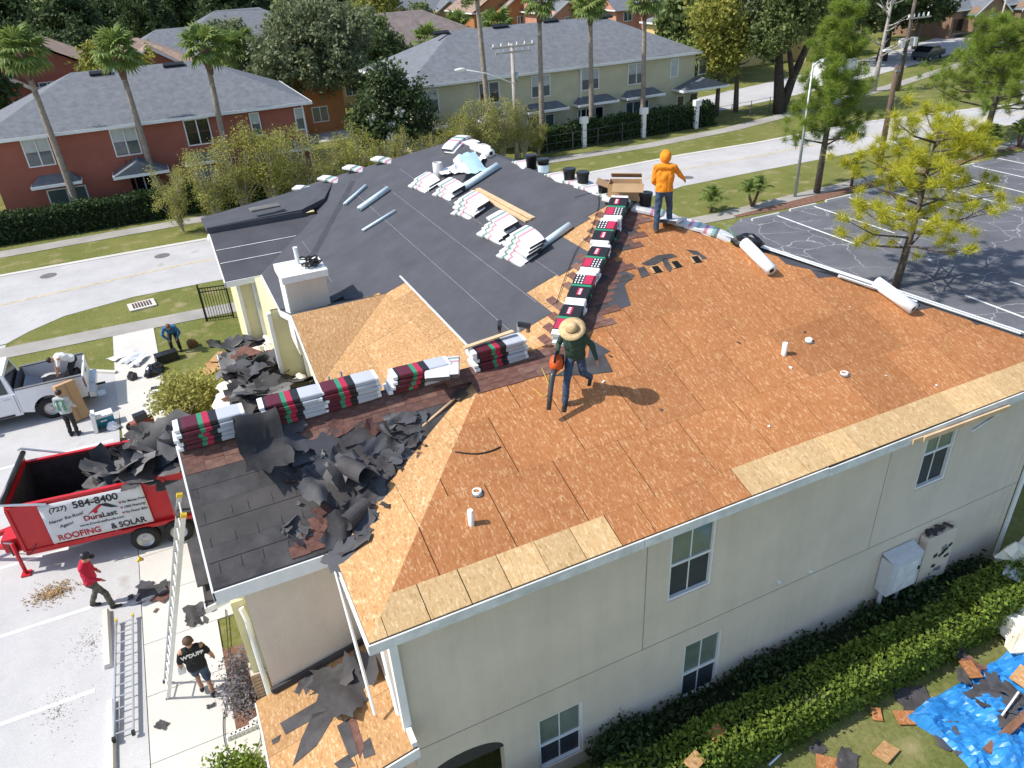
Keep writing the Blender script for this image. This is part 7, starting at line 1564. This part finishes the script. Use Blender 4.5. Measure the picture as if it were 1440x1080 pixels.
def person(label, loc, rz, J, shirt, pants, shoe, sleeve='long', shorts=False, voxel=.016, glove=None, hood=None):
    """J: joint positions, x to the person's right, y ahead, z up"""
    V_ = {k: Vector(v) for k, v in J.items()}
    t = thing('person', label, 'person', loc, rz)
    caps = []
    def C_(a, b, ra, rb, reg): caps.append((Vector(a), Vector(b), ra, rb, reg))
    pel, che, nk, hd_c = V_['pelvis'], V_['chest'], V_['neck'], V_['head']
    sp_ = (che - pel).normalized(); rt = (V_['sh_r'] - V_['sh_l']).normalized(); fw_ = Vector((0, 0, 1)).cross(rt) if abs(rt.z) < .9 else Vector((0, 1, 0)); fw_ = sp_.cross(rt) * -1; 
    # trunk: several overlapping ovals
    for s in (-1, 1):
        C_(pel + rt * (.07 * s) - sp_ * .02, pel + sp_ * .04 + rt * (.07 * s), .12, .118, 2)
        C_(pel + sp_ * .03 + rt * (.07 * s), pel + sp_ * .14 + rt * (.065 * s), .130, .126, 1)
        C_(pel + sp_ * .12 + rt * (.065 * s), che + rt * (.085 * s) - sp_ * .04, .112, .132, 1)
        C_(che + rt * (.09 * s), che + rt * (.10 * s) + sp_ * .10, .125, .095, 1)
    C_(pel + sp_ * .02, che - sp_ * .02, .136, .146, 1); C_(che - fw_ * .01, che + sp_ * .12 - fw_ * .01, .142, .105, 1); C_(pel - sp_ * .02, pel + sp_ * .02, .128, .128, 2)
    C_(V_['sh_l'] * .82 + V_['sh_r'] * .18, V_['sh_r'] * .82 + V_['sh_l'] * .18, .085, .085, 1)
    C_(che + sp_ * .14, nk, .085, .058, 1); C_(nk, hd_c - (hd_c - nk) * .3, .055, .055, 0)
    # head with jaw, nose and ears
    up = (hd_c - nk).normalized(); hf = V_.get('face', Vector((0, 1, 0))); hf = (hf - up * hf.dot(up)).normalized(); hr = hf.cross(up).normalized()
    C_(hd_c + up * .035 - hf * .02, hd_c + up * .02 + hf * .015, .098, .094, 3 if hood else 0); C_(hd_c - up * .045 + hf * .035, hd_c - up * .075 + hf * .045, .066, .05, 0)
    C_(hd_c + hf * .10 - up * .005, hd_c + hf * .118 - up * .025, .014, .018, 0)
    for s in (-1, 1): C_(hd_c + hr * (.095 * s), hd_c + hr * (.098 * s) - up * .03, .022, .016, 0)
    for sd in ('l', 'r'):
        sh, el, wr = V_['sh_' + sd], V_['el_' + sd], V_['wr_' + sd]; hp, kn, an = V_['hip_' + sd], V_['kn_' + sd], V_['an_' + sd]
        C_(sh, el, .070, .056 if sleeve == 'long' else .047, 1 if sleeve == 'long' else 0); C_(el, wr, .054 if sleeve == 'long' else .044, .040 if sleeve == 'long' else .032, 1 if sleeve == 'long' else 0)
        if sleeve == 'short': C_(sh, sh.lerp(el, .72), .070, .064, 1)
        # hand: palm, four fingers, thumb
        hdv = (wr - el).normalized(); hdv = (hdv + Vector((0, 0, -.25))).normalized(); sx = hdv.cross(Vector((0, 1, 0))); sx = sx.normalized() if sx.length > .1 else Vector((1, 0, 0)); hn = hdv.cross(sx).normalized()
        hreg = 4 if glove else 0
        C_(wr, wr + hdv * .07, .030, .034, hreg)
        for k, L_ in enumerate((.062, .075, .07, .055)):
            b_ = wr + hdv * .075 + hn * ((k - 1.5) * .019); m_ = b_ + hdv * (L_ * .5) + sx * .006; C_(b_, m_, .0095, .009, hreg); C_(m_, m_ + (hdv * .7 - sx * .5 * (1 if sd == 'r' else -1)).normalized() * (L_ * .5), .009, .008, hreg)
        b_ = wr + hdv * .03 + hn * .03; C_(b_, b_ + (hdv + hn * .8).normalized() * .05, .012, .010, hreg)
        C_(hp, kn, .098, .072, 2); C_(kn, an, .056, .040, 2 if not shorts else 0)
        if shorts: C_(kn.lerp(hp, .9), kn.lerp(hp, .02), .098, .085, 2); C_(kn - (kn - an).normalized() * .01, kn.lerp(an, .3), .058, .054, 0)
        else: C_(kn, an.lerp(kn, .10), .072, .066, 2)
        ft = V_.get('toe_' + sd, an + Vector((0, .17, -.05))); C_(an + Vector((0, 0, -.045)), ft, .046, .040, 5); C_(an + Vector((0, -.03, -.05)), an, .045, .045, 5)
    mb = MB()
    for a, b, ra, rb, _ in caps: cone(mb, a, b, ra, rb)
    me = mb.mesh('body', [SKIN]); ob = bpy.data.objects.new('tmp', me); COL.objects.link(ob)
    rm = ob.modifiers.new('r', 'REMESH'); rm.mode = 'VOXEL'; rm.voxel_size = voxel; sm_ = ob.modifiers.new('s', 'SMOOTH'); sm_.iterations = 2; sm_.factor = .5
    dg = bpy.context.evaluated_depsgraph_get(); dg.update(); me2 = bpy.data.meshes.new_from_object(ob.evaluated_get(dg)); bpy.data.objects.remove(ob); bpy.data.meshes.remove(me)
    me2.name = 'body'; me2.materials.clear()
    for mm in (SKIN, shirt, pants, hood or HAIR, glove or SKIN, shoe): me2.materials.append(mm)
    npz = len(me2.polygons); co = np.empty(npz * 3); me2.polygons.foreach_get('center', co); co = co.reshape(-1, 3); best = np.full(npz, 9.0); idx = np.zeros(npz, np.int32)
    for a, b, ra, rb, reg in caps:
        a_ = np.array(a); d = np.array(b) - a_; tt = np.clip(((co - a_) @ d) / max(1e-9, d @ d), 0, 1); ds = np.linalg.norm(co - a_ - tt[:, None] * d, axis=1) - (ra + (rb - ra) * tt)
        mk_ = ds < best; best[mk_] = ds[mk_]; idx[mk_] = reg
    vn = len(me2.vertices); vc = np.empty(vn * 3); me2.vertices.foreach_get('co', vc); vc = vc.reshape(-1, 3); nn = np.empty(vn * 3); me2.vertices.foreach_get('normal', nn); nn = nn.reshape(-1, 3)
    w_ = np.sin(vc[:, 2] * 46 + 9 * np.sin(vc[:, 0] * 11 + vc[:, 1] * 7)) * .5 + np.sin(vc[:, 2] * 23 - vc[:, 0] * 31 + vc[:, 1] * 19) * .5
    cl_ = np.ones(vn); hdn = np.linalg.norm(vc - np.array(hd_c), axis=1); cl_[hdn < .16] = 0 if not hood else .5
    vc += nn * (w_ * cl_ * .0065)[:, None]; me2.vertices.foreach_set('co', vc.ravel())
    me2.polygons.foreach_set('material_index', idx); me2.shade_smooth(); link('body', me2, t)
    for s in (-1, 1): MB().sph(hd_c + hf * .098 + hr * (.034 * s) + up * .012, .011, 8).build('eye', BLACK, t)
    t['_h'] = 0
    del t['_h']
    return t, dict(head=hd_c, up=up, hf=hf, hr=hr, che=che, sp=sp_, rt=rt, nk=nk)
def hair(t, I, m=HAIR, k=1.0):
    R = Matrix((I['hr'], I['hf'], I['up'])).transposed(); mb = MB(); mb.sph(I['head'] + I['up'] * .045 - I['hf'] * .025, .105 * k, 14, 0, (1, 1.02, .92), R); o = mb.build('hair', m, t, True)
def cap(t, I, m):
    R = Matrix((I['hr'], I['hf'], I['up'])).transposed(); mb = MB(); mb.lathe([(.115, .035), (.112, .085), (.085, .13), (.04, .148), (.002, .15)], 16, I['head'] - I['hf'] * .01, R); mb.prism([I['head'] + I['up'] * .04 + I['hf'] * .10 + I['hr'] * a for a in (-.08, .08)] + [I['head'] + I['up'] * .03 + I['hf'] * .19 + I['hr'] * a for a in (.055, -.055)], I['up'] * .012); mb.build('cap', m, t, True)
STAND = dict(pelvis=(0, 0, .92), chest=(0, .02, 1.24), neck=(0, .01, 1.47), head=(0, .03, 1.60), sh_l=(-.19, 0, 1.42), sh_r=(.19, 0, 1.42), el_l=(-.25, -.03, 1.14), el_r=(.25, -.03, 1.14), wr_l=(-.25, .08, .90), wr_r=(.25, .08, .90), hip_l=(-.09, 0, .90), hip_r=(.09, 0, .90), kn_l=(-.10, .03, .49), kn_r=(.10, .03, .49), an_l=(-.11, -.02, .09), an_r=(.11, -.02, .09))
def pose(**k): d = dict(STAND); d.update(k); return d
def heading(dx, dy): return math.atan2(-dx, dy)
# 1 straw hat worker with the leaf blower, striding down the red boards
fz = SP(812, 556)
J = pose(pelvis=(0, .0, .90), chest=(0, .10, 1.21), neck=(0, .17, 1.41), head=(0, .24, 1.52), face=(0, .9, -.5), sh_l=(-.19, .13, 1.36), sh_r=(.19, .13, 1.36), el_l=(-.33, .05, 1.12), wr_l=(-.42, .12, .90), el_r=(.31, .02, 1.12), wr_r=(.30, .24, 1.0), hip_l=(-.09, 0, .88), hip_r=(.09, 0, .88), kn_l=(-.14, -.02, .50), an_l=(-.22, -.34, .24), toe_l=(-.22, -.20, .15), kn_r=(.12, .26, .44), an_r=(.14, .34, .00), toe_r=(.14, .50, -.06))
t, I = person('worker in a wide straw hat and green shirt carrying an orange leaf blower', fz + Vector((-.02, .02, .0)), heading(-.66, -.75), J, mat('shirt_green', (.028, .062, .045), .85, .2, 9, bump=.9, bscale=9), DENIM, SHOE, voxel=.014); t.scale = (.91, .91, .91)
R = Matrix((I['hr'], I['hf'], I['up'])).transposed(); mb = MB(); mb.lathe([(.245, .025), (.25, .035), (.17, .05), (.115, .055), (.105, .12), (.085, .165), (.03, .178), (.002, .178)], 24, I['head'] + I['up'] * .01, R); mb.lathe([(.243, .02), (.17, .042), (.11, .046)], 24, I['head'] + I['up'] * .01, R); ht = mb.build('straw_hat', mat('straw', (.60, .42, .22), .85, .2, 14, bump=.4, bscale=60), t, True)
mb = MB(); mb.lathe([(.118, .056), (.112, .085)], 24, I['head'] + I['up'] * .01, R); mb.build('hat_band', mat('hat_band_brown', (.14, .055, .03), .8, .1), ht, True)
Rz = Matrix.Rotation(heading(-.66, -.75), 3, 'Z'); hp_ = fz + Vector((-.02, .02, 0)) + Rz @ Vector((.275, .273, .85))
t = thing('leaf_blower', 'orange leaf blower with a long black tube held by the straw hat worker', 'leaf blower', hp_, heading(-.66, -.75)); ORG = mat('blower_orange', (.66, .10, .02), .4, .1, 6)
MB().sph((0, 0, -.08), .15, 12, 0, (.8, 1.15, 1.05)).build('housing', ORG, t, True); MB().box((0, -.1, -.1), (.2, .16, .2)).build('engine', BLACK, t); MB().tube([(0, -.12, .06), (0, -.05, .12), (0, .1, .1), (0, .14, .0)], .02, 7).build('handle', BLACK, t, True); MB().tube([(0, .12, -.14), (.02, .22, -.22), (.03, .34, -.44), (.03, .50, -.72)], [.055, .05, .045, .04], 12).build('tube', mat('tube_black', (.05, .052, .055), .35, .1, 5), t, True)
# 2 hooded orange worker at the top of the hip
fz = SP(931, 324)
J = pose(pelvis=(0, 0, .92), an_l=(-.14, -.10, .06), kn_l=(-.12, -.02, .48), an_r=(.16, .16, .16), kn_r=(.14, .13, .55), toe_r=(.2, .32, .14), el_r=(.34, .16, 1.20), wr_r=(.44, .36, 1.06), el_l=(-.24, .0, 1.12), wr_l=(-.16, .18, .98), head=(0, .07, 1.60))
HIV = mat('hoodie_orange', (.85, .27, .012), .8, .14, 7, bump=.9, bscale=9)
t, I = person('worker in a bright orange hooded top and jeans standing at the hip', fz, heading(.55, .85), J, HIV, DENIM, BOOT, glove=BLACK, hood=HIV)
R = Matrix((I['hr'], I['hf'], I['up'])).transposed(); mb = MB(); mb.sph(I['head'] + I['up'] * .02 - I['hf'] * .02, .132, 14, 0, (.95, 1.05, 1.15), R); mb.build('hood', HIV, t, True)
# 3 worker in black tee by the ladder
fz = G(293, 978, .04); J = pose(wr_l=(-.30, .16, .92), el_l=(-.29, -.02, 1.14), el_r=(.30, 0, 1.14), wr_r=(.33, .10, .92), an_l=(-.08, .12, .16), kn_l=(-.09, .20, .56), toe_l=(-.08, .28, .08), an_r=(.10, -.06, .09))
rz = heading(-.05, 1); t, I = person('worker in a black printed tee and denim shorts walking by the ladder', fz, rz, J, mat('tee_black', (.014, .014, .016), .85, .15, 8, bump=.9, bscale=9), DENIM, SHOE, 'short', True); hair(t, I, mat('hair_brown', (.09, .05, .03), .7, .2, 20))
me = text_mesh("W'DUPP", .115, .004, .004, 'CENTER'); me.materials.append(WHITE); o = link('shirt_print', me, t, I['che'] + Vector((0, -.145, .08)), (rad(82), 0, 0))
p = fz + Matrix.Rotation(rz, 3, 'Z') @ Vector((-.31, .22, .72)); t = thing('white_jug', 'white plastic jug in the hand of the black tee worker', 'jug', p); MB().box((0, 0, .08), (.14, .14, .2), taper=.8).build('jug', WHITE, t); MB().tube([(-.04, 0, .17), (-.04, 0, .23), (.04, 0, .23), (.04, 0, .17)], .014, 6).build('handle', WHITE, t); MB().lathe([(.025, .18), (.025, .22)], 8, close=True).build('lid', BLACK, t)
# 4 red shirt worker by the trailer
fz = G(144, 854, .01); J = pose(an_l=(-.10, -.22, .10), kn_l=(-.1, -.02, .50), toe_l=(-.10, -.06, .04), an_r=(.10, .28, .09), kn_r=(.10, .24, .50), el_r=(.25, .08, 1.15), wr_r=(.20, .30, 1.02), el_l=(-.25, -.1, 1.16), wr_l=(-.24, .10, .98), pelvis=(0, 0, .90), head=(0, .10, 1.58), neck=(0, .06, 1.45))
CAMO = mat('camo_trousers', (.11, .10, .075), .9, 0, 6) if False else mat('camo', (.15, .14, .11), .9, .3, 9, col2=(.03, .03, .028)); t, I = person('worker in a red shirt and dark cap walking past the trailer', fz, heading(.95, -.2), J, mat('shirt_red', (.50, .012, .045), .8, .14, 7, bump=.9, bscale=9), CAMO, SHOE); cap(t, I, BLACK)
# 5 worker in grey tee and green vest by the carton
fz = G(106, 612, .015); t, I = person('worker in a pale grey top with green straps standing by the carton', fz, heading(.35, .9), pose(el_l=(-.27, .05, 1.16), wr_l=(-.2, .25, 1.05), el_r=(.27, .02, 1.15), wr_r=(.22, .22, 1.0)), mat('shirt_grey', (.42, .45, .45), .85, .12, 7, bump=.9, bscale=9), PANTS_D, SHOE, 'long'); hair(t, I)
for s in (-1, 1): mb = MB(); mb.prism([I['che'] + Vector((s * .10 - .03, -.148, -.2)), I['che'] + Vector((s * .10 + .03, -.148, -.2)), I['che'] + Vector((s * .09 + .03, -.12, .17)), I['che'] + Vector((s * .09 - .03, -.12, .17))], (0, -.012, 0)); mb.build('strap', mat('strap_green', (.03, .22, .09), .7, .1), t)
# 6 worker bending in the truck bed
t, I = person('worker in a white tee bending over in the truck bed', (-6.02, 20.75, .66), heading(-1, -.25), pose(pelvis=(0, -.18, .80), chest=(0, .12, .98), neck=(0, .33, 1.02), head=(0, .46, .98), face=(0, .4, -1), sh_l=(-.19, .28, .98), sh_r=(.19, .28, .98), el_l=(-.22, .36, .70), wr_l=(-.18, .44, .46), el_r=(.22, .36, .70), wr_r=(.16, .42, .46), hip_l=(-.09, -.18, .78), hip_r=(.09, -.18, .78), kn_l=(-.11, .02, .42), kn_r=(.11, .02, .42), an_l=(-.12, -.1, .09), an_r=(.12, -.1, .09)), mat('tee_white', (.78, .78, .78), .85, .06, 6, bump=.9, bscale=9), PANTS_D, SHOE, 'short'); hair(t, I)
# 7 blue shirt worker bending on the grass
fz = G(249, 494, .01); t, I = person('worker in a blue shirt bending forward with hands on knees on the grass', fz, heading(-.1, -1), pose(pelvis=(0, -.14, .84), chest=(0, .10, 1.08), neck=(0, .26, 1.20), head=(0, .36, 1.24), face=(0, .8, -.7), sh_l=(-.19, .22, 1.15), sh_r=(.19, .22, 1.15), el_l=(-.32, .20, .88), wr_l=(-.17, .20, .64), el_r=(.32, .20, .88), wr_r=(.17, .20, .64), hip_l=(-.09, -.14, .82), hip_r=(.09, -.14, .82), kn_l=(-.14, .08, .47), kn_r=(.14, .08, .47), an_l=(-.15, -.03, .09), an_r=(.15, -.03, .09)), mat('shirt_blue', (.03, .14, .36), .8, .15, 7, bump=.9, bscale=9), PANTS_D, SHOE); hair(t, I, mat('hair_light_brown', (.16, .09, .05), .7, .2, 20))
